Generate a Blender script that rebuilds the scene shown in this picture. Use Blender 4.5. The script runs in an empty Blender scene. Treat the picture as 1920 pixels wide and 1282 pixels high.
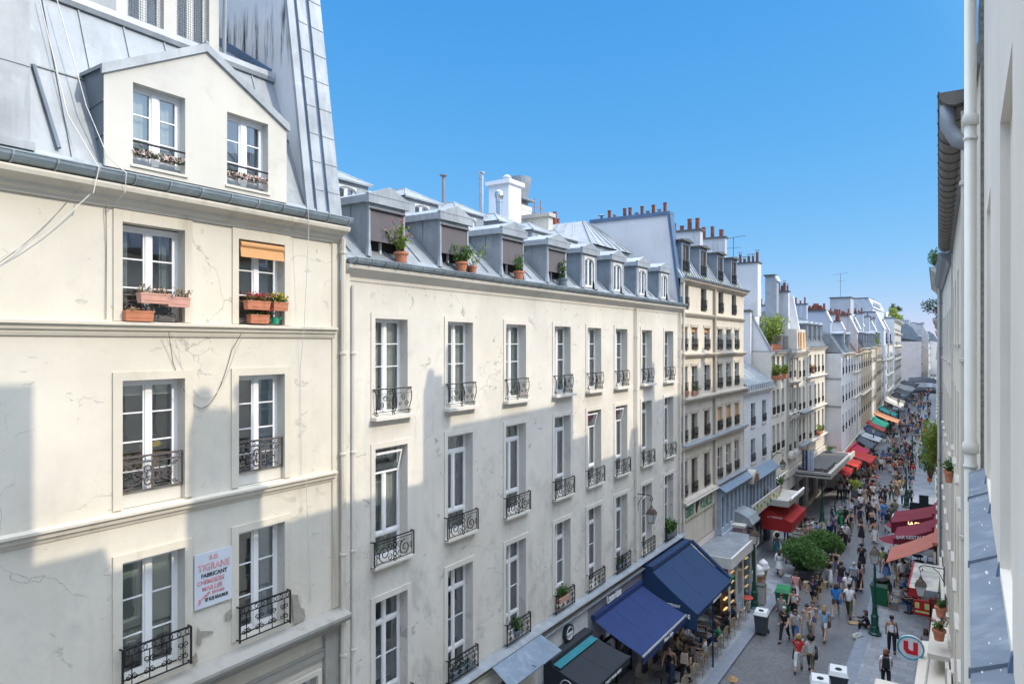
import bpy, bmesh, math, random
from mathutils import Vector, Matrix
R=math.radians; PI=math.pi
random.seed(7)
sc=bpy.context.scene
# ---------------------------------------------------------------- camera, sky, sun, exposure
cd=bpy.data.cameras.new('camera'); cam=bpy.data.objects.new('camera',cd); sc.collection.objects.link(cam)
cd.sensor_width=36; cd.lens=24; cd.clip_end=3000; cd.clip_start=.05; cd.shift_y=4/1920
cam.location=(0,0,14); cam.rotation_euler=(R(90),0,math.atan(853/1280)); sc.camera=cam
SUN=Vector((1,.27,.78)).normalized()
ELEV=math.asin(SUN.z); AZ=math.atan2(SUN.x,SUN.y)
w=bpy.data.worlds.new("World"); sc.world=w; w.use_nodes=True
nt=w.node_tree; bg=nt.nodes['Background']
sky=nt.nodes.new('ShaderNodeTexSky'); sky.sky_type='NISHITA'; sky.sun_disc=False
sky.sun_elevation=ELEV; sky.sun_rotation=AZ; sky.altitude=0; sky.air_density=1.0; sky.dust_density=0; sky.ozone_density=6
# summer-afternoon grade of the sky colour: deeper blue, flatter towards the horizon
sp=nt.nodes.new('ShaderNodeSeparateColor'); cb=nt.nodes.new('ShaderNodeCombineColor'); nt.links.new(sky.outputs[0],sp.inputs[0])
for i,(g,k) in enumerate(((1.1,.74),(.50,.783),(.25,1.117))):
    last=sp.outputs[i]
    for op,v in (('MULTIPLY',.191),('POWER',g),('MULTIPLY',k/.191)):
        q=nt.nodes.new('ShaderNodeMath'); q.operation=op; q.inputs[1].default_value=v; nt.links.new(last,q.inputs[0]); last=q.outputs[0]
    nt.links.new(last,cb.inputs[i])
# broad pale glow added around the sun to brighten the shaded street
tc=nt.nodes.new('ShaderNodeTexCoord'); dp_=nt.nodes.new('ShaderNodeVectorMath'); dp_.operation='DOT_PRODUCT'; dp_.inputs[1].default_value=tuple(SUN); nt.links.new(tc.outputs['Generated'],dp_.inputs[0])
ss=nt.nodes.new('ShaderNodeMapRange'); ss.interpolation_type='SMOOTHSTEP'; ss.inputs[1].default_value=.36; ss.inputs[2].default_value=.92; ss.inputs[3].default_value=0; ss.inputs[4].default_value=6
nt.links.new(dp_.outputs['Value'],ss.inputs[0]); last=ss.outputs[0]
# extra sky brightness added overhead, out of view, as fill for the shade
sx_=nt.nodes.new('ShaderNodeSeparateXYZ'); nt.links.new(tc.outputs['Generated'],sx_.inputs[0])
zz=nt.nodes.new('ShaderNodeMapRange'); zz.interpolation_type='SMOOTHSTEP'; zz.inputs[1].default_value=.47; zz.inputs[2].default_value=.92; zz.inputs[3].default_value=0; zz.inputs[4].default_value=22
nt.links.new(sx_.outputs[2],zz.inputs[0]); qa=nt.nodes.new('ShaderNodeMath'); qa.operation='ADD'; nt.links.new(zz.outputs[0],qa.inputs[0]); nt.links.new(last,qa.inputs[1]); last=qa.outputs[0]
sky_fill=nt.nodes.new('ShaderNodeVectorMath'); sky_fill.operation='SCALE'; sky_fill.inputs[0].default_value=(.92,.955,1.0); nt.links.new(last,sky_fill.inputs['Scale'])
ad=nt.nodes.new('ShaderNodeVectorMath'); ad.operation='ADD'; nt.links.new(cb.outputs[0],ad.inputs[0]); nt.links.new(sky_fill.outputs[0],ad.inputs[1])
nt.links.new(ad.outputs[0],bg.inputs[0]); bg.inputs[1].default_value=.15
sd=bpy.data.lights.new('sun','SUN'); so=bpy.data.objects.new('sun',sd); sc.collection.objects.link(so)
sd.energy=2.9; sd.angle=R(.4); sd.color=(1,.88,.70)
so.rotation_euler=(-SUN).to_track_quat('-Z','Y').to_euler()
sc.view_settings.view_transform='Standard'; sc.view_settings.look='None'; sc.view_settings.gamma=1; sc.view_settings.exposure=.08
sc.cycles.max_bounces=7; sc.cycles.diffuse_bounces=4; sc.cycles.transparent_max_bounces=10; sc.cycles.caustics_reflective=False; sc.cycles.caustics_refractive=False
# ---------------------------------------------------------------- helpers
C=sc.collection
class MB:
    """collects geometry for one mesh; y is given in street metres and stored relative to oy"""
    def __init__(s,oy=0): s.v=[];s.f=[];s.m=[];s.oy=oy
    def add(s,vs,fs,mi=0):
        b=len(s.v); s.v+=[(x,y-s.oy,z) for x,y,z in vs]
        for f in fs: s.f.append([b+i for i in f]); s.m.append(mi)
        return s
    def quad(s,a,b,c,d,mi=0): return s.add([a,b,c,d],[(0,1,2,3)],mi)
    def box(s,x0,x1,y0,y1,z0,z1,mi=0):
        v=[(x,y,z) for x in(x0,x1) for y in(y0,y1) for z in(z0,z1)]
        return s.add(v,[(0,1,3,2),(4,6,7,5),(0,4,5,1),(2,3,7,6),(0,2,6,4),(1,5,7,3)],mi)
    def hexa(s,bot,top,mi=0):
        """four bottom points, four top points (same order)"""
        return s.add(list(bot)+list(top),[(3,2,1,0),(4,5,6,7),(0,1,5,4),(1,2,6,5),(2,3,7,6),(3,0,4,7)],mi)
    def prism(s,pts,ax,a0,a1,mi=0):
        """2-d outline extruded along ax: 'y' takes (x,z), 'x' takes (y,z), 'z' takes (x,y)"""
        def P(p,a): return (p[0],a,p[1]) if ax=='y' else ((a,p[0],p[1]) if ax=='x' else (p[0],p[1],a))
        n=len(pts); v=[P(p,a0) for p in pts]+[P(p,a1) for p in pts]
        f=[tuple(range(n))[::-1],tuple(range(n,2*n))]+[(i,(i+1)%n,n+(i+1)%n,n+i) for i in range(n)]
        return s.add(v,f,mi)
    def sweep(s,prof,y0,y1,mi=0): return s.prism(prof,'y',y0,y1,mi)
    def tube(s,pts,r,n=6,mi=0,closed=False):
        pts=[Vector(p) for p in pts]; N=len(pts); vs=[];fs=[]; up=None
        for i,p in enumerate(pts):
            if closed: t=pts[(i+1)%N]-pts[i-1]
            else: t=pts[min(i+1,N-1)]-pts[max(i-1,0)]
            if t.length<1e-9: t=Vector((0,0,1))
            t.normalize()
            if up is None:
                a=Vector((0,0,1)) if abs(t.z)<.9 else Vector((1,0,0)); u=t.cross(a).normalized()
            else:
                u=(up-t*up.dot(t)); u=u.normalized() if u.length>1e-6 else t.orthogonal().normalized()
            up=u; w_=t.cross(u); rr=r[i] if isinstance(r,(list,tuple)) else r
            for k in range(n):
                a=2*PI*(k+.5)/n; q=p+(u*math.cos(a)+w_*math.sin(a))*rr; vs.append(tuple(q))
        M=N if closed else N-1
        for i in range(M):
            for k in range(n): fs.append((i*n+k,i*n+(k+1)%n,((i+1)%N)*n+(k+1)%n,((i+1)%N)*n+k))
        if not closed: fs+= [tuple(range(n))[::-1],tuple((N-1)*n+k for k in range(n))]
        return s.add(vs,fs,mi)
    def lathe(s,prof,c=(0,0,0),n=16,mi=0,cap=True,sq=0):
        vs=[];fs=[];N=len(prof)
        for r,z in prof:
            for k in range(n):
                a=2*PI*(k+.5)/n; vs.append((c[0]+r*math.cos(a),c[1]+r*math.sin(a),c[2]+z))
        for i in range(N-1):
            for k in range(n): fs.append((i*n+k,i*n+(k+1)%n,(i+1)*n+(k+1)%n,(i+1)*n+k))
        if cap: fs+= [tuple(range(n))[::-1],tuple((N-1)*n+k for k in range(n))]
        return s.add(vs,fs,mi)
    def wall(s,y0,y1,z0,z1,holes,depth,x=0,mi=0,mr=None):
        """sheet at x with rectangular openings and their reveals"""
        mr=mi if mr is None else mr
        ys=sorted({y0,y1,*[h[0] for h in holes],*[h[1] for h in holes]}); ys=[a for a in ys if y0<=a<=y1]
        zs=sorted({z0,z1,*[h[2] for h in holes],*[h[3] for h in holes]}); zs=[a for a in zs if z0<=a<=z1]
        for i in range(len(ys)-1):
            for j in range(len(zs)-1):
                cy=(ys[i]+ys[i+1])/2; cz=(zs[j]+zs[j+1])/2
                if any(h[0]<cy<h[1] and h[2]<cz<h[3] for h in holes): continue
                s.quad((x,ys[i],zs[j]),(x,ys[i+1],zs[j]),(x,ys[i+1],zs[j+1]),(x,ys[i],zs[j+1]),mi)
        for a,b,c,d in holes:
            X=x-depth
            s.quad((x,a,c),(X,a,c),(X,a,d),(x,a,d),mr); s.quad((x,b,d),(X,b,d),(X,b,c),(x,b,c),mr)
            s.quad((x,a,d),(X,a,d),(X,b,d),(x,b,d),mr); s.quad((x,b,c),(X,b,c),(X,a,c),(x,a,c),mr)
        return s
    def ring(s,y0,y1,z0,z1,wy,wt,wb,x0,x1,mi=0):
        """flat frame round a rectangle: wy wide at the sides, wt on top, wb below"""
        s.box(x0,x1,y0-wy,y0,z0-wb,z1+wt,mi); s.box(x0,x1,y1,y1+wy,z0-wb,z1+wt,mi)
        s.box(x0,x1,y0,y1,z1,z1+wt,mi)
        if wb>0: s.box(x0,x1,y0,y1,z0-wb,z0,mi)
        return s
    def mesh(s,name,mats,smooth=False):
        me=bpy.data.meshes.new(name); me.from_pydata(s.v,[],s.f)
        for m in (mats if isinstance(mats,(list,tuple)) else [mats]): me.materials.append(m)
        me.polygons.foreach_set('material_index',s.m)
        if smooth: me.polygons.foreach_set('use_smooth',[True]*len(s.f))
        me.update(); return me
    def build(s,name,mats,parent=None,loc=(0,0,0),smooth=False,label=None):
        return obj(name,s.mesh(name,mats,smooth),parent,loc,label)
def obj(name,me,parent=None,loc=(0,0,0),label=None,rz=0,scale=None):
    o=bpy.data.objects.new(name,me); C.objects.link(o); o.location=loc
    if rz: o.rotation_euler=(0,0,rz)
    if scale: o.scale=scale
    if parent: o.parent=parent
    if label: o['label']=label
    return o
def tag(o,label,cat,group=None,kind=None):
    o['label']=label
    if cat: o['category']=cat
    if group: o['group']=group
    if kind: o['kind']=kind
    return o
def thing(name,label,cat,loc=(0,0,0),rz=0,group=None):
    o=bpy.data.objects.new(name,None); C.objects.link(o); o.empty_display_size=.2
    o.location=loc; o.rotation_euler=(0,0,rz); return tag(o,label,cat,group)
def copy_tree(o,parent=None):
    c=o.copy(); C.objects.link(c)
    if parent: c.parent=parent
    for ch in o.children: copy_tree(ch,c)
    return c
def structure(o,label=None):
    o['kind']='structure'
    if label: o['label']=label
    return o
def text_mesh(txt,size,depth,mat,font_scale_x=1.0,align='LEFT',bold=0.0,shear=0.0):
    cu=bpy.data.curves.new('t','FONT'); cu.body=txt; cu.size=size; cu.extrude=depth; cu.align_x=align; cu.offset=bold; cu.shear=shear; cu.resolution_u=3
    o=bpy.data.objects.new('t',cu); C.objects.link(o); dg=bpy.context.evaluated_depsgraph_get(); dg.update()
    me=bpy.data.meshes.new_from_object(o.evaluated_get(dg)); bpy.data.objects.remove(o)
    for v in me.vertices: v.co.x*=font_scale_x
    me.materials.clear(); me.materials.append(mat); return me
# lettering lying on a plane: right = reading direction, up = letter height, both in the parent's frame
def letters(txt,size,mat,parent,loc,right,up,name='lettering',sx=1.0,depth=.006,align='LEFT',bold=0.0,shear=0.0,label=None):
    me=text_mesh(txt,size,depth,mat,sx,align,bold,shear); r=Vector(right).normalized(); u=Vector(up).normalized(); n=r.cross(u)
    M=Matrix((r,u,n)).transposed()
    for v in me.vertices: v.co=M@v.co
    return obj(name,me,parent,loc,label)
# ---------------------------------------------------------------- materials
MATS={}
def newmat(name):
    m=bpy.data.materials.new(name); m.use_nodes=True; n=m.node_tree; b=n.nodes['Principled BSDF']; return m,n,b
def nd(n,t,**k):
    x=n.nodes.new('ShaderNode'+t)
    for a,b in k.items():
        if a=='_in':
            for i,v in b.items(): x.inputs[i].default_value=v
        else: setattr(x,a,b)
    return x
def mapr(n,src,f0,f1,t0=0,t1=1):
    x=nd(n,'MapRange'); x.inputs[1].default_value=f0;x.inputs[2].default_value=f1;x.inputs[3].default_value=t0;x.inputs[4].default_value=t1
    n.links.new(src,x.inputs[0]); return x.outputs[0]
def math_(n,op,a,b=None):
    x=nd(n,'Math',operation=op)
    for i,v in enumerate((a,b)):
        if v is None: continue
        if isinstance(v,(int,float)): x.inputs[i].default_value=v
        else: n.links.new(v,x.inputs[i])
    return x.outputs[0]
def mixc(n,f,a,b,mode='MIX'):
    x=nd(n,'Mix',data_type='RGBA',blend_type=mode)
    if isinstance(f,(int,float)): x.inputs[0].default_value=f
    else: n.links.new(f,x.inputs[0])
    for i,v in ((6,a),(7,b)):
        if isinstance(v,tuple): x.inputs[i].default_value=(*v,1)[:4]
        else: n.links.new(v,x.inputs[i])
    return x.outputs[2]
def noise(n,scale,detail=3,rough=.5,vec=None,sc3=None,dist=0):
    x=nd(n,'TexNoise'); x.inputs['Scale'].default_value=scale; x.inputs['Detail'].default_value=detail; x.inputs['Roughness'].default_value=rough; x.inputs['Distortion'].default_value=dist
    v=vec or geo(n)
    if sc3:
        m=nd(n,'Mapping'); m.inputs['Scale'].default_value=sc3; n.links.new(v,m.inputs[0]); v=m.outputs[0]
    n.links.new(v,x.inputs['Vector']); return x.outputs[0]
def geo(n):
    g=n.nodes.get('geo')
    if not g: g=nd(n,'NewGeometry'); g.name='geo'
    return g.outputs['Position']
def bump(n,b,h,st=.3,d=.02):
    x=nd(n,'Bump'); x.inputs['Strength'].default_value=st; x.inputs['Distance'].default_value=d
    n.links.new(h,x.inputs['Height']); n.links.new(x.outputs[0],b.inputs['Normal'])
def flat(name,col,rough=.7,metal=0,var=.12,vs=3,spec=.5,bmp=0):
    if name in MATS: return MATS[name]
    m,n,b=newmat(name); b.inputs['Roughness'].default_value=rough; b.inputs['Metallic'].default_value=metal
    b.inputs['Specular IOR Level'].default_value=spec
    f=noise(n,vs,4,.6); c=mixc(n,mapr(n,f,.3,.7),tuple(v*(1-var) for v in col),tuple(min(1,v*(1+var)) for v in col))
    n.links.new(c,b.inputs['Base Color'])
    if bmp: bump(n,b,noise(n,vs*12,3),bmp,.01)
    MATS[name]=m; return m
def plaster(name,col,stain=.3,grey=(.42,.42,.41),cracks=.0,peel=.0,dirt=.0,bmp=.15,low=None,streak=None):
    """old lime plaster: cloudy tone, rain streaks, hairline cracks, patches fallen off"""
    if name in MATS: return MATS[name]
    m,n,b=newmat(name); b.inputs['Roughness'].default_value=.85; b.inputs['Specular IOR Level'].default_value=.25
    a=noise(n,.55,5,.6); c=mixc(n,mapr(n,a,.35,.7),tuple(v*.88 for v in col),tuple(min(1,v*1.04) for v in col))
    warm=noise(n,.23,3,.5); c=mixc(n,mapr(n,warm,.45,.75,0,.35),c,tuple(v*k for v,k in zip(col,(.93,.86,.74))))
    st=noise(n,1.0,4,.65,sc3=(2.6,2.6,.22)); st2=noise(n,.3,2,.5)
    f=math_(n,'MULTIPLY',mapr(n,st,.52,.78),mapr(n,st2,.42,.68)); f=math_(n,'MULTIPLY',f,stain)
    c=mixc(n,f,c,grey)
    if streak:
        q=mapr(n,noise(n,1.0,5,.7,sc3=(4.5,4.5,.3)),.5,.62); g=nd(n,'SeparateXYZ'); n.links.new(geo(n),g.inputs[0])
        f2=math_(n,'MULTIPLY',mapr(n,g.outputs[2],streak[0],streak[0]+.5),mapr(n,g.outputs[2],streak[1]-.6,streak[1],1,0)); c=mixc(n,math_(n,'MULTIPLY',q,f2),c,(.035,.035,.03))
    # grime blotches of several sizes
    gb=math_(n,'MULTIPLY',mapr(n,noise(n,2.3,6,.7,dist=.4),.54,.72),mapr(n,noise(n,.4,2,.5),.4,.6)); c=mixc(n,math_(n,'MULTIPLY',gb,.22+stain*.3),c,tuple(v*.62 for v in col))
    if dirt:
        d=noise(n,.8,6,.7,dist=.6); d2=mapr(n,d,.5,.66); g=nd(n,'SeparateXYZ'); n.links.new(geo(n),g.inputs[0])
        hh=mapr(n,g.outputs[2],low[0],low[1],1,0) if low else 1.0
        c=mixc(n,math_(n,'MULTIPLY',math_(n,'MULTIPLY',d2,hh),dirt),c,tuple(v*.55 for v in (.52,.52,.52)))
    if cracks:
        dv=nd(n,'Mix',data_type='VECTOR'); nz=nd(n,'TexNoise'); nz.inputs['Scale'].default_value=1.3; nz.inputs['Detail'].default_value=6; n.links.new(geo(n),nz.inputs['Vector'])
        va=nd(n,'VectorMath',operation='MULTIPLY_ADD'); n.links.new(nz.outputs['Color'],va.inputs[0]); va.inputs[1].default_value=(1.1,1.1,1.1); n.links.new(geo(n),va.inputs[2])
        vo=nd(n,'TexVoronoi',feature='DISTANCE_TO_EDGE'); vo.inputs['Scale'].default_value=.55; n.links.new(va.outputs[0],vo.inputs['Vector'])
        ln=mapr(n,vo.outputs['Distance'],.0015,.006,1,0); mk=mapr(n,noise(n,.35,2,.5),.54,.6)
        k=math_(n,'MULTIPLY',math_(n,'MULTIPLY',ln,mk),cracks); c=mixc(n,k,c,(.12,.11,.10))
    if peel:
        p=noise(n,2.1,5,.62,sc3=(1,.75,1.25),dist=1.2); pm=mapr(n,p,.64,.65); pm2=mapr(n,noise(n,.5,2,.5),.42,.5)
        e=mapr(n,p,.635,.65); pk=math_(n,'MULTIPLY',math_(n,'MULTIPLY',e,pm2),peel)
        tex=mixc(n,noise(n,30,3),(.30,.28,.25),(.55,.53,.49)); c=mixc(n,pk,c,tex)
        bump(n,b,math_(n,'ADD',math_(n,'MULTIPLY',pk,-.9),math_(n,'MULTIPLY',noise(n,7,5,.65),.35)),.5,.02)
    elif bmp: bump(n,b,noise(n,7,5,.65),bmp,.015)
    n.links.new(c,b.inputs['Base Color']); MATS[name]=m; return m
def zinc(name,col=(.36,.40,.44),rough=.5,metal=.25,stain=.3):
    if name in MATS: return MATS[name]
    m,n,b=newmat(name); b.inputs['Metallic'].default_value=metal
    a=noise(n,1.4,5,.6); c=mixc(n,mapr(n,a,.3,.7),tuple(v*.8 for v in col),tuple(min(1,v*1.15) for v in col))
    s=noise(n,1.5,4,.6,sc3=(3,3,.35)); c=mixc(n,mapr(n,s,.5,.8,0,stain),c,(.50,.54,.58))
    s2=noise(n,9,3,.6,sc3=(1,1,.2)); c=mixc(n,mapr(n,s2,.55,.85,0,.45),c,tuple(v*.55 for v in col)); s3=noise(n,.9,6,.7,dist=.8); c=mixc(n,mapr(n,s3,.56,.62,0,.28),c,tuple(min(1,v*1.55) for v in col))
    n.links.new(c,b.inputs['Base Color']); n.links.new(mapr(n,a,.2,.8,rough-.08,rough+.12),b.inputs['Roughness'])
    bump(n,b,noise(n,1.7,3,.5),.25,.03); MATS[name]=m; return m
def glass(name,tint=(1,1,1),refl=.0):
    if name in MATS: return MATS[name]
    m=bpy.data.materials.new(name); m.use_nodes=True; n=m.node_tree; n.nodes.remove(n.nodes['Principled BSDF']); out=n.nodes['Material Output']
    t=nd(n,'BsdfTransparent'); t.inputs[0].default_value=(*tint,1); g=nd(n,'BsdfGlossy'); g.inputs['Roughness'].default_value=.015; g.inputs[0].default_value=(.9,.95,1,1)
    fr=nd(n,'Fresnel'); fr.inputs[0].default_value=1.5; f=math_(n,'MINIMUM',math_(n,'ADD',math_(n,'MULTIPLY',fr.outputs[0],1.9),refl),1.0)
    wv=noise(n,1.6,2,.5); bp=nd(n,'Bump'); bp.inputs['Strength'].default_value=.03; bp.inputs['Distance'].default_value=.05; n.links.new(wv,bp.inputs['Height']); n.links.new(bp.outputs[0],g.inputs['Normal'])
    mx=nd(n,'MixShader'); n.links.new(f,mx.inputs[0]); n.links.new(t.outputs[0],mx.inputs[1]); n.links.new(g.outputs[0],mx.inputs[2]); n.links.new(mx.outputs[0],out.inputs[0])
    MATS[name]=m; return m
def leaf(name,c1,c2,c3=None):
    if name in MATS: return MATS[name]
    m,n,b=newmat(name); b.inputs['Roughness'].default_value=.55; b.inputs['Specular IOR Level'].default_value=.3
    oi=nd(n,'NewGeometry'); c=mixc(n,oi.outputs['Random Per Island'],c1,c2)
    if c3: c=mixc(n,mapr(n,noise(n,3,2),.5,.62),c,c3)
    n.links.new(c,b.inputs['Base Color'])
    tr=nd(n,'BsdfTranslucent'); n.links.new(c,tr.inputs[0]); mx=nd(n,'MixShader'); mx.inputs[0].default_value=.3
    out=n.nodes['Material Output']; n.links.new(b.outputs[0],mx.inputs[1]); n.links.new(tr.outputs[0],mx.inputs[2]); n.links.new(mx.outputs[0],out.inputs[0])
    MATS[name]=m; return m
def emit(name,col,st):
    if name in MATS: return MATS[name]
    m,n,b=newmat(name); b.inputs['Base Color'].default_value=(*col,1); b.inputs['Emission Color'].default_value=(*col,1); b.inputs['Emission Strength'].default_value=st
    MATS[name]=m; return m
M_WHITE=flat('white_paint',(.82,.83,.84),.35,var=.03)
M_OLDWHITE=flat('aged_white_paint',(.70,.69,.66),.5,var=.08)
M_BROWN=flat('brown_wood',(.16,.085,.05),.6)
M_GREYW=flat('grey_paint',(.33,.35,.37),.5)
M_IRON=flat('black_iron',(.02,.02,.022),.45,.3)
M_IRONR=flat('weathered_iron',(.10,.085,.08),.7,.1,var=.35,vs=30)
M_ZINC=zinc('zinc',(.27,.295,.32)); M_ZINCL=zinc('light_zinc',(.33,.355,.38),.42,.15,.5); M_ZINCD=zinc('blue_zinc',(.20,.235,.275),.5,.2,.2); M_ZINCB=zinc('gutter_zinc',(.26,.32,.36),.45,.3,.3)
M_SLATE=zinc('slate',(.10,.12,.17),.45,0,.1)
M_GLASS=glass('window_glass',(.92,.97,.95),.15)
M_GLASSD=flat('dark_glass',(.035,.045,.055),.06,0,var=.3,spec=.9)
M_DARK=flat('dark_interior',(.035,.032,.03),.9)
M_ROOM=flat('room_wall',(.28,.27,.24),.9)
M_CURT=flat('sheer_curtain',(.66,.69,.66),.9,var=.1,vs=6)
M_CURTG=flat('green_grey_curtain',(.42,.50,.46),.9,var=.1,vs=6)
M_CURTB=flat('blue_curtain',(.40,.44,.50),.9,var=.15,vs=6)
M_BLIND=flat('pale_blind',(.50,.58,.55),.8,var=.04)
M_TERRA=flat('terracotta',(.52,.20,.11),.8,var=.15,vs=8)
M_TERRAP=flat('pink_terracotta',(.60,.33,.26),.8,var=.1,vs=8)
M_POT=flat('clay_chimney_pot',(.20,.065,.045),.85,var=.3,vs=6)
M_ORANGE=flat('orange_blind',(.62,.33,.14),.8,var=.05)
M_GREYSCREEN=flat('grey_screen',(.125,.115,.125),.85,var=.05)
M_STONE=plaster('grey_stone',(.50,.48,.44),.6,(.2,.2,.19))
M_STONEL=plaster('pale_stone',(.62,.59,.52),.5,(.25,.24,.22))
M_LEAD=zinc('flashing_blue',(.10,.16,.26),.5,.1,.1)
M_SOOT=flat('soot_stone',(.10,.10,.10),.9)
M_LEAFG=leaf('green_leaves',(.05,.12,.025),(.12,.22,.05))
M_LEAFY=leaf('yellow_green_leaves',(.16,.24,.04),(.30,.36,.07))
M_LEAFD=leaf('dark_leaves',(.02,.055,.02),(.05,.10,.03))
M_PINK=leaf('pink_petals',(.60,.16,.22),(.75,.35,.38))
M_RED=leaf('red_petals',(.45,.02,.05),(.6,.1,.1))
M_YEL=leaf('yellow_petals',(.65,.45,.04),(.7,.55,.1))
# ---------------------------------------------------------------- windows, railings, plants: meshes made once, shared by copies
CACHE={}
def cached(key,fn):
    if key not in CACHE: CACHE[key]=fn()
    return CACHE[key]
def win_frame(w,h,bands,mat,fw=.055,stile=.10,mun=.024,dep=.05):
    """bands bottom to top: (height share, leaves, panes high); origin bottom centre, front face at x=0"""
    def f():
        m=MB(); m.ring(-w/2+fw,w/2-fw,fw,h-fw,fw,fw,fw,-dep,0)
        zz=fw; H_=h-2*fw; tot=sum(b[0] for b in bands)
        for i,(sh,cols,rows) in enumerate(bands):
            z0=zz; z1=zz+H_*sh/tot; zz=z1
            if i<len(bands)-1: m.box(-dep+.004,.012,-w/2+fw,w/2-fw,z1-.035,z1+.035)
            a,b=-w/2+fw,w/2-fw; lo=z0+(.035 if i>0 else 0); hi=z1-(.035 if i<len(bands)-1 else 0)
            if cols==2: m.box(-dep+.004,.016,-stile/2,stile/2,lo,hi)
            segs=[(a,-stile/2),(stile/2,b)] if cols==2 else [(a,b)]
            for s0,s1 in segs:
                m.box(-.04,-.004,s0,s0+.032,lo,hi); m.box(-.04,-.004,s1-.032,s1,lo,hi)
                m.box(-.042,-.006,s0+.032,s1-.032,lo,lo+.04); m.box(-.042,-.006,s0+.032,s1-.032,hi-.034,hi)
                for r in range(1,rows):
                    z=lo+(hi-lo)*r/rows; m.box(-.036,-.008,s0+.032,s1-.032,z-mun/2,z+mun/2)
        return m.mesh('window',mat)
    return cached(('wf',w,h,tuple(bands),mat.name,fw,stile),f)
def pane_mesh(w,h,k=0):
    def f():
        rr=random.Random(k); m=MB()
        for s in(-1,1):
            t=rr.uniform(-.012,.012); u=rr.uniform(-.012,.012); a,b=sorted((s*.02,s*(w/2-.03)))
            m.quad((-.03+t,a,.05),(-.03-t,b,.05),(-.03-t+u,b,h-.05),(-.03+t+u,a,h-.05))
        return m.mesh('pane',M_GLASS)
    return cached(('pane',w,h,k),f)
def curtain_mesh(w,h,cover,k,mat,s):
    """one wavy curtain; cover = share of its half of the window"""
    def f():
        rr=random.Random(k+7*s); m=MB(); n=14; c=cover*w/2; pts=[]
        for i in range(n+1): pts.append((-.13+.018*math.sin(i*1.7+rr.random()),s*(w/2-.02-c*i/n)))
        for (x0,y0),(x1,y1) in zip(pts,pts[1:]): m.quad((x0,y0,.02),(x1,y1,.02),(x1,y1,h-.05),(x0,y0,h-.05))
        return m.mesh('curtain',mat)
    return cached(('cur',w,h,cover,k,mat.name,s),f)
def blind_mesh(w,h,drop,mat,x=-.1):
    def f():
        m=MB(); m.box(x-.006,x,-w/2+.04,w/2-.04,h*(1-drop),h-.02); m.box(x-.02,x+.012,-w/2+.04,w/2-.04,h*(1-drop)-.02,h*(1-drop)); return m.mesh('blind',mat)
    return cached(('bl',w,h,drop,mat.name,x),f)
def spiral(m,cy,cz,r0,r1,turns,a0,d,x=0,r=.009,n=4,mi=0,stepn=12):
    N=max(6,int(abs(turns)*stepn)); pts=[]
    for i in range(N+1):
        t=i/N; a=a0+d*turns*2*PI*t; rr=r0+(r1-r0)*t; pts.append((x,cy+rr*math.cos(a),cz+rr*math.sin(a)))
    m.tube(pts,r,n,mi)
def circle(m,cy,cz,ry,rz,x=0,r=.009,n=4,k=12): m.tube([(x,cy+ry*math.cos(2*PI*i/k),cz+rz*math.sin(2*PI*i/k)) for i in range(k)],r,n,closed=True)
def bar(m,a,b,r=.011,n=4): m.tube([a,b],r,n)
def rail_rosette(w,h,mat):
    def f():
        m=MB(); a=w/2; x=.06
        m.box(x-.02,x+.02,-a,a,h-.015,h+.015); m.box(x-.012,x+.012,-a,a,h-.11,h-.09); m.box(x-.012,x+.012,-a,a,.02,.04)
        for s in(-1,1):
            m.box(x-.014,x+.014,s*a-.014,s*a+.014,0,h-.015); m.box(0,x-.014,s*a-.01,s*a+.01,h-.015,h+.01); m.box(0,x-.014,s*a-.01,s*a+.01,.02,.04)
            for t in(-1,1):
                zc=.04+(h-.15)/2; e=(h-.15)/2
                bar(m,(x,s*(a-.03),zc+t*(e-.01)),(x,s*.12,zc+t*.05),.009)
                spiral(m,s*.075,zc+t*.11,.085,.02,1.2,PI/2*(1-s)+PI/2*t,s*t,x,.012)
                spiral(m,s*(a-.14),zc+t*(e-.07),.05,.015,1.1,0,s*t,x,.008)
                spiral(m,s*.20,zc+t*.06,.055,.015,1.1,PI*(s<0),-s*t,x,.009)
                circle(m,s*.30,zc+t*.04,.03,.03,x,.008,4,8)
            circle(m,s*.055,zc,.05,.08,x,.013)
            m.lathe([(.0,-.02),(.02,-.01),(.02,.01),(0,.02)],(x,s*(a-.2),zc),6,cap=False)
        for i in range(7): circle(m,-a+w*(i+.5)/7,h-.05,.03,.03,x,.007,4,8)
        m.box(x-.01,x+.01,-.02,.02,.04,h-.11)
        return m.mesh('railing',mat)
    return cached(('rr',w,h,mat.name),f)
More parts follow.
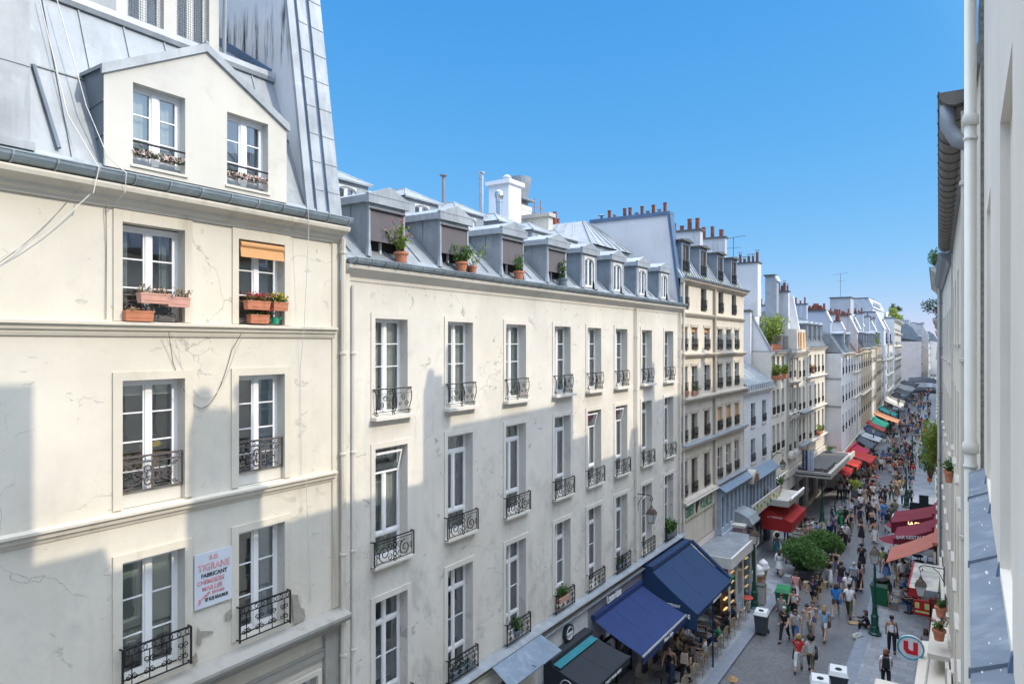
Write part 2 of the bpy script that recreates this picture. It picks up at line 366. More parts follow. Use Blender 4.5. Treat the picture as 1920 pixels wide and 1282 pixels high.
def rail_belly(w,h,mat):
    def f():
        m=MB(); a=w/2; P_=lambda t:.06+.055*math.sin(PI*min(1,(1-t)*1.15))**1.0
        def vert(y0,y1=None):
            y1=y0 if y1 is None else y1
            m.tube([(P_(t),y1+(y0-y1)*t,.03+(h-.03)*t) for t in [i/7 for i in range(8)]],.011,4)
        m.box(.045,.085,-a,a,h-.012,h+.012); bar(m,(P_(.0)+.0,-a,.06),(P_(0),a,.06)); bar(m,(P_(.8),-a,h*.8),(P_(.8),a,h*.8),.008)
        for s in(-1,1):
            vert(s*(a-.02),s*(a-.09)); bar(m,(.06,s*a,h),(-.02,s*a,h)); bar(m,(.06,s*(a-.09),.06),(-.02,s*(a-.09),.06))
            circle(m,s*(a-.09),.01,.035,.035,.075,.009,4,8)
            spiral(m,s*.30,h*.62,.085,.02,1.3,PI*(s>0),-s,.11,.009); spiral(m,s*.42,h*.36,.075,.02,1.2,PI*(s<0),s,.11,.009); spiral(m,s*.19,h*.36,.05,.015,1.1,PI*(s<0),s,.11,.008)
        circle(m,0,h*.45,.075,.20,.11,.011,4,14); vert(-.03); vert(.03); circle(m,0,.0,.035,.035,.075,.009,4,8)
        return m.mesh('railing',mat)
    return cached(('rb',w,h,mat.name),f)
def rail_scroll(w,h,mat):
    def f():
        m=MB(); a=w/2; x=.12
        for z in(0,h): m.box(x-.014,x+.014,-a,a,z-.012+.02,z+.012+.02)
        for s in(-1,1):
            m.box(x-.012,x+.012,s*a-.013,s*a+.013,.032,h+.008); m.box(-.01,x-.014,s*a-.012,s*a+.012,h+.005,h+.03); m.box(-.01,x-.014,s*a-.012,s*a+.012,.01,.03)
            m.box(x-.008,x+.008,s*(a-.07)-.008,s*(a-.07)+.008,.09,h-.05)
            bar(m,(x,s*a,.03),(x,s*(a-.07),.09),.007); bar(m,(x,s*a,h),(x,s*(a-.07),h-.05),.007)
            spiral(m,s*a*.52,h*.48,.20,.03,1.6,PI/2+PI/2*(1-s),s,x,.012,4,0,14)
            spiral(m,s*a*.26,h*.72,.09,.02,1.1,-PI/2,-s,x,.009)
            spiral(m,s*a*.26,h*.28,.09,.02,1.1,PI/2,s,x,.009); circle(m,s*(a-.11),h*.5,.03,.07,x,.008,4,8)
        for z in(-.07,.07): m.box(x-.009,x+.009,-a+.07,a-.07,(.09 if z<0 else h-.05)-.007,(.09 if z<0 else h-.05)+.007)
        for t,r_ in((.14,.04),(.32,.055),(.5,.04),(.68,.055),(.86,.04)): circle(m,0,h*t+.02,r_,.065,x,.011,4,10)
        return m.mesh('railing',mat)
    return cached(('rs',w,h,mat.name),f)
def rail_dense(w,h,mat):
    def f():
        m=MB(); a=w/2; x=.13
        m.box(x-.018,x+.018,-a,a,h-.012,h+.014); m.box(x-.012,x+.012,-a,a,.03,.05); m.box(x-.01,x+.01,-a,a,h-.13,h-.115)
        for s in(-1,1):
            m.box(x-.014,x+.014,s*a-.014,s*a+.014,0,h-.012); m.box(-.01,x-.018,s*a-.01,s*a+.01,h-.012,h+.01); m.box(-.01,x-.018,s*a-.01,s*a+.01,.03,.05)
        for i in range(8): circle(m,-a+w*(i+.5)/8,h-.065,.035,.045,x,.007,4,8)
        n=4
        for i in range(n):
            y=-a+w*(i+.5)/n
            for t in(-1,1):
                spiral(m,y+t*.055,h*.28,.055,.015,1.2,PI/2,t,x,.009); spiral(m,y-t*.055,h*.58,.055,.015,1.2,-PI/2,t,x,.009)
            m.box(x-.006,x+.006,y-.007,y+.007,.05,h-.13)
        return m.mesh('railing',mat)
    return cached(('rd',w,h,mat.name),f)
def rail_simple(w,h,mat,x=.06,n=8):
    def f():
        m=MB(); a=w/2
        m.box(x-.015,x+.015,-a,a,h-.03,h); m.box(x-.012,x+.012,-a,a,.04,.06); m.box(x-.01,x+.01,-a,a,h*.75,h*.75+.015)
        for i in range(n+1):
            y=-a+w*i/n; m.box(x-.008,x+.008,y-.009,y+.009,.06 if 0<i<n else 0,h-.03)
        for i in range(n-1): circle(m,-a+w*(i+1)/n,h*.4,.035,.09,x,.008,3,6)
        return m.mesh('railing',mat)
    return cached(('rp',w,h,mat.name,x,n),f)
def pot(name,label,loc,r,h,mat=None,leafm=None,lm2=None,n=120,spread=.35,up=.4,seed=1,petals=None,group=None,cat='plant pot',droop=.0,stems=True,rect=None,leaf_len=.07):
    """a planted pot: round or a long box, leafy stems, optional petals"""
    rr=random.Random(seed); t=thing(name,label,cat,loc,0,group); m=MB()
    if rect:
        a,b=rect
        m.hexa([(-a*.85,-b*.95,0),(a*.85,-b*.95,0),(a*.85,b*.95,0),(-a*.85,b*.95,0)],[(-a,-b,h*.86),(a,-b,h*.86),(a,b,h*.86),(-a,b,h*.86)])
        m.ring(-b,b,0,0.0001,0,0,0,0,0) if 0 else None
        m.box(-a*1.08,a*1.08,-b*1.03,b*1.03,h*.86,h); m.box(a*.93,a*.99,-b*.7,b*.7,h*.3,h*.36)
    else:
        m.lathe([(r*.68,0),(r*.92,h*.78),(r*1.06,h*.78),(r*1.08,h),(r*.95,h),(r*.9,h*.9)],n=14)
    m.build('pot',mat or M_TERRA,t)
    f=MB(); p=MB(); st=MB()
    def leafq(M_,c,ln):
        d=Vector((rr.gauss(0,1),rr.gauss(0,1),rr.gauss(.3,.8))).normalized(); q=d.cross(Vector((rr.gauss(0,1),rr.gauss(0,1),rr.gauss(0,1)))).normalized()*ln*.28
        a=Vector(c); b=a+d*ln; M_.add([tuple(a),tuple(a+d*ln*.5+q),tuple(b),tuple(a+d*ln*.5-q)],[(0,1,2,3)])
    ns=max(4,n//12)*(3 if cat=='flower box' else 1)
    for s in range(ns):
        if rect: bx,by=rr.uniform(-rect[0]*.7,rect[0]*.7),rr.uniform(-rect[1]*.9,rect[1]*.9)
        else:
            a=rr.uniform(0,2*PI); q=r*.6*rr.random(); bx,by=q*math.cos(a),q*math.sin(a)
        a=rr.uniform(0,2*PI); sp=spread*rr.uniform(.3,1); hh=up*rr.uniform(.5,1)
        pts=[(bx+sp*math.cos(a)*t_**1.4,by+sp*math.sin(a)*t_**1.4,h*.9+hh*t_-droop*t_*t_) for t_ in (0,.35,.7,1)]
        if stems: st.tube(pts,.006,3)
        for i in range(12):
            t_=rr.uniform(.15,1); k=min(2,int(t_*3)); u=t_*3-k; c=[pts[k][j]+(pts[k+1][j]-pts[k][j])*u+rr.gauss(0,.022) for j in range(3)]
            leafq(f,c,leaf_len*rr.uniform(.6,1.3))
        if petals and rr.random()<.85:
            for i in range(10): leafq(p,[pts[3][j]+rr.gauss(0,.028) for j in range(3)],.045)
    f.build('foliage',leafm or M_LEAFG,t); 
    if stems: st.build('stems',M_LEAFD,t)
    if p.v: p.build('flowers',petals,t)
    return t
def gutter(bld,oy,y0,y1,z,x0,rad=.13,sp=.62,mat=None,name='gutter',strap=None):
    """half-round zinc gutter hung in front of the eaves, with a strap every sp metres"""
    m=MB(oy); n=8; pr=[(x0+rad-rad*math.cos(PI*i/n),z-rad*math.sin(PI*i/n)) for i in range(n+1)]
    pr+= [(x0+rad-(rad-.012)*math.cos(PI*i/n),z-(rad-.012)*math.sin(PI*i/n)) for i in range(n,-1,-1)]
    for i in range(n): 
        a,b=pr[i],pr[i+1]; m.quad((a[0],y0,a[1]),(b[0],y0,b[1]),(b[0],y1,b[1]),(a[0],y1,a[1]))
        a,b=pr[n+1+i],pr[n+2+i]; m.quad((a[0],y0,a[1]),(b[0],y0,b[1]),(b[0],y1,b[1]),(a[0],y1,a[1]))
    m.tube([(x0+2*rad,y0,z+.005),(x0+2*rad,y1,z+.005)],.014,6)
    for yy in(y0,y1): m.add([(p[0],yy,p[1]) for p in pr[:n+1]],[tuple(range(n+1))])
    g=m.build(name,mat or M_ZINCB,bld); k=int((y1-y0)/sp)
    def f():
        s=MB(); q=rad+.008
        for i in range(n):
            a0,a1=PI*i/n,PI*(i+1)/n; P=lambda a,r,y:(rad-r*math.cos(a),y,-r*math.sin(a))
            s.hexa([P(a0,q,-.012),P(a0,q,.012),P(a1,q,.012),P(a1,q,-.012)],[P(a0,q+.012,-.012),P(a0,q+.012,.012),P(a1,q+.012,.012),P(a1,q+.012,-.012)])
        return s.mesh('gutter_strap',strap or M_ZINCL)
    for j in range(min(k,99)+1): obj('gutter_strap',cached(('strap',rad,(strap or M_ZINCL).name),f),g,(x0,y0-oy+.1+j*(y1-y0-.2)/max(1,min(k,99)),z))
    return g
def chimney(bld,oy,x0,x1,y0,y1,z0,z1,mat,npots=4,seed=0,cap=.07,caps=False,parent=None,potr=.092):
    """masonry stack with a projecting slab and a row of clay pots along x"""
    rr=random.Random(seed); m=MB(oy); m.box(x0,x1,y0,y1,z0,z1); ch=m.build('chimney',mat,parent or bld)
    c=MB(oy); c.box(x0-cap,x1+cap,y0-cap,y1+cap,z1,z1+.10); c.build('chimney_cap',M_SOOT,ch)
    L=max(x1-x0,y1-y0); alongx=(x1-x0)>=(y1-y0)
    for i in range(npots):
        t=(i+.5)/npots; px,py=(x0+(x1-x0)*t,(y0+y1)/2) if alongx else ((x0+x1)/2,y0+(y1-y0)*t)
        h=rr.choice([.28,.45,.62,.7]); p=MB(oy); r=potr*rr.uniform(.9,1.15)
        p.lathe([(r*1.1,0),(r*.95,.05),(r*.9,h-.06),(r*1.02,h-.05),(r*1.02,h),(r*.75,h),(r*.7,h-.1)],(px,py,z1+.10),10)
        o=p.build('chimney_pot',M_POT,ch)
        if caps:
            q=MB(oy)
            for k in range(3): q.box(px+.09*math.cos(k*2.1)-.008,px+.09*math.cos(k*2.1)+.008,py+.09*math.sin(k*2.1)-.008,py+.09*math.sin(k*2.1)+.008,z1+.1+h,z1+.1+h+.16)
            q.lathe([(r*1.9,0),(r*.3,.05)],(px,py,z1+.1+h+.16),8); q.build('rain_cap',M_ZINCD,ch)
    return ch
def put_win(b,oy,y,z,w,h,bands,mat=None,depth=.22,x=0,curt=None,blind=None,rail=None,railz=0.0,railx=0,sill=None,sur=None,k=0,label=None,surmat=None,fw=.055,stile=.10):
    """one window of a building: frame mesh with pane, curtain, railing, sill and surround below it"""
    mat=mat or M_WHITE
    o=obj('window',win_frame(w,h,bands,mat,fw,stile),b,(x-depth,y-oy,z),label)
    obj('pane',pane_mesh(w,h,k%4),o)
    if curt:
        for sd_ in(-1,1): obj('curtain',curtain_mesh(w,h,curt[0],k%5,curt[1],sd_),o)
    if blind: obj('blind',blind_mesh(w,h,*blind),o)
    if rail is not None: obj('railing',rail,o,(depth+railx,0,railz))
    if sill:
        p,t,e=sill
        def f():
            m=MB(); m.hexa([(-depth+.002,-w/2-e,-t),(p,-w/2-e,-t),(p,w/2+e,-t),(-depth+.002,w/2+e,-t)],[(-depth+.002,-w/2-e,-.004),(p,-w/2-e,-.02),(p,w/2+e,-.02),(-depth+.002,w/2+e,-.004)]); return m.mesh('sill',surmat or M_STONEL)
        obj('sill',cached(('sill',w,p,t,e,depth,(surmat or M_STONEL).name),f),o,(depth,0,0))
    if sur:
        ws,wt,zb,th=sur
        def f():
            m=MB(); m.ring(-w/2,w/2,zb,h,ws,wt,0,.002,th); return m.mesh('surround',surmat or M_STONEL)
        obj('surround',cached(('sur',w,h,ws,wt,zb,th,(surmat or M_STONEL).name),f),o,(depth,0,0))
    return o
def downpipe(b,oy,y,z0,z1,x=.09,r=.055,mat=None,name='drainpipe',joints=(),jog=0,clips=2.2):
    m=MB(oy); m.tube([(x,y,z0),(x,y,z1)],r,8)
    z=z0+.6
    while z<z1-.2:
        m.lathe([(r+.008,-.03),(r+.02,-.02),(r+.02,.02),(r+.008,.03)],(x,y,z),8,cap=False); m.box(-.01,x-r,y-.02,y+.02,z-.02,z+.02); z+=clips
    return m.build(name,mat or M_ZINC,b)
# ---------------------------------------------------------------- left side, first house: cream plaster, gabled dormer in a zinc mansard
LX=-11.5
P_B1=plaster('cream_plaster',(.68,.64,.555),.35,(.42,.37,.30),cracks=.4,peel=.5,dirt=.4,low=(5,15))
P_B1T=plaster('cream_trim',(.655,.61,.52),1.0,(.33,.28,.22),bmp=.3)
P_DORM=plaster('white_render',(.64,.62,.57),.5,(.5,.48,.44))
P_B2=plaster('offwhite_plaster',(.69,.655,.59),.7,(.42,.42,.42),cracks=.35,peel=.9,dirt=.55,low=(6,13))
P_B2T=plaster('offwhite_trim',(.69,.65,.585),.7,(.4,.38,.35))
P_PARTY=plaster('party_render',(.70,.70,.72),.35,(.3,.3,.3))
Y0=-4.0; b=thing('townhouse','cream plastered house with a white gabled dormer, nearest on the left','house',(LX,Y0,0))
H1=[]
for yy in(2.0,5.75,7.89):
    ww=1.07 if yy<7 else 1.045
    for za,zb in((14.37,16.0),(11.28,13.43),(8.36,10.44)): H1.append((yy,yy+ww,za,zb))
lowh=[(8.75,9.75,4.3,7.0),(6.0,7.0,4.3,7.0),(3.0,4.0,4.3,7.0)]
m=MB(Y0); m.wall(Y0,10.42,7.95,16.25,H1,.24); m.wall(Y0,10.42,0,7.95,lowh,.24,-.06)
m.box(-3,-.25,Y0,Y0+.2,0,16.2); m.quad((0,10.42,0),(-9,10.42,0),(-9,10.42,16.2),(0,10.42,16.2))
m.build('wall',P_B1,b)
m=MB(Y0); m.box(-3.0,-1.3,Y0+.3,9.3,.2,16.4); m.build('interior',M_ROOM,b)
# raised bands between the sunk panels of the top storey, window surrounds lower down
t=.028
for ya,yb in((5.61,6.96),(7.76,9.09)):
    m=MB(Y0)
    h=[q for q in H1 if q[2]>14 and ya<q[0]<yb][0]
    m.box(0,t,ya,h[0],14.38,16.2); m.box(0,t,h[1],yb,14.38,16.2); m.box(0,t,h[0],h[1],16.0,16.2); m.build('window_surround',P_B1T,b)
MB(Y0).box(0,t,10.18,10.40,8.25,16.2).build('pilaster',P_B1T,b)
m=MB(Y0)
m.sweep([(0,16.21),(.05,16.21),(.06,16.26),(.13,16.30),(.14,16.36),(.26,16.42),(.34,16.44),(.36,16.50),(.36,16.53),(0,16.56)],Y0,10.40)
m.sweep([(0,14.13),(.03,14.13),(.05,14.18),(.05,14.21),(.09,14.23),(.10,14.29),(.15,14.31),(.15,14.355),(0,14.375)],Y0,10.24)
m.sweep([(0,11.03),(.02,11.03),(.04,11.09),(.08,11.11),(.09,11.18),(.14,11.20),(.14,11.24),(0,11.26)],Y0,10.24)
m.build('cornice',P_B1T,b)
m=MB(Y0); m.sweep([(-.06,7.80),(.06,7.80),(.10,7.86),(.10,7.92),(.2,7.97),(.3,8.0),(.34,8.08),(.34,8.14),(0,8.24),(-.06,8.24)],Y0,10.46)
m.sweep([(-.06,7.25),(-.01,7.25),(.0,7.30),(.0,7.42),(.03,7.46),(-.06,7.48)],Y0,9.98); m.box(-.06,.04,9.98,10.40,0,7.8)
m.build('ledge',plaster('mossy_ledge',(.38,.365,.33),.8,(.16,.15,.13),bmp=.5),b)
for i,yy in enumerate((5.75,7.89,2.0)):
    ww=1.07 if yy!=7.89 else 1.045; yc=yy+ww/2; f=yy==5.75
    o=put_win(b,Y0,yc,14.40,ww,1.58,[(1,2,3)],depth=.20,k=i,fw=.07,curt=(.45,M_CURTB) if f else (.2,M_CURTB))
    if yy!=2: obj('railing',rail_rosette(ww-.04,.42,M_IRONR),o,(.06,0,.0))
    o=put_win(b,Y0,yc,11.30,ww,2.10,[(1,2,4)],depth=.21,k=i+1,rail=rail_rosette(ww-.02,.60,M_IRONR),railz=.22,railx=-.10,sur=(.15,.14,0,.03),surmat=P_B1T,fw=.07,blind=(.12,M_CURT) if f else None)
    m=MB(); m.box(-.2,-.06,-ww/2,ww/2,0,.24); obj('sill',m.mesh('sill',P_DORM),o,(.2,0,-.01))
    if yy<7 and f: 
        bd=MB(); bd.prism([(-.45,.45),(.42,.5),(.40,.78),(.0,.95),(-.4,.7)],'x',-.34,-.30); bd.build('draped_cloth',flat('ochre_cloth',(.25,.14,.04),.9),o)
        bd=MB(); bd.prism([(.02,.86),(.42,.90),(.42,.95),(.3,1.0)],'x',-.28,-.26); bd.build('yellow_flag',flat('yellow_cloth',(.65,.5,.05),.9),o)
    o=put_win(b,Y0,yc,8.40,ww,2.02,[(1,2,3)],depth=.21,k=i+2,rail=rail_dense(ww+.1,.66,M_IRON),railz=-.02,sur=(.15,.14,0,.03),surmat=P_B1T,fw=.07,blind=(.74,M_BLIND) if f else None,curt=None if f else (.12,M_CURT))
for q in lowh: put_win(b,Y0,(q[0]+q[1])/2,q[2],1.0,2.7,[(1,2,3),(.3,2,1)],depth=.2,sur=(.1,.1,0,.07),surmat=P_B1T)
# gutter with struts on the cornice
gutter(b,Y0,Y0,10.46,16.72,.10,.14,.56)
m=MB(Y0)
m.sweep([(.02,16.56),(.10,16.56),(.10,16.70),(-.06,16.90),(-.08,16.86),(.02,16.68)],Y0,10.45)
m.build('eaves_board',M_ZINCL,b)
# mansard: steep zinc slope, standing joints, break, upper roof
zb,zt=16.84,19.82; xb,xt=-.08,-1.2
sl=lambda z: xb+(xt-xb)*(z-zb)/(zt-zb)
m=MB(Y0); m.quad((xb,4.3,zb),(xb,9.56,zb),(xt,9.56,zt),(xt,4.3,zt)); m.quad((xt,Y0,zt),(xt,9.56,zt),(-4.8,9.56,zt+2.2),(-4.8,Y0,zt+2.2))
m.quad((-4.8,Y0,zt+2.2),(-4.8,9.56,zt+2.2),(-9,9.56,zt+.5),(-9,Y0,zt+.5))
for yy in(5.05,):
    m.hexa([(sl(zb)+.0,yy-.012,zb),(sl(zb)+.03,yy-.012,zb),(sl(zb)+.03,yy+.012,zb),(sl(zb),yy+.012,zb)],[(xt,yy-.012,zt),(xt+.03,yy-.012,zt),(xt+.03,yy+.012,zt),(xt,yy+.012,zt)])
for yy in(5.6,6.35,7.1,9.0):
    z0=18.5; m.hexa([(sl(z0),yy-.012,z0),(sl(z0)+.025,yy-.012,z0),(sl(z0)+.025,yy+.012,z0),(sl(z0),yy+.012,z0)],[(xt,yy-.012,zt),(xt+.025,yy-.012,zt),(xt+.025,yy+.012,zt),(xt,yy+.012,zt)])
for z0 in(18.35,): m.hexa([(sl(z0),4.45,z0),(sl(z0)+.02,4.45,z0),(sl(z0)+.02,9.55,z0),(sl(z0),9.55,z0)],[(sl(z0),4.45,z0+.02),(sl(z0)+.02,4.45,z0+.02),(sl(z0)+.02,9.55,z0+.02),(sl(z0),9.55,z0+.02)])
roof=m.build('roof',M_ZINC,b)
m=MB(Y0); m.sweep([(xt+.02,zt-.10),(xt+.09,zt-.10),(xt+.12,zt-.02),(xt+.10,zt+.10),(xt-.1,zt+.14),(xt-.1,zt)],4.46,9.55); m.build('ridge_flashing',M_ZINCL,roof)
# zinc faced bay at the left
m=MB(Y0); m.box(-4,-.05,Y0,4.46,16.86,23.5); m.sweep([(-.05,16.86),(.02,16.86),(.02,16.98),(-.05,17.0)],Y0,4.5)
for z in(18.1,19.35,20.6,21.9): m.box(-.05,-.038,Y0,4.46,z,z+.02)
for yy in(.6,2.4): m.box(-.05,-.036,yy,yy+.02,17,23.5)
m.build('zinc_bay',M_ZINCL,roof)
m=MB(Y0); m.tube([(sl(18.35)+.04,4.72,18.35),(sl(17)+.06,4.86,17.0)],.03,6); m.build('vent_pipe',M_ZINCD,roof)
# gabled dormer
dy0,dy1,dz0,dz1,dp=5.47,9.0,16.86,18.44,19.40; ym=(dy0+dy1)/2
dh=[(5.93,6.84,16.99,18.34),(7.66,8.56,16.99,18.34)]
m=MB(Y0); m.wall(dy0,dy1,dz0,dz1,dh,.22); 
m.quad((0,dy0,dz1),(0,dy1,dz1),(0,ym,dp),(0,ym,dp)); d=m.build('dormer',P_DORM,roof)
m=MB(Y0); m.quad((0,dy1,dz0),(-1.0,dy1,dz0),(-1.0,dy1,dz1),(0,dy1,dz1)); m.build('dormer_cheek',M_ZINCD,d); m=MB(Y0); m.quad((0,dy0,dz0),(-1.0,dy0,dz0),(-1.0,dy0,dz1),(0,dy0,dz1)) #,(-1.0,dy1,dz0),(-1.0,dy1,dz1),(0,dy1,dz1))
for z in(17.35,17.9): m.hexa([(0,dy0-.012,z),(-.9,dy0-.012,z-.12),(-.9,dy0,z-.12),(0,dy0,z)],[(0,dy0-.012,z+.02),(-.9,dy0-.012,z-.1),(-.9,dy0,z-.1),(0,dy0,z+.02)])
m.build('dormer_cheek',M_ZINCD,d)
m=MB(Y0)
for s,ye in((-1,dy0-.05),(1,dy1+.05)):
    ze=dz1-.03
    m.hexa([(.05,ye,ze),(-1.6,ye,ze),(-1.6,ym,dp-.005),(.05,ym,dp-.005)],[(.05,ye,ze+.06),(-1.6,ye,ze+.06),(-1.6,ym,dp+.05),(.05,ym,dp+.05)])
    m.hexa([(.05,ye,ze-.10),(.0,ye,ze-.10),(.0,ym,dp-.1),(.05,ym,dp-.1)],[(.05,ye,ze+.0),(.0,ye,ze+.0),(.0,ym,dp-.005),(.05,ym,dp-.005)])
m.tube([(-1.6,ym,dp+.06),(.05,ym,dp+.06)],.03,6); m.build('dormer_roof',M_ZINCL,d)
for i,q in enumerate(dh):
    o=put_win(d,Y0,(q[0]+q[1])/2,q[2],q[1]-q[0],q[3]-q[2],[(1,2,3)],depth=.17,k=i,fw=.06,stile=.12,sill=(.03,.05,.04),surmat=P_B1T,curt=(.97,M_CURT) if i==0 else (.35,M_CURTB))
    rl=MB(); a=(q[1]-q[0])/2; rl.tube([(.16,-a-.0,.38),(.16,a,.38)],.018,6); rl.tube([(.16,-a,.18),(.16,a,.18)],.01,5); rl.build('railing',M_IRON,o)
    rr=random.Random(i); f1=MB(); f2=MB()
    for k in range(330):
        M_=f1 if rr.random()<.55 else f2; c=Vector((.15+rr.gauss(0,.018),rr.uniform(-a,a),rr.uniform(.16,.27))); dd=Vector((rr.gauss(0,1),rr.gauss(0,1),rr.gauss(0,1))).normalized()*.03; e=dd.cross(Vector((1,.3,.2))).normalized()*.02
        M_.add([tuple(c-dd),tuple(c+e),tuple(c+dd),tuple(c-e)],[(0,1,2,3)])
    g=f1.build('flower_garland',leaf('pale_pink_petals',(.75,.5,.5),(.8,.68,.62)),o); f2.build('garland_leaves',M_LEAFD,g)
# party wall with stepped zinc face, rising above the roof
m=MB(Y0); X=lambda z:-.06-.145*(z-16.8)
m.hexa([(X(16.8),9.56,16.8),(-9,9.56,16.8),(-9,10.46,16.8),(X(16.8),10.46,16.8)],[(X(27),9.56,27),(-9,9.56,27),(-9,10.46,27),(X(27),10.46,27)])
pw=m.build('party_wall',plaster('streaked_party_wall',(.66,.67,.70),.6,(.3,.3,.3),streak=(19.9,21.7)),b)
m=MB(Y0)
for ya,yb,o_ in((9.52,9.70,.05),(9.70,9.78,.0),(9.78,10.02,.06),(10.02,10.12,.012),(10.12,10.46,.065)):
    m.hexa([(X(16.8)+.002,ya,16.8),(X(16.8)+.02+o_,ya,16.8),(X(16.8)+.02+o_,yb,16.8),(X(16.8)+.002,yb,16.8)],[(X(27)+.002,ya,27),(X(27)+.02+o_,ya,27),(X(27)+.02+o_,yb,27),(X(27)+.002,yb,27)],1 if o_<.02 else 0)
z=17.3
while z<26:
    for ya,yb,o_ in((9.785,10.015,.06),(10.125,10.455,.065)): m.hexa([(X(z)+.02+o_,ya,z),(X(z)+.032+o_,ya,z),(X(z)+.032+o_,yb,z),(X(z)+.02+o_,yb,z)],[(X(z)+.02+o_,ya,z+.015),(X(z)+.03+o_,ya,z+.015),(X(z)+.03+o_,yb,z+.015),(X(z)+.02+o_,yb,z+.015)],0)
    z+=.62
m.build('zinc_cladding',[M_ZINCL,M_LEAD],pw)
m=MB(Y0); m.hexa([(xt-.02,9.50,zt),(-4.6,9.50,zt+2.05),(-4.6,9.56,zt+2.05),(xt-.02,9.56,zt)],[(xt-.02,9.50,zt+.22),(-4.6,9.50,zt+2.3),(-4.6,9.56,zt+2.3),(xt-.02,9.56,zt+.22)]); m.build('flashing',M_LEAD,pw)
# top floor set back over the break: small windows with netting
m=MB(Y0); uh=[(6.55,7.25,19.98,21.4),(7.5,8.2,19.98,21.4)]; ux=-1.42
m.wall(5.0,8.42,zt-.05,21.7,uh,.12,ux); m.quad((ux,8.42,zt-.05),(-5,8.42,zt-.05),(-5,8.42,21.7),(ux,8.42,21.7)); at=m.build('attic_wall',P_DORM,roof)
m=MB(Y0); m.box(-6,ux+.18,5.0,8.62,21.7,21.82); m.tube([(ux+.22,5.0,21.74),(ux+.22,8.62,21.74)],.08,8); m.tube([(ux+.22,8.52,21.7),(ux+.1,8.50,21.3),(ux+.05,8.50,20.0)],.045,8); m.box(ux-.002,ux+.02,5.9,6.35,20.0,21.6)
m.build('attic_eaves',M_ZINC,at)
for q in uh:
    o=put_win(at,Y0,(q[0]+q[1])/2,q[2],.7,1.42,[(1,2,1)],x=ux,depth=.10,k=1,fw=.05,stile=.08)
    n=MB()
    for i in range(15): n.box(.09,.096,-.35+i*.05-.003,-.35+i*.05+.003,0,1.4)
    for i in range(28): n.box(.09,.096,-.35,.35,i*.05,i*.05+.005)
    n.build('bird_netting',M_ROOM,o)
# enamel sign between the windows
s=thing('wall_sign','faded white enamel sign with pink and black lettering beside the third floor window','sign',(LX,6.99,9.25))
m=MB(); m.box(.02,.045,0,.74,0,.98); m.build('sign_panel',plaster('worn_enamel',(.62,.66,.72),.8,(.40,.40,.42)),s)
PINKP=flat('faded_pink_paint',(.62,.28,.30),.8,var=.3,vs=12); BLK=flat('black_lettering',(.03,.03,.035),.7)
def sl_(t,sz,z,y,mat,sx=1.0): letters(t,sz,mat,s,(.048,y,z),(0,1,0),(0,0,1),sx=sx,depth=.002,bold=.003)
sl_('S.E.',.11,.84,.28,PINKP,1.2); sl_('TIGRANE',.17,.66,.06,PINKP,.9); sl_('FABRICANT',.10,.54,.12,BLK,.98); sl_('CHEMISIERS',.11,.42,.045,PINKP,.93); sl_('MAILLES',.11,.30,.14,PINKP,1.0); sl_('ENTREE',.07,.21,.34,PINKP); sl_('87 RUE REAUMUR',.085,.10,.20,BLK,.68)
m=MB(); m.prism([(.05,.06),(.12,.10),(.11,.13),(.30,.23),(.28,.28),(.09,.16),(.08,.18)],'x',.048,.051); m.build('arrow',PINKP,s)
# cables down the front
CAB=flat('cable_white',(.62,.60,.56),.6); CABD=flat('cable_grey',(.12,.11,.10),.6)
def cable(label,pts,r=.008,mat=CAB):
    o=MB(pts[0][1]); o.tube(pts,r,4); q=o.build('cable',mat,None,(LX,pts[0][1],0)); tag(q,label,'cable'); return q
def catn(a,b,sag,n=14): return [tuple(a[j]+(b[j]-a[j])*i/n-(sag*4*(i/n)*(1-i/n) if j==2 else 0) for j in range(3)) for i in range(n+1)]
cable('pale twin cable hanging from the zinc roof over the gutter of the cream house',[(-1.0,4.95,19.6),(-.25,5.05,17.6),(.42,5.2,16.7),(.42,5.12,16.3)]+catn((.34,5.12,16.3),(.02,2.0,14.8),.6))
cable('grey cable curving down the sunlit cream wall at the left edge',catn((.30,5.0,16.4),(.02,3.0,14.6),.35),.006,CABD)
cable('pale cable dropping past the corner of the gabled dormer to the cornice',[(-.9,5.15,19.7),(-.2,5.3,17.8),(.06,5.5,17.0),(.44,5.6,16.7),(.40,5.6,16.4),(.05,5.6,16.25)])
cable('thin cable falling beside the right edge of the cream house',[(.03,9.02,17.2),(.42,9.2,16.7),(.38,9.25,16.4),(.18,9.3,14.4),(.03,9.32,13.5),(.04,9.35,11.3),(.16,9.36,11.2),(.02,9.6,8.6)],.006)
cable('slack black cable looping between the two balconied windows',[(.16,6.45,14.2),(.02,6.6,13.7)]+catn((.02,6.6,13.7),(.02,7.75,13.9),.95)+[(.16,7.85,14.2)],.006,CABD)
cable('second slack cable, the pale one, looping beside the black one',[(.16,6.55,14.2),(.02,6.75,13.65)]+catn((.02,6.75,13.65),(.02,7.8,13.8),.7)+[(.16,7.9,14.2)],.005,CAB)
cable('fine vertical cable in the groove left of the upper cream window',[(.05,5.48,16.2),(.02,5.50,15.5),(.03,5.49,14.4)],.007,CABD)
pot('flower_box','pink terracotta box with dry stems, hung left on the upper railing','',.1,.16) if 0 else None
def fbox(label,y,z,L,mat,lf,pt,seed,x=.12,n=110,up=.16,sp=.10): return pot('flower_box',label,(LX+x,y,z),.1,.17,mat,lf,n=n,spread=sp,up=up,seed=seed,petals=pt,rect=(.08,L/2),cat='flower box',leaf_len=.05,group='window boxes of the cream house')
fbox('pink terracotta box with dry stems, hung left on the top floor railing',6.22,14.68,.52,M_TERRAP,leaf('dry_stems',(.35,.25,.15),(.4,.3,.2)),None,1,n=40)
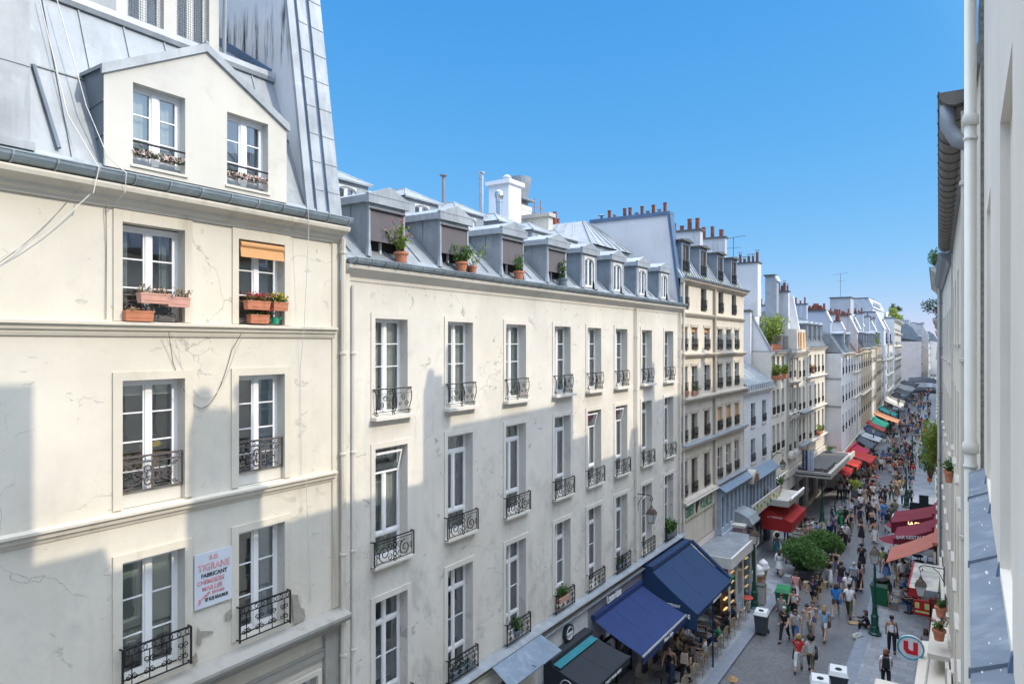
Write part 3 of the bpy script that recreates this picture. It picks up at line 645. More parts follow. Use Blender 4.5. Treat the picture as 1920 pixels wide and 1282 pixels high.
fbox('pink terracotta box with dry stems, hung right on the same top floor railing',6.62,14.64,.40,M_TERRAP,MATS['dry_stems'],None,2,n=40)
fbox('plain orange terracotta box standing on the ledge below the pink ones',5.98,14.38,.46,M_TERRA,MATS['dry_stems'],None,3,.06,n=12,up=.04)
fbox('terracotta box of red and green flowers, upper left at the window with the orange blind',8.22,14.66,.50,M_TERRA,M_LEAFG,M_RED,4)
fbox('terracotta box of yellow flowers, upper right at the window with the orange blind',8.72,14.66,.34,M_TERRA,M_LEAFG,M_YEL,5)
fbox('terracotta box of crimson flowers on the sill below the other two',8.30,14.40,.42,M_TERRA,M_LEAFG,M_RED,6,.04)
w_=thing('watering_can','small green watering can on the sill beside the crimson flower box','watering can',(LX-.0,8.72,14.40))
m=MB(); m.lathe([(.07,0),(.07,.12),(.05,.13)],n=12); m.tube([(0,.06,.04),(0,.12,.1),(0,.16,.16)],.012,6); m.tube([(0,-.06,.02),(0,-.12,.08),(0,-.04,.14)],.01,5); m.build('can',flat('green_plastic',(.02,.30,.18),.4),w_)

# rolled blind over the right hand top window
m=MB(Y0); m.tube([(.01,7.92,15.90),(.01,8.90,15.90)],.06,10); m.hexa([(.04,7.92,15.66),(.06,7.92,15.66),(.06,8.90,15.66),(.04,8.90,15.66)],[(.0,7.92,15.95),(.02,7.92,15.95),(.02,8.90,15.95),(.0,8.90,15.95)]); m.build('rolled_blind',M_ORANGE,b)
# broken plaster low on the wall
for pts in ([(9.15,8.26),(9.45,8.3),(9.42,8.5),(9.33,8.55),(9.25,8.85),(9.10,8.9)],[(7.05,8.62),(7.12,8.6),(7.15,8.75),(7.35,8.72),(7.36,8.76),(7.1,8.85),(7.05,8.95)],[(7.62,8.85),(7.75,8.9),(7.72,9.05),(7.6,9.0)],[(6.98,8.28),(7.06,8.33),(7.03,8.5),(6.95,8.45)]):
    MB(Y0).prism(pts,'x',.0315,.036).build('bare_patch',flat('bare_render',(.36,.33,.28),.95,var=.2,vs=20,bmp=.6),b)
# drainpipe in the joint to the next house
downpipe(b,Y0,10.40,0,16.3,.12,.06,P_B1T)
# ---------------------------------------------------------------- second house: long off-white front, eight bays, zinc mansard with two rows of dormers
Y0=10.46; b=thing('townhouse','long off-white house with peeling plaster, eight bays and two rows of zinc dormers','house',(LX,Y0,0))
YC=[12.03,14.70,17.46,20.35,22.74,25.12,27.72,30.34]; WW=1.10
H2=[]
for y in YC: H2+=[(y-.55,y+.55,12.30,14.60),(y-.55,y+.55,8.80,11.55),(y-.55,y+.55,5.02,7.98)]
m=MB(Y0); m.wall(Y0,31.86,4.8,15.65,H2,.26); m.quad((0,31.86,0),(-12,31.86,0),(-12,31.86,15.8),(0,31.86,15.8))
m.box(0,.10,10.50,10.62,4.9,15.65)
m.build('wall',P_B2,b)
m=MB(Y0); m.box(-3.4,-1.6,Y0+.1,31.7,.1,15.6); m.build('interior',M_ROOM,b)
m=MB(Y0)
m.sweep([(0,15.42),(.02,15.42),(.03,15.50),(.10,15.56),(.22,15.66),(.26,15.68),(.28,15.76),(0,15.80)],Y0,31.9)
m.build('cornice',P_B2T,b)
rr=random.Random(4); hearts=leaf('window_stickers',(.75,.75,.65),(.7,.5,.3))
PANEB={0:'blue',}
for i,y in enumerate(YC):
    o=put_win(b,Y0,y,12.32,WW,2.28,[(1,2,4)],depth=.23,k=i,fw=.05,stile=.10,curt=(.99 if i%3 else .86,M_CURTG if i>1 else M_CURT),
        rail=rail_belly(1.28,.60,M_IRON),railz=.02,railx=.0,sill=(.20,.10,.14),sur=(.13,.14,-.05,.025),surmat=P_B2T)
    o=put_win(b,Y0,y,8.85,WW,2.70,[(.34,1,1),(1,2,1),(.27,1,1)],depth=.24,k=i+1,fw=.055,stile=.08,curt=(.97 if i<2 else .8,M_CURT if i!=1 else M_CURTB),
        rail=rail_scroll(1.34,.60,M_IRON),railz=-.06,sill=(.16,.08,.13),sur=(.13,.13,-.05,.025),surmat=P_B2T)
    if i in(0,4,5):
        m=MB(); hw=.47; m.hexa([(.0,-hw,2.03),(.03,-hw,2.03),(.03,hw,2.03),(0,hw,2.03)],[(-.16,-hw,2.58),(-.13,-hw,2.58),(-.13,hw,2.58),(-.16,hw,2.58)]) if 0 else [m.hexa([(0,a_,2.05),(.03,a_,2.05),(.03,c_,2.05),(0,c_,2.05)],[(.14,a_,2.58),(.17,a_,2.58),(.17,c_,2.58),(.14,c_,2.58)]) for a_,c_ in((-hw,-hw+.05),(hw-.05,hw))]
        m.box(.0,.03,-hw+.05,hw-.05,2.05,2.10); m.box(.13,.17,-hw+.05,hw-.05,2.53,2.58); m.quad((.015,-hw,2.06),(.015,hw,2.06),(.15,hw,2.57),(.15,-hw,2.57),1); m.build('open_hopper',[M_WHITE,M_GLASS],o)
    if i in(2,3):
        m=MB()
        for k in range(46):
            yy=rr.uniform(-.48,.48); zz=rr.uniform(.2,1.5); s_=.022
            m.add([(-.035,yy-s_,zz),(-.035,yy,zz-s_*1.3),(-.035,yy+s_,zz),(-.035,yy,zz+s_*1.1)],[(0,1,2,3)])
        m.build('stickers',hearts,o)
    o=put_win(b,Y0,y,5.04,WW,2.92,[(.35,2,1),(1,2,2),(.35,2,1)],depth=.24,k=i+2,fw=.06,stile=.08,curt=(.5,M_CURTB),
        rail=rail_dense(1.30,.62,M_IRON),railz=-.03,sur=(.14,.14,.0,.03),surmat=P_B2T)
# lower ledge with zinc, ground floor fronts
m=MB(Y0); m.sweep([(0,4.62),(.06,4.62),(.10,4.70),(.20,4.76),(.24,4.84),(.24,4.86),(0,4.90)],Y0,31.9); m.build('string_course',plaster('yellowed_stone',(.48,.40,.27),.7,(.15,.13,.1)),b)
m=MB(Y0); m.sweep([(0,4.90),(.26,4.865),(.28,4.86),(.28,4.84),(.30,4.86),(.26,4.90),(.02,5.0),(0,5.0)],Y0,31.9)
m.sweep([(.09,4.54),(.22,4.52),(.24,4.55),(.24,4.58),(.06,4.62)],18.5,31.9)
m.build('zinc_ledge',M_ZINC,b)
# shopfronts behind the awnings
sh=[(10.5,14.6,flat('teal_shopfront',(.03,.09,.10),.5)),(14.6,18.45,M_STONEL),(18.5,22.05,flat('white_shopfront',(.60,.62,.63),.5)),(22.1,27.0,flat('grey_shopfront',(.22,.22,.25),.5)),(27.05,31.84,flat('navy_shopfront',(.03,.045,.08),.5))]
for i,(a,c,mt) in enumerate(sh):
    m=MB(Y0); hh=[(a+.35,c-.35,.35 if i!=1 else .02,3.1)]; m.wall(a,c,0,4.62,hh,.35,.09); None
    m.box(-.02,.09,a-.05,a,0,4.62); f=m.build('shopfront',mt,b)
    g=MB(Y0); g.quad((-.25,a+.3,.3),(-.25,c-.3,.3),(-.25,c-.3,3.15),(-.25,a+.3,3.15)); g.build('shop_window',M_GLASS,f)
    g=MB(Y0); n=3
    for k in range(n+1): yy=a+.35+(c-a-.7)*k/n; g.box(-.28,-.2,yy-.03,yy+.03,.3,3.1)
    g.box(-.29,-.19,a+.35,c-.35,2.4,2.46); g.build('glazing_bar',M_DARK if i!=1 else M_GREYW,f)
m=MB(Y0); m.box(.092,.10,19.0,21.9,3.35,3.75)
for k in range(60): m.box(.10,.106,19.0+k*.048,19.02+k*.048,3.36,3.74)
m.build('vent_grille',M_GREYW,b)
# roof
SLP=[(-.02,15.92),(-.25,16.10),(-1.55,17.35),(-2.5,17.62),(-5.0,18.95),(-9.5,17.6)]
m=MB(Y0)
for (x0,z0),(x1,z1) in zip(SLP,SLP[1:]): m.quad((x0,Y0,z0),(x0,31.8,z0),(x1,31.8,z1),(x1,Y0,z1))
y=Y0+.5
while y<31.7:
    for (x0,z0),(x1,z1) in list(zip(SLP,SLP[1:]))[1:4]:
        m.hexa([(x0,y-.015,z0),(x0,y+.015,z0),(x1,y+.015,z1),(x1,y-.015,z1)],[(x0+.02,y-.015,z0+.035),(x0+.02,y+.015,z0+.035),(x1+.02,y+.015,z1+.035),(x1+.02,y-.015,z1+.035)])
    y+=.6
m.sweep([(-.02,15.80),(.12,15.80),(.12,15.88),(.0,15.95),(-.25,16.12),(-.25,16.05)],Y0,31.9)
m.quad((-12,Y0,18.0),(-12,31.8,18.0),(-9.5,31.8,17.6),(-9.5,Y0,17.6))
roof=m.build('roof',M_ZINC,b)
m=MB(Y0); m.sweep([(-5.15,18.90),(-4.85,18.88),(-4.9,19.05),(-5.1,19.05)],Y0,31.8); m.build('ridge_tiles',M_STONEL,roof)
gutter(b,Y0,Y0+.05,31.9,15.90,.14,.125,.43)
def zdormer(y,w,x,z0,z1,zp,depth,zback,screen,roofm=M_ZINCL):
    """zinc dormer: cheeks, low gabled hood, flared posts, arched or screened opening"""
    a=w/2; m=MB(Y0); hw=.56 if screen else .36; ztop=z1-.12
    # posts and head
    for s in(-1,1):
        ya,yb=sorted((y+s*a,y+s*hw)); m.box(x-.06,x,ya,yb,z0,z1)
        m.hexa([(x-.06,ya-(.07 if s<0 else 0),z0),(x+.05,ya-(.07 if s<0 else 0),z0),(x+.05,yb+(.07 if s>0 else 0),z0),(x-.06,yb+(.07 if s>0 else 0),z0)],[(x-.06,ya,z0+.30),(x+.002,ya,z0+.30),(x+.002,yb,z0+.30),(x-.06,yb,z0+.30)])
    m.box(x-.06,x,y-hw,y+hw,ztop,z1); d=m.build('dormer',M_ZINCL,roof)
    for s in(-1,1):
        m=MB(Y0); yy=y+s*(a-.02); m.add([(x-.05,yy,z0),(x-.05,yy,z1+.05),(x-depth,yy,z1+.05),(x-depth,yy,zback),],[(0,1,2,3)])
        for k in (1,2): m.box(x-.05-depth*k/3-.012,x-.05-depth*k/3+.012,min(yy,yy+s*.02),max(yy,yy+s*.02),z0+.3+.4*k,z1+.03)
        m.add([(x-.05,yy,z0-.1),(x-.05,yy,z0),(x-depth,yy,zback),(x-depth,yy,z0-.1)],[(0,1,2,3)]); m.build('dormer_cheek',M_ZINCD if not screen else M_ZINC,d)
    m=MB(Y0); e=a+.09; zf=z1
    m.prism([(y-e,zf),(y+e,zf),(y+e,zf+.20),(y,zp),(y-e,zf+.20)],'x',x-.02,x+.09)
    m.prism([(y-e,zf+.02),(y+e,zf+.02),(y+e,zf+.19),(y,zp-.02),(y-e,zf+.19)],'x',x-depth-.5,x-.02)
    m.box(x+.09,x+.10,y-e,y+e,zf+.19,zf+.205)
    for s in(-1,1): m.box(x-.9,x-.88,y+s*(e+.005)-.006,y+s*(e+.005)+.006,zf,zf+.2); m.tube([(x+.09,y+s*e,zf+.22),(x-.0,y+s*e,zf+.22)],.02,5)
    m.build('dormer_hood',roofm,d)
    if screen:
        q=MB(Y0); q.box(x-.025,x-.015,y-hw,y+hw,z0+.38,ztop-.02); q.tube([(x+.03,y-hw-.03,ztop-.0),(x+.03,y+hw+.03,ztop-.0)],.022,6); q.build('grey_screen',M_GREYSCREEN,d)
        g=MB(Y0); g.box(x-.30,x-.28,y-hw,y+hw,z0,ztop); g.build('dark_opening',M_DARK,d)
        f=MB(Y0); f.box(x-.27,x-.22,y-.03,y+.03,z0,z0+.4); f.box(x-.27,x-.1,y-hw,y+hw,z0-.0,z0+.05); f.build('window',M_WHITE,d)
    else:
        wz0=z0+.05; o=obj('window',win_frame(hw*2,ztop-wz0,[(1,2,1)],M_WHITE,.05,.07),d,(x-.05,y-Y0,wz0)); obj('pane',pane_mesh(hw*2,ztop-wz0,int(y)%4),o)
        if int(y*3)%2: obj('blind',blind_mesh(hw*2,ztop-wz0,.9,M_CURTB),o)
        f=MB(Y0); n=8; pr=[(y-hw,ztop-.16)]+[(y-hw*math.cos(PI*i/n),ztop-.16+.14*math.sin(PI*i/n)) for i in range(1,n)]+[(y+hw,ztop-.16),(y+hw,ztop),(y-hw,ztop)]
        f.prism(pr,'x',x-.05,x+.004); f.ring(y-hw,y+hw,z0,ztop,.05,.05,0,x-.0,x+.012); f.build('arched_head',M_OLDWHITE,o,(-(x-.05),-(y-Y0),-wz0))
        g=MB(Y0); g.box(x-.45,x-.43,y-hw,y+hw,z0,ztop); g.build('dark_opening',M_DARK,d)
    return d
for i,(ya,yb) in enumerate([(11.33,12.72),(13.92,15.32),(16.80,18.18),(19.48,20.94),(21.92,23.28),(24.36,25.74),(26.88,28.22),(29.40,30.80)]):
    zdormer((ya+yb)/2,yb-ya-.16,-.12,16.05,17.30,17.76,1.75,17.25,i<4)
def hdormer(y,w,x,z0,z1,zp,depth):
    """upper dormer: hipped zinc roof with rolls, white arched window"""
    a=w/2; m=MB(Y0)
    m.wall(y-a,y+a,z0,z1,[(y-.34,y+.34,z0+.05,z1-.14)],.10,x)
    for s in(-1,1): m.quad((x,y+s*a,z0),(x-depth,y+s*a,z0),(x-depth,y+s*a,z1),(x,y+s*a,z1))
    d=m.build('dormer',M_ZINCL,roof); e=a+.10; m=MB(Y0); rx=x-a*.9
    P=[(x+.10,y-e,z1),(x+.10,y+e,z1),(rx,y,zp),(x-depth,y-e,z1),(x-depth,y+e,z1),(x-depth,y,zp)]
    m.add(P,[(0,1,2),(0,2,5,3),(1,4,5,2)]); m.add([(p[0],p[1],p[2]-.05) for p in P[:2]]+[P[0],P[1]],[(0,1,3,2)])
    m.tube([P[0],P[2],P[5]],.03,5); m.tube([P[1],P[2]],.03,5)
    for k in range(1,4):
        t=k/4
        for s in(-1,1): m.tube([(x+.1-depth*t,y+s*e,z1+.02),(max(x-depth,rx-(depth*.85)*t*.8),y,zp+.02)],.02,4)
    m.build('dormer_roof',M_ZINC,d)
    o=obj('window',win_frame(.68,z1-z0-.19,[(1,2,1)],M_WHITE,.05,.06),d,(x-.06,y-Y0,z0+.05)); obj('pane',pane_mesh(.68,z1-z0-.19,int(y)%4),o)
    f=MB(Y0); n=8; zt=z1-.14; pr=[(y-.34,zt-.14)]+[(y-.34*math.cos(PI*i/n),zt-.14+.12*math.sin(PI*i/n)) for i in range(1,n)]+[(y+.34,zt-.14),(y+.34,zt),(y-.34,zt)]
    f.prism(pr,'x',x-.06,x+.004); f.build('arched_head',M_OLDWHITE,o,(-(x-.06),-(y-Y0),-(z0+.05)))
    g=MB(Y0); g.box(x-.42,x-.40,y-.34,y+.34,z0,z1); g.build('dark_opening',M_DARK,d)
for y in(12.9,15.95,18.38,20.8,23.12,25.3): hdormer(y,1.55,-2.45,17.55,18.42,18.86,2.6)
# big hipped pavilion beside the party wall
m=MB(Y0); x,a,y,z1,zp=-2.3,2.15,28.95,18.42,19.75
m.wall(y-a,y+a,17.2,z1-.02,[(y-.2,y+.55,17.55,18.1)],.1,x)
m.quad((x,y-a,17.2),(x-4,y-a,17.2),(x-4,y-a,z1),(x,y-a,z1)); pv=m.build('pavilion',M_ZINCL,roof)
m=MB(Y0); e=a+.15; P=[(x+.15,y-e,z1),(x+.15,y+e,z1),(x-1.2,y-.5,zp),(x-1.2,y+.5,zp),(x-4.5,y-e,z1),(x-4.5,y+e,z1),(x-3.4,y-.5,zp),(x-3.4,y+.5,zp)]
m.add(P,[(0,1,3,2),(0,2,6,4),(1,5,7,3),(2,3,7,6)])
for k in range(6):
    t=k/5; m.tube([(x+.15-4.3*t,y-e,z1+.02),(x-1.2-2.2*t,y-.5,zp+.02)],.03,4)
for k in range(7):
    t=k/6; m.tube([(x+.15,y-e+2*e*t,z1+.02),(x-1.2,y-.5+t,zp+.02)],.03,4)
m.build('pavilion_roof',M_ZINC,pv)
m=MB(Y0)
for k in range(7): m.box(x-.03,x-.02,y-.2+k*.11,y-.16+k*.11,17.55,18.1)
for k in range(6): m.box(x-.035,x-.015,y-.2,y+.55,17.55+k*.1,17.58+k*.1)
m.build('lattice',M_OLDWHITE,pv)
# party wall at the far end with chimney pots
m=MB(Y0); m.prism([(-.03,15.9),(-.58,20.28),(-4.75,20.28),(-4.75,19.6),(-10,19.4),(-10,15.9)],'y',31.86,32.34); pw=m.build('party_wall',P_PARTY,b)
m=MB(Y0); m.box(-4.85,-.50,31.80,32.40,20.28,20.46); m.box(-10,-4.85,31.80,32.40,19.6,19.72); m.build('coping',M_LEAD,pw)
m=MB(Y0); m.prism([(-.03,15.9),(.05,15.9),(-.50,20.28),(-.58,20.28)],'y',31.84,32.36); m.prism([(-.10,16.2),(-.02,15.9),(-.56,20.2),(-.62,20.2)],'y',31.81,31.84); m.build('zinc_edge',M_LEAD,pw)
for k,x_ in enumerate([-.85,-1.15,-1.45,-1.75,-2.05,-2.35,-2.7,-3.0,-3.55,-3.85]):
    h=[.55,.22,.5,.2,.5,.18,.5,.5,.2,.48][k]; p=MB(Y0); h*=.88; p.lathe([(.10,0),(.085,.04),(.085,h-.05),(.10,h-.05),(.10,h),(.07,h),(.07,h-.1)],(x_,32.1,20.46),10); p.build('chimney_pot',M_POT if h>.3 else M_ZINCD,pw)
p=MB(Y0); p.lathe([(.06,0),(.06,.2),(.2,.2),(.02,.28)],(-4.3,32.1,20.46),10); p.build('chimney_cowl',M_ZINCD,pw)
# roof stacks and vents, standing further back
def stack(y0,y1,x0,x1,z0,z1,mat,cap=.10,capm=None,n=0,ch='chimney'):
    m=MB(Y0); m.box(x0,x1,y0,y1,17.3,z1); c=m.build(ch,mat,roof); q=MB(Y0); q.box(x0-cap,x1+cap,y0-cap,y1+cap,z1,z1+.18); q.build('chimney_cap',capm or mat,c)
    for k in range(n):
        p=MB(Y0); h=.45 if k%2 else .75; p.lathe([(.12,0),(.10,h-.05),(.12,h),(.08,h),(.08,h-.1)],((x0+x1)/2,y0+(y1-y0)*(k+.5)/n,z1+.18),10); p.build('chimney_pot',M_POT,c)
    return c
WS=flat('white_stack',(.80,.80,.82),.7,var=.02)
c=stack(25.40,26.42,-6.7,-5.6,18.6,21.22,WS,.12); p=MB(Y0); p.lathe([(.2,0),(.22,.16),(.1,.28)],(-5.9,25.7,21.4),12); p.build('chimney_cowl',M_ZINCL,c)
STEEL=flat('steel_flue',(.55,.58,.62),.25,.9,var=.1)
def flue(x,y,z0,z1,r,cap):
    m=MB(Y0); m.lathe([(r,-1.0),(r,z1-z0)],(x,y,z0),14)
    if cap==1: m.lathe([(r,0),(r*1.6,.02),(r*1.6,.06),(r,.08)],(x,y,z1+.06),14); m.lathe([(r*1.2,0),(r*1.2,.05)],(x,y,z1-.15),14)
    if cap==2: m.lathe([(r*.9,0),(r*1.2,.04),(r*1.5,.18),(r*1.3,.34),(r*.5,.42),(0.01,.44)],(x,y,z1),14); m.lathe([(r*1.2,0),(r*1.2,.06)],(x,y,z1-.1),14)
    return m.build('flue',STEEL,roof)
flue(-3.2,20.05,18.3,20.12,.09,1); flue(-4.6,23.2,18.9,19.95,.13,2)
m=MB(Y0); m.lathe([(.06,-1.5),(.06,.55),(.14,.56),(.14,.60)],(-3.7,18.5,19.3),10); m.build('vent_pipe',M_ZINCD,roof)
c=stack(27.7,28.6,-7.2,-6.4,19,20.55,flat('cream_stack',(.70,.67,.58),.8),.02)
m=MB(Y0); m.hexa([(-7.2,27.7,20.55),(-6.4,27.7,20.55),(-6.4,28.6,20.55),(-7.2,28.6,20.55)],[(-7.05,27.9,21.0),(-6.55,27.9,21.0),(-6.55,28.4,21.0),(-7.05,28.4,21.0)]); m.box(-7.35,-6.25,27.6,28.7,21.0,21.08)
m.lathe([(.40,21.1),(.44,21.4),(.54,21.85),(.57,22.15),(.50,22.16)],(-6.8,28.15,0),18); m.build('extractor_fan',M_ZINC,c)
m=MB(Y0)
for y_ in(28.7,29.3): m.tube([(-6.3,y_,19.4),(-6.3,y_,21.2)],.02,4)
for z in(20.2,20.5,20.8): m.tube([(-6.3,28.6,z),(-6.3,29.6,z)],.02,4)
m.build('ladder_rail',flat('rust',(.35,.15,.07),.8),c)
stack(27.2,27.6,-9,-4.6,18.8,19.9,flat('dirty_stack',(.60,.57,.50),.85,var=.2),.10,M_STONE,2)
stack(29.7,30.3,-6.6,-5.0,18.9,19.72,flat('dirty_stack',(.60,.57,.50),.85),.12,M_STONE,2)
stack(31.0,31.5,-9,-5.4,18.9,19.75,WS,.10,M_LEAD,0)
# drainpipes
downpipe(b,Y0,10.72,0,15.3,.10,.06,P_B2T); downpipe(b,Y0,26.42,4.9,15.5,.10,.05,P_B2T); downpipe(b,Y0,31.62,4.9,15.5,.10,.05,P_B2T)
for nm,y_,k,args in (('oleander in a terracotta pot with pink blossom at the first dormer',12.35,1,dict(lf=M_LEAFY,pt=M_PINK,n=170,up=.75,sp=.55)),('bushy olive in a terracotta pot at the second dormer',14.75,2,dict(lf=M_LEAFG,pt=None,n=200,up=.5,sp=.35)),('loose green shrub in a clay pot at the third dormer',17.6,3,dict(lf=M_LEAFG,pt=None,n=130,up=.65,sp=.4)),('thin upright shrub in a grey pot at the fourth dormer',20.35,4,dict(lf=M_LEAFG,pt=None,n=100,up=.75,sp=.15))):
    pot('potted_plant',nm,(LX+.02,y_,15.98),.17,.26,M_TERRA if k<4 else M_ZINCD,args['lf'],n=args['n'],spread=args['sp'],up=args['up'],seed=k,petals=args['pt'],cat='potted plant',group='plants on the gutter ledge',leaf_len=.11)
pot('potted_plant','straggly yellow green branch in a small pot right of the olive',(LX+.02,15.25,15.98),.12,.2,M_TERRA,M_LEAFY,n=70,spread=.5,up=.8,seed=9,cat='potted plant',group='plants on the gutter ledge',leaf_len=.1)
pot('potted_plant','leafy green basil in a pot on the first floor railing above the school canopy',(LX+.12,17.35,5.1),.13,.22,M_ZINCD,M_LEAFG,n=150,spread=.25,up=.45,seed=11,cat='potted plant',leaf_len=.1)
pot('flower_box','green plants in a terracotta box on the fourth first floor railing',(LX+.10,20.2,5.3),.1,.17,M_TERRAP,M_LEAFG,n=130,spread=.15,up=.35,seed=12,rect=(.09,.3),cat='flower box',leaf_len=.08)
pot('flower_box','rosemary box behind the second first floor railing of the long house',(LX+.02,14.7,5.05),.1,.17,M_ZINCD,M_LEAFD,n=90,spread=.1,up=.2,seed=13,rect=(.09,.45),cat='flower box',leaf_len=.05)
pot('flower_box','overgrown spiky plants filling the last first floor railing of the long house',(LX+.06,30.35,5.1),.1,.2,M_ZINCD,M_LEAFG,n=220,spread=.3,up=.6,seed=14,rect=(.1,.5),cat='flower box',leaf_len=.14)
pot('flower_box','low green plants behind the sixth first floor railing',(LX+.02,25.1,5.1),.1,.2,M_ZINCD,M_LEAFG,n=80,spread=.1,up=.25,seed=15,rect=(.09,.4),cat='flower box',leaf_len=.06)
# ---------------------------------------------------------------- generic street house used for the rest of both rows
def fwin_mesh(w,h,framem,rail,blind=None,rows=3,sill=True,dep=.16,shut=None):
    """window of a house further off: frame, bars, glass, railing in one mesh"""
    def f():
        m=MB(); x=-dep; m.ring(-w/2+.05,w/2-.05,.05,h-.05,.05,.05,.05,x-.04,x); m.box(x-.035,x+.008,-.045,.045,.05,h-.05)
        for r in range(1,rows): z=h*r/rows; m.box(x-.03,x-.004,-w/2+.05,w/2-.05,z-.014,z+.014)
        m.quad((x-.02,-w/2+.05,.05),(x-.02,w/2-.05,.05),(x-.015,w/2-.05,h-.05),(x-.015,-w/2+.05,h-.05),1)
        if blind: m.box(x+.02,x+.04,-w/2+.02,w/2-.02,h*(1-blind[0]),h-.01,3)
        if rail:
            m.box(.02,.05,-w/2-.02,w/2+.02,rail-.03,rail,2); m.box(.02,.04,-w/2,w/2,.08,.10,2)
            n=7
            for i in range(n+1): y=-w/2+w*i/n; m.box(.025,.045,y-.011,y+.011,.08,rail-.03,2)
            for i in range(n): y=-w/2+w*(i+.5)/n; m.box(.028,.042,y-.03,y+.03,rail*.35,rail*.55,2)
        if sill: m.box(-dep,.07,-w/2-.06,w/2+.06,-.08,-.003,4)
        if shut:
            for s in(-1,1):
                a,b=sorted((s*(w/2+.02),s*(w/2+.42))); m.box(.01,.05,a,b,0,h,3)
        return m.mesh('window',[framem,M_GLASSD,M_IRON,(blind or shut or (0,M_ORANGE))[1],M_STONEL])
    return cached(('fw',w,h,framem.name,rail,blind and (blind[0],blind[1].name),rows,sill,dep,bool(shut)),f)
def place(P0,P1):
    dx,dy=P1[0]-P0[0],P1[1]-P0[1]; return math.hypot(dx,dy),math.atan2(dy,dx)-PI/2
def lx(Y):
    """X of the left building line"""
    return LX if Y<72.5 else -10.1-.034*(Y-72.5)
def rx(Y): return .14 if Y<4 else -.0307*Y+.26*max(0,1-(Y-4)/22)
def house(label,P0,P1,zE,mat,floors,ys,w,depth=10,prof=None,roofm=None,dorm=(),chim=(),trim=None,bands=(),cornice=True,frame=None,rail=.75,blinds={},shopmat=None,shopz=3.6,sills=True,sur=0,zbase=0,flank=None,dz=(.5,2.0),dw=1.15,rows=3,pipe=None,name='townhouse',gut=True,dorm_m=None):
    L,rz=place(P0,P1); b=thing(name,label,'house',(P0[0],P0[1],0),rz); trim=trim or M_STONEL; roofm=roofm or M_ZINC; frame=frame or M_OLDWHITE
    if isinstance(ys,int): ys=[L*(i+.5)/ys for i in range(ys)]
    holes=[(y-w/2,y+w/2,z0,z1) for z0,z1 in floors for y in ys]
    m=MB(); m.wall(0,L,shopz,zE,holes,.16)
    m.quad((0,0,0),(-depth,0,0),(-depth,0,zE),(0,0,zE)); m.quad((0,L,0),(-depth,L,0),(-depth,L,zE),(0,L,zE)); m.quad((-depth,0,0),(-depth,L,0),(-depth,L,zE),(-depth,0,zE))
    m.build('wall',mat,b)
    n=0
    for j,(z0,z1) in enumerate(floors):
        for i,y in enumerate(ys):
            bl=blinds.get((j,i)) or blinds.get(j)
            o=obj('window',fwin_mesh(w,z1-z0,frame,rail,bl,rows,sills),b,(0,y,z0))
            if sur: 
                def f(h=z1-z0):
                    q=MB(); q.ring(-w/2,w/2,0,h,sur,sur*1.1,0,.002,.03); return q.mesh('surround',trim)
                obj('surround',cached(('fs',w,round(z1-z0,2),sur,trim.name),f),o)
    # shop storey
    sm=shopmat or M_STONEL; m=MB(); k=max(1,int(L/4)); hs=[(L*i/k+.35,L*(i+1)/k-.35,.3,2.75) for i in range(k)]
    m.wall(0,L,zbase,shopz,hs,.3,.05); m.box(.05,.16,0,L,shopz-.55,shopz-.02); s=m.build('shopfront',sm,b)
    m=MB()
    for a,c,d,e in hs: m.quad((-.2,a,d),(-.2,c,d),(-.2,c,e),(-.2,a,e))
    m.build('shop_window',M_GLASSD,s)
    m=MB()
    for z,p,h in bands: m.sweep([(0,z-h),(p*.4,z-h),(p,z-h*.3),(p,z),(0,z+.03)],0,L)
    if cornice: m.sweep([(0,zE-.32),(.06,zE-.32),(.12,zE-.2),(.26,zE-.1),(.30,zE),(0,zE+.02)],0,L)
    if m.v: m.build('cornice',trim,b)
    prof=prof or [(.1,0),(-1.1,2.6),(-3.6,3.7),(-7.5,2.6),(-10,0)]
    m=MB(); pr=[(x,zE+.02+z) for x,z in prof]; m.sweep(pr,0,L)
    for (x0,z0),(x1,z1) in zip(pr,pr[1:3]):
        y=.3
        while y<L-.1:
            m.hexa([(x0,y-.012,z0),(x0,y+.012,z0),(x1,y+.012,z1),(x1,y-.012,z1)],[(x0+.03,y-.012,z0+.02),(x0+.03,y+.012,z0+.02),(x1+.03,y+.012,z1+.03),(x1+.03,y-.012,z1+.03)]); y+=.55
    rf=m.build('roof',roofm,b)
    if gut: gutter(b,0,.02,L-.02,zE+.06,.14,.10,.6)
    (x0,z0),(x1,z1)=pr[0],pr[1]
    for y in dorm:
        a=dw/2; xf=-.12; q=MB(); h=dz[1]; t=(h-(0))/(z1-z0); xb=x0+(x1-x0)*min(1,(h+zE-z0)/(z1-z0))-.15
        q.wall(y-a,y+a,zE+dz[0]-.35,zE+h,[(y-a+.14,y+a-.14,zE+dz[0],zE+h-.1)],.1,xf)
        for s in(-1,1): q.quad((xf,y+s*a,zE),(xb,y+s*a,zE),(xb,y+s*a,zE+h),(xf,y+s*a,zE+h))
        d=q.build('dormer',dorm_m or M_ZINCD,rf); q=MB(); q.prism([(y-a-.1,zE+h),(y+a+.1,zE+h),(y+a+.08,zE+h+.1),(y,zE+h+.28),(y-a-.08,zE+h+.1)],'x',xb,xf+.12); q.build('dormer_roof',roofm,d)
        q=MB(); ww=2*a-.28; q.ring(y-ww/2+.05,y+ww/2-.05,zE+dz[0]+.05,zE+h-.15,.05,.05,.05,xf-.08,xf-.04); q.box(xf-.08,xf-.03,y-.035,y+.035,zE+dz[0]+.05,zE+h-.15)
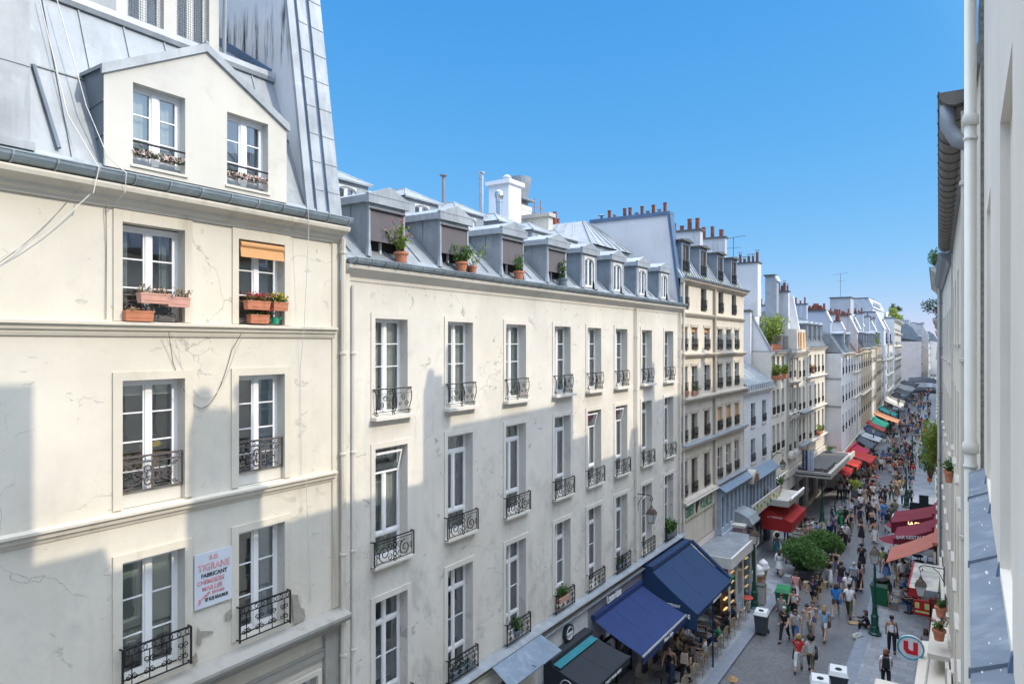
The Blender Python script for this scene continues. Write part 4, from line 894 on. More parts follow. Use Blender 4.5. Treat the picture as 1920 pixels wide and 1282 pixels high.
        q.quad((xf-.07,y-ww/2,zE+dz[0]),(xf-.07,y+ww/2,zE+dz[0]),(xf-.07,y+ww/2,zE+h-.1),(xf-.07,y-ww/2,zE+h-.1),1); q.box(xf+.03,xf+.05,y-ww/2,y+ww/2,zE+dz[0]+.5,zE+dz[0]+.53,2)
        q.build('window',[M_OLDWHITE,M_GLASSD,M_IRON],d)
    for c in chim:
        y0,y1,d0,d1,zt=c[:5]; npot=c[5] if len(c)>5 else 4; cm=c[6] if len(c)>6 else M_STONEL
        chimney(b,0,-d1,-d0,y0,y1,zE-.2 if len(c)<8 else c[7],zt,cm,npot,seed=int(y0*7),parent=rf,caps=False)
    if pipe is not None: downpipe(b,0,pipe,0,zE-.1,.1,.05,trim if trim else M_ZINC)
    return b,rf,L
# ---------------------------------------------------------------- right side: the white house we look out of, and the row beyond it
P_OWN=plaster('smooth_white_render',(.87,.81,.71),.12,(.6,.58,.55),bmp=.06)
P_R1=plaster('ivory_render',(.80,.73,.60),.4,(.4,.38,.34)); P_R2=plaster('pale_render',(.74,.69,.60),.4,(.4,.38,.36)); P_R3=plaster('warm_render',(.66,.58,.47),.4,(.35,.3,.25))
M_PIPEW=flat('cream_pipe',(.72,.69,.60),.45,var=.04)
WX=.15
b=thing('townhouse','smooth white house at the right edge with a zinc sill band and cream drainpipe','house',(WX,8.9,0),PI)
# local y runs towards the viewer: y = 8.9 - Y
W=lambda Y:8.9-Y
m=MB(); rec=[(W(4.57),W(3.35),12.78,15.2),(W(7.55),W(6.35),12.78,15.2),(W(.75),W(-.75),12.78,15.2),(W(-3),W(-4.2),12.78,15.2)]
fl=[(W(Yc+.6),W(Yc-.6),z,z+2.2) for z in(4.6,8.6) for Yc in(7,4,0,-3.6,-7,-11,-15)]+[(W(Yc+.6),W(Yc-.6),12.9,15.2) for Yc in(-7,-11,-15)]
m.wall(0,28.9,0,18.6,rec+fl,.045)
for a,c,d,e in rec+fl: m.quad((-.045,a,d),(-.045,c,d),(-.045,c,e),(-.045,a,e)) if (a,c,d,e) in rec else None
m.quad((0,0,0),(-10,0,0),(-10,0,18.6),(0,0,18.6)); m.quad((0,28.9,0),(-10,28.9,0),(-10,28.9,18.6),(0,28.9,18.6)); m.quad((-10,0,0),(-10,28.9,0),(-10,28.9,18.6),(-10,0,18.6)); m.build('wall',P_OWN,b)
for a,c,d,e in fl: obj('window',fwin_mesh(c-a,e-d,M_WHITE,.8,None,4,True,.04),b,(0,(a+c)/2,d))
m=MB(); m.sweep([(0,12.30),(.04,12.30),(.06,12.42),(.10,12.48),(.10,12.52),(.125,12.56),(.125,12.66),(0,12.66)],.35,28.9); lg=m.build('string_course',P_OWN,b)
m=MB(); m.sweep([(0,12.66),(.13,12.655),(.131,12.62),(.137,12.62),(.137,12.665),(0,12.73)],.35,28.9)
for Y in(7.1,5.0,3.35,1.8,.2): m.hexa([(.0,W(Y)-.008,12.72),(.145,W(Y)-.008,12.64),(.145,W(Y)+.008,12.64),(.0,W(Y)+.008,12.72)],[(.0,W(Y)-.008,12.745),(.145,W(Y)-.008,12.682),(.145,W(Y)+.008,12.682),(.0,W(Y)+.008,12.745)])
zl=m.build('zinc_ledge',zinc('sill_zinc',(.18,.21,.25),.6,.1,.5),b)
for Y in(4.62,7.62,3.30,6.30):
    m=MB(); m.hexa([(.0,W(Y)-.03,12.70),(.022,W(Y)-.02,12.70),(.022,W(Y)+.02,12.70),(.0,W(Y)+.03,12.70)],[(0,W(Y)-.025,12.80),(.006,W(Y)-.025,12.79),(.006,W(Y)+.025,12.79),(0,W(Y)+.025,12.80)]); m.build('zinc_upstand',M_LEAD,zl)
rr=random.Random(3); m=MB()
for k in range(26):
    Y=rr.uniform(2.2,8.2); x=rr.uniform(.01,.12); s=rr.uniform(.003,.014); z=12.732-x*.48
    pts=[(x+s*math.cos(a)*rr.uniform(.4,1.3)*.5,W(Y)+s*3*math.sin(a)*rr.uniform(.5,1.2),z) for a in [i*PI/3 for i in range(6)]]; m.add(pts,[tuple(range(6))])
m.build('bird_dropping',M_OLDWHITE,zl)
m=MB(); m.tube([(.12,.30,.0),(.12,.30,18.4)],.056,16)
for z in(12.93,16.35,9.5,6.2): m.lathe([(.062,-.07),(.078,-.06),(.078,.0),(.072,.03),(.062,.05)],(.12,.30,z),16,cap=False); m.lathe([(.062,-.22),(.068,-.22),(.068,-.19),(.062,-.19)],(.12,.30,z),16,cap=False); m.box(.115,.125,.24,.25,z-.22,z-.19)
m.build('drainpipe',M_PIPEW,b,smooth=True)
m=MB(); m.box(-.02,.03,.02,.10,0,18.6); m.build('joint_strip',flat('rough_joint',(.25,.24,.22),.9,var=.4,vs=20),b)
m=MB(); m.sweep([(.0,18.3),(.2,18.35),(.3,18.6),(0,18.62)],0,28.9); m.build('cornice',P_OWN,b)
m=MB(); m.sweep([(.1,18.6),(-1.0,20.6),(-2.8,21.78),(-6,21.2),(-10,18.6)],0,28.9); rf=m.build('roof',M_ZINC,b)
# stacks: their shadows fall on the sunlit fronts opposite
def rstack(b,rf,W,Ya,Yb,zt,pots,x0=-3.1,x1=-2.5,flare=None):
    m=MB(); ya,yb=sorted((W(Ya),W(Yb))); m.box(x0,x1,ya,yb,18,zt); c=m.build('chimney',P_PARTY,rf)
    for Yp,r,z0,z1 in pots:
        p=MB(); p.lathe([(r,0),(r,(z1-z0)*.62),(r*1.5,(z1-z0)*.75),(r*1.5,(z1-z0)*.88),(r,z1-z0)],((x0+x1)/2,W(Yp),z0),10); p.build('chimney_pot',M_POT,c)
rstack(b,rf,W,8.30,1.0,24.45,[])
P1=(.12,8.92); P2=(-.38,26.0)
def RH(label,A,B,zE,zR,mat,fl,nw,**k):
    prof=[(.1,0),(-1.1,(zR-zE)*.66),(-3.2,zR-zE),(-6.5,zR-zE-.6),(-10,0)]; return house(label,B,A,zE,mat,fl,nw,1.0,prof=prof,rail=0,**k)
b,rf,L=RH('ivory house with a long bracketed gutter, just beyond the cream drainpipe on the right',P1,P2,17.0,21.8,P_R1,[(4.3,6.5),(7.6,9.8),(10.9,12.9),(14.0,15.7)],6,gut=False,pipe=15.8,trim=M_STONEL,cornice=False)
W1=lambda Y:(26.0-Y)*L/17.08
gutter(b,0,0.05,L-1.2,17.15,.03,.175,.62,mat=flat('taupe_zinc',(.17,.15,.13),.6,.1,var=.25,vs=4),strap=M_SOOT)
m=MB(); m.tube([(.28,L-1.35,17.02),(.28,L-1.35,16.75),(.18,L-1.3,16.55),(.03,L-1.25,16.45)],.09,10); m.build('gutter_elbow',M_ZINC,b,smooth=True)
m=MB(); m.box(-.6,-.02,L-1.1,L-.7,17.0,18.0); m.build('flashing',M_LEAD,b)
for Ya,Yb,zt,pots in ((10.72,11.42,23.78,[(10.95,.13,23.8,24.32)]),(11.42,12.12,23.68,[(11.75,.14,23.7,24.38)]),(17.0,17.62,24.0,[(17.22,.10,24.0,24.35)]),(17.62,17.95,23.75,[(17.88,.07,23.75,24.95)]),(18.0,23.5,22.62,[]),(23.62,24.72,23.6,[])): rstack(b,rf,W1,Ya,Yb,zt,pots)
P3=(-.42,26.05); P4=(-1.0,40.0)
b,rf,L=RH('second ivory house on the right, behind the first long gutter',P3,P4,16.9,20.2,P_R2,[(4.0,6.0),(7.2,9.2),(10.3,12.2),(13.4,15.2)],5,gut=True,pipe=.4,trim=M_ZINCD)
W2=lambda Y:(40.0-Y)*L/13.96
for Ya,Yb,zt in((31.0,32.1,23.5),(32.1,37.4,21.8),(37.6,40,22.9),(29.6,30.3,20.9),(38.5,39,23.9)): rstack(b,rf,W2,Ya,Yb,zt,[],-3.2,-2.4)
def RP(Y,o=0): return (-.0307*Y+o,Y)
rows=[('grey-flanked house on the right with a planted balcony',40.1,56,17.8,22.1,P_R2,0),('tan house on the right before the side street',56.05,69.8,15.8,20.4,P_R3,0),('ivory corner house after the first side street on the right',76,95,16.5,20.8,P_R1,0),('pale house on the right between the side streets',95.1,113.3,16.3,20.5,P_R2,0),
 ('tan house on the right after the second side street',119,144,16,20,P_R3,0),('white house far down the right row',150,190,16.5,21,P_R2,0),('cream house near the far end of the right row',190.2,240,17,21,P_R1,0),('last pale house of the right row',240.2,320,17,21,P_R2,0)]
for lb,a,c,zE,zR,mt,o in rows:
    b,rf,L=RH(lb,RP(a),RP(c),zE,zR,mt,[(4.0,6.0),(7.2,9.2),(10.3,12.2),(13.3,15.0)],int((c-a)/2.6),gut=a<50,chim=[(2,5,2.4,3.1,zR+1.6,4),((c-a)-4,(c-a)-1,2.2,3.0,zR+2,4)],dorm=[3+i*3.2 for i in range(int((c-a-3)/3.2))] if a>70 else [])
# ---------------------------------------------------------------- left row beyond the long house
P_B3=plaster('warm_old_plaster',(.68,.62,.52),.8,(.30,.27,.24),dirt=.5,low=(5,12)); P_B3T=plaster('dark_cornice_stone',(.52,.46,.38),.9,(.18,.16,.14))
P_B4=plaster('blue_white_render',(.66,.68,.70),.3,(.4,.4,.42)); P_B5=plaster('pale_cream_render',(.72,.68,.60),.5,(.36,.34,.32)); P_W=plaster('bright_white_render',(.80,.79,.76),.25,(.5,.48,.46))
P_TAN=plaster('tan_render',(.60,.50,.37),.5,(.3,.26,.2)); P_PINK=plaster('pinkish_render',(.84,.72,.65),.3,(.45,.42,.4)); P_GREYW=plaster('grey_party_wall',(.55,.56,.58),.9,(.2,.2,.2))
RB=(.12,M_ORANGE)
ys=[32.45,33.95,35.95,38.25,39.9,41.6]; yo=[y-31.9 for y in ys]
def win_at(b,rows_):
    for z0,z1,yl,fm,bl in rows_:
        for i,y in enumerate(yl): obj('window',fwin_mesh(.92,z1-z0,fm,.62,bl[i] if isinstance(bl,list) else bl,3,False),b,(0,y,z0))
F3=[(15.7,16.9),(13.65,14.85),(11.5,12.9),(9.15,10.5),(6.45,8.25)]; y3=[.7,3.5,6.5,9.1]
L3,rz=place((LX,31.9),(LX,43.15)); b=thing('townhouse','old stained house with slate-blue mansard, brown windows and a green lettered hotel board','house',(LX,31.9,0),rz)
m=MB(); hs=[(y-.46,y+.46,15.7,16.9) for y in y3]+[(y-.46,y+.46,z0,z1) for z0,z1 in F3[1:] for y in yo]; m.wall(0,11.2,3.9,17.15,hs,.16)
m.quad((0,11.2,0),(-11,11.2,0),(-11,11.2,17.15),(0,11.2,17.15)); m.build('wall',P_B3,b)
win_at(b,[(15.7,16.9,y3,M_BROWN,None),(13.65,14.85,yo,M_OLDWHITE,[(.2,M_ORANGE)]*3+[None]*3),(11.5,12.9,yo,M_OLDWHITE,None),(9.15,10.5,yo,M_BROWN,[None]*3+[(.62,M_ORANGE)]*3)])
for i,y in enumerate(yo): obj('window',fwin_mesh(.92,1.8,M_BROWN if i<3 else M_WHITE,.6,None,3,False),b,(0,y,6.45))
m=MB()
for z,p,h in((15.55,.16,.18),(13.52,.22,.2),(11.35,.32,.28),(9.02,.30,.22),(6.35,.28,.2)): m.sweep([(0,z-h),(p*.4,z-h),(p,z-h*.3),(p,z),(0,z+.03)],0,11.2)
m.sweep([(0,16.95),(.08,16.95),(.26,17.08),(.30,17.17),(0,17.2)],0,11.2); m.box(0,.05,5.05,5.15,6.4,17)
for y in yo:
    for z0,z1 in F3[1:]: m.box(.002,.035,y-.60,y+.60,z1,z1+.14)
m.build('cornice',P_B3T,b)
m=MB(); m.sweep([(.28,6.36),(.32,6.36),(.32,6.40),(0,6.44),(0,6.40)],5.1,11.2); m.sweep([(.30,9.03),(.33,9.03),(.33,9.07),(0,9.12),(0,9.05)],0,11.2); m.build('zinc_ledge',M_ZINC,b)
m=MB(); m.sweep([(.1,0),(-1.35,2.45),(-2.6,2.9),(-10,2.7),(-10,0)],0,11.15)
y=.25
while y<11: m.hexa([(.1,y-.012,0),(.1,y+.012,0),(-1.35,y+.012,2.45),(-1.35,y-.012,2.45)],[(.14,y-.012,.02),(.14,y+.012,.02),(-1.31,y+.012,2.47),(-1.31,y-.012,2.47)]); y+=.42
rf=m.build('roof',M_ZINCL,b,(0,0,17.2)); gutter(b,0,0,11.3,17.28,.16,.11,.35,M_ZINC)
for y in(1.05,3.75,6.75,9.45):
    q=MB(); q.wall(y-.62,y+.62,17.25,19.05,[(y-.42,y+.42,17.5,18.9)],.1,-.1)
    for s in(-1,1): q.quad((-.1,y+s*.62,17.25),(-1.25,y+s*.62,17.25),(-1.25,y+s*.62,19.1),(-.1,y+s*.62,19.05))
    d=q.build('dormer',M_ZINCD,rf,(0,0,-17.2)); q=MB(); q.prism([(y-.75,19.05),(y+.75,19.05),(y+.75,19.12),(y,19.2),(y-.75,19.12)],'x',-1.4,.06); q.build('dormer_roof',M_SOOT,d)
    obj('window',fwin_mesh(.84,1.4,M_BROWN,.62,None,2,False,.05),d,(-.1,y,17.5))
    obj('planter_box',cached('gp',lambda: MB().box(.02,.2,-.35,.35,.0,.16).mesh('planter_box',flat('green_box',(.30,.36,.22),.7))),d,(-.1,y,17.3))
for y0,y1,x0,x1,zt,n in((4.9,5.35,-4.2,-.65,20.22,8),(10.7,11.1,-3.8,-1.0,20.6,5)):
    chimney(b,0,x0,x1,y0,y1,17,zt,P_GREYW,n,seed=int(zt*9),parent=rf,potr=.13).location.z=-17.2
m=MB(); m.wall(0,11.2,0,3.9,[(5.6,10.9,.3,2.9),(.4,1.2,.0,3.4),(2.2,3.2,0,3.4),(4,5,0,3.4)],.25,.04); m.build('shopfront',P_PINK,b)
downpipe(b,0,5.1,4,17,.12,.06,P_B3T); downpipe(b,0,.12,4,17,.12,.06,P_B2T)
pot('potted_plant','round terracotta pot on the cornice at the first bay of the old stained house',(LX+.12,32.35,11.42),.16,.3,M_TERRA,M_LEAFG,n=50,spread=.2,up=.3,seed=21,cat='potted plant')
pot('potted_plant','clump of small pots with trailing leaves, third from the drainpipe on the cornice',(LX+.12,33.7,11.42),.2,.22,M_TERRAP,M_LEAFG,n=90,spread=.35,up=.3,seed=22,cat='potted plant')
B3=b
# low blue-white house
b,rf,L=house('low blue-white house with two windows per floor and a steep lean-to roof',(LX,43.2),(LX,50.15),11.05,P_B4,[(8.7,10.2),(6.35,7.9)],[2.15,5.05],1.05,prof=[(.25,0),(.2,.35),(-3.4,2.9),(-8,3.0),(-10,0)],roofm=M_ZINCL,shopz=4.2,frame=M_GREYW,trim=M_OLDWHITE,gut=False,rail=.6,shopmat=flat('pale_blue_front',(.40,.46,.54),.5))
PBF=flat('pale_blue_front',(.36,.41,.48),.5); PBD=flat('blue_grey_glazing',(.10,.13,.17),.2)
def bay_front(par,y0,y1,z0,z1):
    m=MB(); k=max(2,int((y1-y0)/.8)); m.wall(y0,y1,z0,z1,[(y0+(y1-y0)*(i+.2)/k,y0+(y1-y0)*(i+.8)/k,z0+.5,z1-.35) for i in range(k)],.1,.34); m.quad((0,y0,z0),(.34,y0,z0),(.34,y0,z1),(0,y0,z1)); o=m.build('painted_front',PBF,par)
    m=MB(); m.quad((.25,y0,z0),(.25,y1,z0),(.25,y1,z1),(.25,y0,z1)); m.build('glazing',PBD,o); m=MB(); m.sweep([(0,z1),(.62,z1-.12),(.64,z1-.05),(0,z1+.38)],y0-.1,y1); m.build('zinc_roof',zinc('pale_blue_zinc',(.15,.20,.26),.45,.2,.3),o)
    m=MB(); m.box(.34,.42,y0,y1,z0+.05,z0+.2); [m.box(.34,.37,y0+(y1-y0)*i/k-.05,y0+(y1-y0)*i/k+.05,z0+.2,z1-.2) for i in range(k+1)]; m.build('pilaster_strip',PBF,o)
bay_front(b,.6,L-.1,3.3,5.55)
m=MB(); m.prism([(.75*math.cos(PI*i/12),5.5+.75*math.sin(PI*i/12)) for i in range(13)],'x',0,.7); m.build('arched_hood',M_STONE,b,(0,.2,0)); m=MB(); m.prism([(.55*math.cos(PI*i/12),5.5+.55*math.sin(PI*i/12)) for i in range(13)],'x',.7,.73); m.build('hood_panel',M_BROWN,b,(0,.2,0))
bay_front(B3,5.4,11.1,3.4,6.0)
# three-window cream house with the planted terrace above, and the party wall it leans on
b,rf,L=house('cream house with three bays under a bamboo-planted roof terrace',(LX,50.2),(LX,55.2),13.45,P_B5,[(11.5,13.1),(8.9,10.7),(6.2,8.2)],[.85,2.15,3.7],.86,prof=[(.1,0),(-.0,.02),(-2.2,.06),(-10,.06)],shopz=4.4,rail=.6,chim=[],trim=P_B5,sur=.0,shopmat=P_B5)
m=MB(); m.box(-10,-2.0,0,.35,13.4,16.4); m.prism([(0,13.5),(-2.0,13.5),(-2.0,16.35),(-1.55,16.4)],'y',0,.3); m.box(-2.3,-2.0,.35,L,13.5,16.2); pw=m.build('party_wall',P_PARTY,b)
m=MB(); m.prism([(.06,13.5),(-.08,13.5),(-1.62,16.45),(-1.50,16.45)],'y',-.03,.33); m.box(-2.0,-1.4,-.03,.33,16.4,16.5); m.build('zinc_edge',M_ZINCL,pw)
chimney(b,0,-2.42,-.92,.05,1.0,16.0,19.8,P_PARTY,5,5,parent=rf,caps=True); chimney(b,0,-5,-2.5,.1,.9,16.0,19.3,P_PARTY,2,6,parent=rf,caps=True)
chimney(b,0,-2.3,-1.55,1.2,1.9,15,16.9,P_PARTY,1,8,parent=rf); chimney(b,0,-1.9,-1.3,-.5,-.1,11,16.3,P_PARTY,0,9,parent=rf)
m=MB(); m.tube([(.15,0,13.6),(.15,L,13.6)],.02,4); m.tube([(.15,0,14.6),(.15,L,14.6)],.025,4)
for k in range(24): m.box(.14,.16,k*L/24,k*L/24+.02,13.6,14.6)
m.build('terrace_railing',M_IRONR,b)
pot('bamboo','dense yellow green bamboo on the roof terrace of the cream house',(LX-.35,52.3,13.5),.3,.5,M_TERRA,M_LEAFY,n=1500,spread=1.0,up=2.3,seed=31,cat='bamboo',rect=(.25,1.6),leaf_len=.22)
pot('hanging_plant','bright green plants spilling over the top window railings under the bamboo',(LX+.15,51.2,11.45),.2,.3,M_TERRA,M_LEAFY,n=420,spread=.5,up=.9,seed=32,cat='hanging plant',rect=(.2,.9),leaf_len=.16)
pot('hanging_plant','smaller bright green plant at the third railing under the bamboo',(LX+.15,53.8,11.45),.2,.3,M_TERRA,M_LEAFY,n=260,spread=.4,up=.8,seed=33,cat='hanging plant',rect=(.2,.4),leaf_len=.16)
def antenna(label,x,y,z,h,sd=0):
    a=thing('aerial',label,'antenna',(x,y,z)); m=MB(); m.tube([(0,0,0),(0,0,h)],.025,5); m.build('mast',M_SOOT,a)
    m=MB(); m.tube([(-.9,.1,h-.1),(.9,-.1,h+.05)],.015,4)
    for k in range(7): m.tube([(-.8+k*.26,-.25,h-.09+k*.02),(-.8+k*.26,.25,h-.09+k*.02)],.01,4)
    m.tube([(-.5,0,h*.7),(.5,0,h*.7)],.012,4)
    for k in range(5): m.tube([(-.45+k*.22,-.2,h*.7),(-.45+k*.22,.2,h*.7)],.01,4)
    m.build('crossbars',M_SOOT,a)
antenna('rooftop aerial beside the capped pots of the grey-white chimney',-14.2,50.5,19.2,2.6); antenna('tall rooftop aerial on the distant grey block',-13.6,97,19.9,3.2)
# carved house, two bays, pediment over the window
b,rf,L=house('carved stone house with two bays and a sculpted double arch',(LX,55.25),(LX,59.15),13.55,P_B5,[(11.3,12.85),(8.8,10.5),(5.6,8.0)],[1.0,2.7],.95,prof=[(.1,0),(-1.0,.1),(-1.05,2.6),(-3.2,2.7),(-10,.1)],shopz=4.3,rail=.6,trim=M_STONE,bands=((11.1,.35,.3),(8.6,.3,.3),(13.5,.4,.6)),shopmat=M_STONE)
m=MB()
for y in(1.0,2.7):
    m.prism([(y-.75,8.15)]+[(y+.75*math.cos(PI*(1-k/8)),8.15+.55*math.sin(PI*k/8)) for k in range(9)]+[(y+.6,8.15)]+[(y+.55*math.cos(PI*k/8),8.15+.35*math.sin(PI*k/8)) for k in range(9)],'x',.02,.3)
    m.lathe([(.0,0),(.2,.06),(.22,.25),(.1,.42),(0,.45)],(.15,y,8.15),8,cap=False)
    m.prism([(y-.75,5.2)]+[(y+.75*math.cos(PI*(1-k/8)),5.2+.5*math.sin(PI*k/8)) for k in range(9)],'x',.02,.35)
for y in(.1,1.85,3.75): m.box(.0,.14,y-.12,y+.12,5.6,13.2)
m.build('carving',M_STONE,b)
b,rf,L=house('narrow cream house with two bays and a small zinc balcony',(LX,59.2),(LX,62.8),13.3,P_B5,[(11.2,12.65),(8.5,10.4),(5.9,7.8)],[.95,2.6],.82,prof=[(.0,0),(-.05,1.9),(-2,2.0),(-10,.1)],shopz=4.3,rail=.6,trim=P_B5,roofm=P_B5)
m=MB(); m.box(0,.55,0,L,8.25,8.4); m.box(0,.6,0,L,8.4,8.45); m.box(0,.5,0,L,5.6,5.75); m.build('balcony_slab',M_ZINC,b)
for i,y in enumerate((.4,1.3,2.5)): m=MB(); m.box(.02,.05,y,y+.5,13.6,15.0); m.build('shutter',M_ORANGE,b)
chimney(b,0,-1.9,-.75,.2,.8,15,18.3,P_GREYW,5,11,parent=rf,caps=True); chimney(b,0,-3.0,-1.5,2.6,3.3,14,18.3,P_PARTY,4,12,parent=rf,caps=True)
m=MB(); m.prism([(-.3,13.4),(-.15,13.4),(-1.0,18.2),(-1.15,18.2)],'y',3.3,3.6); m.prism([(-.3,13.4),(-3,13.4),(-3,18.2),(-1.1,18.2)],'y',3.32,3.58); m.build('party_wall',P_PARTY,b)
b,rf,L=house('cream corner house with four tall bays, lit at its far edge down to the pavement',(LX,62.85),(LX,72.45),13.75,P_B5,[(11.4,13.05),(8.5,10.35),(5.65,7.8)],[1.8,4.25,5.95,8.1],.92,prof=[(.1,0),(-1.3,2.5),(-3.4,3.2),(-10,1)],dorm=(1.4,3.6,5.9,8.1),dz=(.4,2.0),shopz=4.3,rail=.55,trim=P_B5,bands=((11.15,.26,.2),(8.3,.26,.2),(5.5,.3,.25)),pipe=.2,shopmat=P_B5)
chimney(b,0,-7,-1.6,9.0,9.5,13.8,17.9,plaster('sooty_party',(.48,.52,.60),.9,(.2,.22,.25)),13,14,parent=rf)
pot('potted_plant','rust coloured plant on the top floor sill of the cream corner house',(LX+.2,64.7,11.4),.15,.25,M_TERRA,leaf('rust_leaves',(.35,.10,.04),(.5,.2,.1)),n=120,spread=.3,up=.6,seed=41,cat='potted plant',leaf_len=.14)
pot('potted_plant','yellow green bushes along the first floor sill of the cream corner house',(LX+.2,68.2,5.7),.15,.25,M_TERRA,M_LEAFY,n=200,spread=.5,up=.7,seed=42,cat='potted plant',leaf_len=.16,rect=(.15,.9))
# beyond the side passage: each house has its own height, colour and roof
def LP(Y,o=0): return (lx(Y)+o,Y)
def far(label,Ya,Yb,zE,zR,mat,fl,nw,o=0,roofm=None,dorm=0,chim=(),depth=10,w=.95,fk=None,dw=1.15,dorm_m=None,frame=None,bands=(),dz=(.4,1.9)):
    L=math.dist(LP(Ya),LP(Yb)); h=zR-zE
    prof=[(.1,0),(-h*.42,h*.72),(-h*.42-2,h),(-7,h*.85),(-10,h*.3)]
    return house(label,LP(Ya,o),LP(Yb,o),zE,mat,fl,nw,w,depth=depth,prof=prof,roofm=roofm,dorm=[L*(i+.5)/dorm for i in range(dorm)] if dorm else (),chim=chim,gut=False,trim=M_STONEL,frame=frame,bands=bands,dw=dw,dorm_m=dorm_m,dz=dz)
FL4=[(11.0,12.8),(8.2,9.9),(5.3,7.1)]
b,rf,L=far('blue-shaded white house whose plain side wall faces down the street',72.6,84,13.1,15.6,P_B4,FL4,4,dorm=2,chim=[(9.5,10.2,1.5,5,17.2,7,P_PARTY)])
m=MB(); m.box(-1.6,.02,-.06,-.0,7.9,8.0); m.box(-1.6,.02,-.06,0,10.6,10.7); m.build('flank_band',M_ZINC,b)
far('white house with a brown tiled roof slope',84.1,93,12.9,15.4,P_W,FL4,3,roofm=flat('brown_tiles',(.30,.17,.12),.8,var=.2,vs=10,bmp=.5),chim=[(7.6,8.3,1.0,4,17.6,6,P_GREYW)],bands=((10.8,.15,.15),(8,.15,.15)))
far('tan house with orange blinds under dormers and greenery',93.1,109,13.5,16.0,P_TAN,FL4,5,dorm=4,chim=[(14.5,15.3,.9,4,18.3,8,P_GREYW),(6,6.6,1.2,3.5,17.6,5,P_PARTY)],bands=((13,.2,.2),(7.8,.3,.3)))
far('cream house with tall thin windows beyond the tan one',109.1,119,13.6,16.0,P_B5,[(11.3,13),(8.6,10.2),(5.6,7.3)],4,dorm=3,chim=[(8.5,9.3,.8,4,18.2,5,P_GREYW)])
far('ochre house with a plant growing up its attic',119.1,131,13.9,16.4,P_TAN,[(11.6,13.3),(9,10.7),(6.3,8),(4.0,5.4)],4,dorm=3,chim=[(10.5,11.3,.8,4,18.3,7,P_GREYW)],bands=((11.4,.2,.2),))
far('low white house with a small dormer above one drainpipe',131.1,146,11.2,13.0,P_B4,[(9.2,10.8),(6.6,8.2),(4.2,5.7)],4,dorm=1)
far('white house with a dark slate mansard',146.1,168,14.1,16.9,P_W,[(11.4,13.4),(8.4,10.2),(5.4,7.2)],4,roofm=M_SLATE,dorm=3,dorm_m=M_SLATE,bands=((11.1,.4,.3),(8.1,.4,.3),(5.2,.5,.4)),chim=[(18,20,1.5,5,18.4,0,P_B4)])
b,rf,L=far('tall white block with curved balconies and a stepped planted top',176,212,19.7,20.2,P_W,[(16.9,19),(13.8,16),(10.8,13),(7.8,10),(4.6,6.6)],9,bands=((19.6,.7,.5),(16.6,.5,.4),(13.5,.5,.4),(10.5,.5,.4)),w=1.5,depth=14)
m=MB(); m.box(-14,-1.8,2,L-1,20,21.6); m.box(-14,-4,4,L-4,21.6,22.6); m.wall(2,L-1,20,21.6,[(4+k*4,6+k*4,20.3,21.4) for k in range(7)],.3,-1.78); m.build('attic',P_W,b)
far('pinkish white house whose bare side wall closes the view',300,326,15.0,22,P_PINK,[(12.3,14.2),(9,11),(5.8,7.6)],6,o=3.5,depth=16,dorm=4,chim=[(3,5,4,8,23,5,P_GREYW),(16,18,2,6,22.4,5,P_GREYW)])
far('bright white house beyond the pinkish one',326.2,372,14.5,20,P_W,[(11.8,13.7),(8.8,10.6),(5.8,7.6)],9,o=6.0,depth=14,dorm=5,chim=[(20,22,2,7,23,6,P_GREYW)])
far('long pale block closing the street at its far bend',372.2,420,15,20,P_W,[(12,14),(9,10.8),(5.8,7.6)],9,o=9.5,depth=14)
# party walls, stacks and blocks standing behind the row
def block(label,x0,x1,y0,y1,z1,mat,slope=1.2,pots=0,wins=0,cap=M_SOOT):
    b=thing('roof_block',label,'building',((x0+x1)/2,y0,0)); c=(x0+x1)/2; m=MB(y0); pr=[(x0-c,0),(x1-c,0),(x1-c,z1-slope*2.2)]+([(x1-c-slope,z1)] if slope else [(x1-c,z1)])+[(x0-c,z1)]
    m.prism(pr if slope else [(x0-c,0),(x1-c,0),(x1-c,z1),(x0-c,z1)],'y',y0,y1); m.build('wall',mat,b); xr=x1-c-slope
    q=MB(y0); q.box(x0-c-.1,xr+.1,y0-.1,y1+.1,z1,z1+.12); q.build('coping',cap,b)
    if slope: q=MB(y0); q.prism([(x1-c,z1-slope*2.2),(x1-c+.14,z1-slope*2.2),(xr+.14,z1),(xr,z1)],'y',y0-.05,y1+.05); q.build('edge_flashing',M_OLDWHITE,b)
    rr=random.Random(int(y0))
    for k in range(pots):
        p=MB(y0); h=rr.choice((.3,.5,.7)); p.lathe([(.13,0),(.11,h),(.08,h)],(x0-c+.25+(xr-x0+c-.4)*k/max(1,pots-1),(y0+y1)/2+rr.uniform(-.1,.1),z1+.1),8); p.build('chimney_pot',M_POT,b)
    for k in range(wins): q=MB(y0); q.box(x1-c,x1-c+.05,y0+1+k*2.2,y0+2.2+k*2.2,z1-2.0,z1-.6); q.build('window',M_GLASSD,b)
    return b
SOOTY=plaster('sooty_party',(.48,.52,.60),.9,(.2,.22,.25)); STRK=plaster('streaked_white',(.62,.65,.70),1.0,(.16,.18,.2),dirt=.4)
block('dark zinc topped chimney slab behind the planted terrace',-13.75,-12.85,58,58.8,19.55,M_GREYW,.2)
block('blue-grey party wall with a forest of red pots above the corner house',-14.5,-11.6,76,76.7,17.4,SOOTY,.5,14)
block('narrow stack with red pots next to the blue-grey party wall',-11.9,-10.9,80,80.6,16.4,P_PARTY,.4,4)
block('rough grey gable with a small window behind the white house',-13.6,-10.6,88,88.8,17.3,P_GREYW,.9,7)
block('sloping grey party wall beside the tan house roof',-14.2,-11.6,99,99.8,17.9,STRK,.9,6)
block('tan grey chimney wall with a row of pots over the tan house',-15.5,-12.2,108,108.8,18.5,P_GREYW,.9,8)
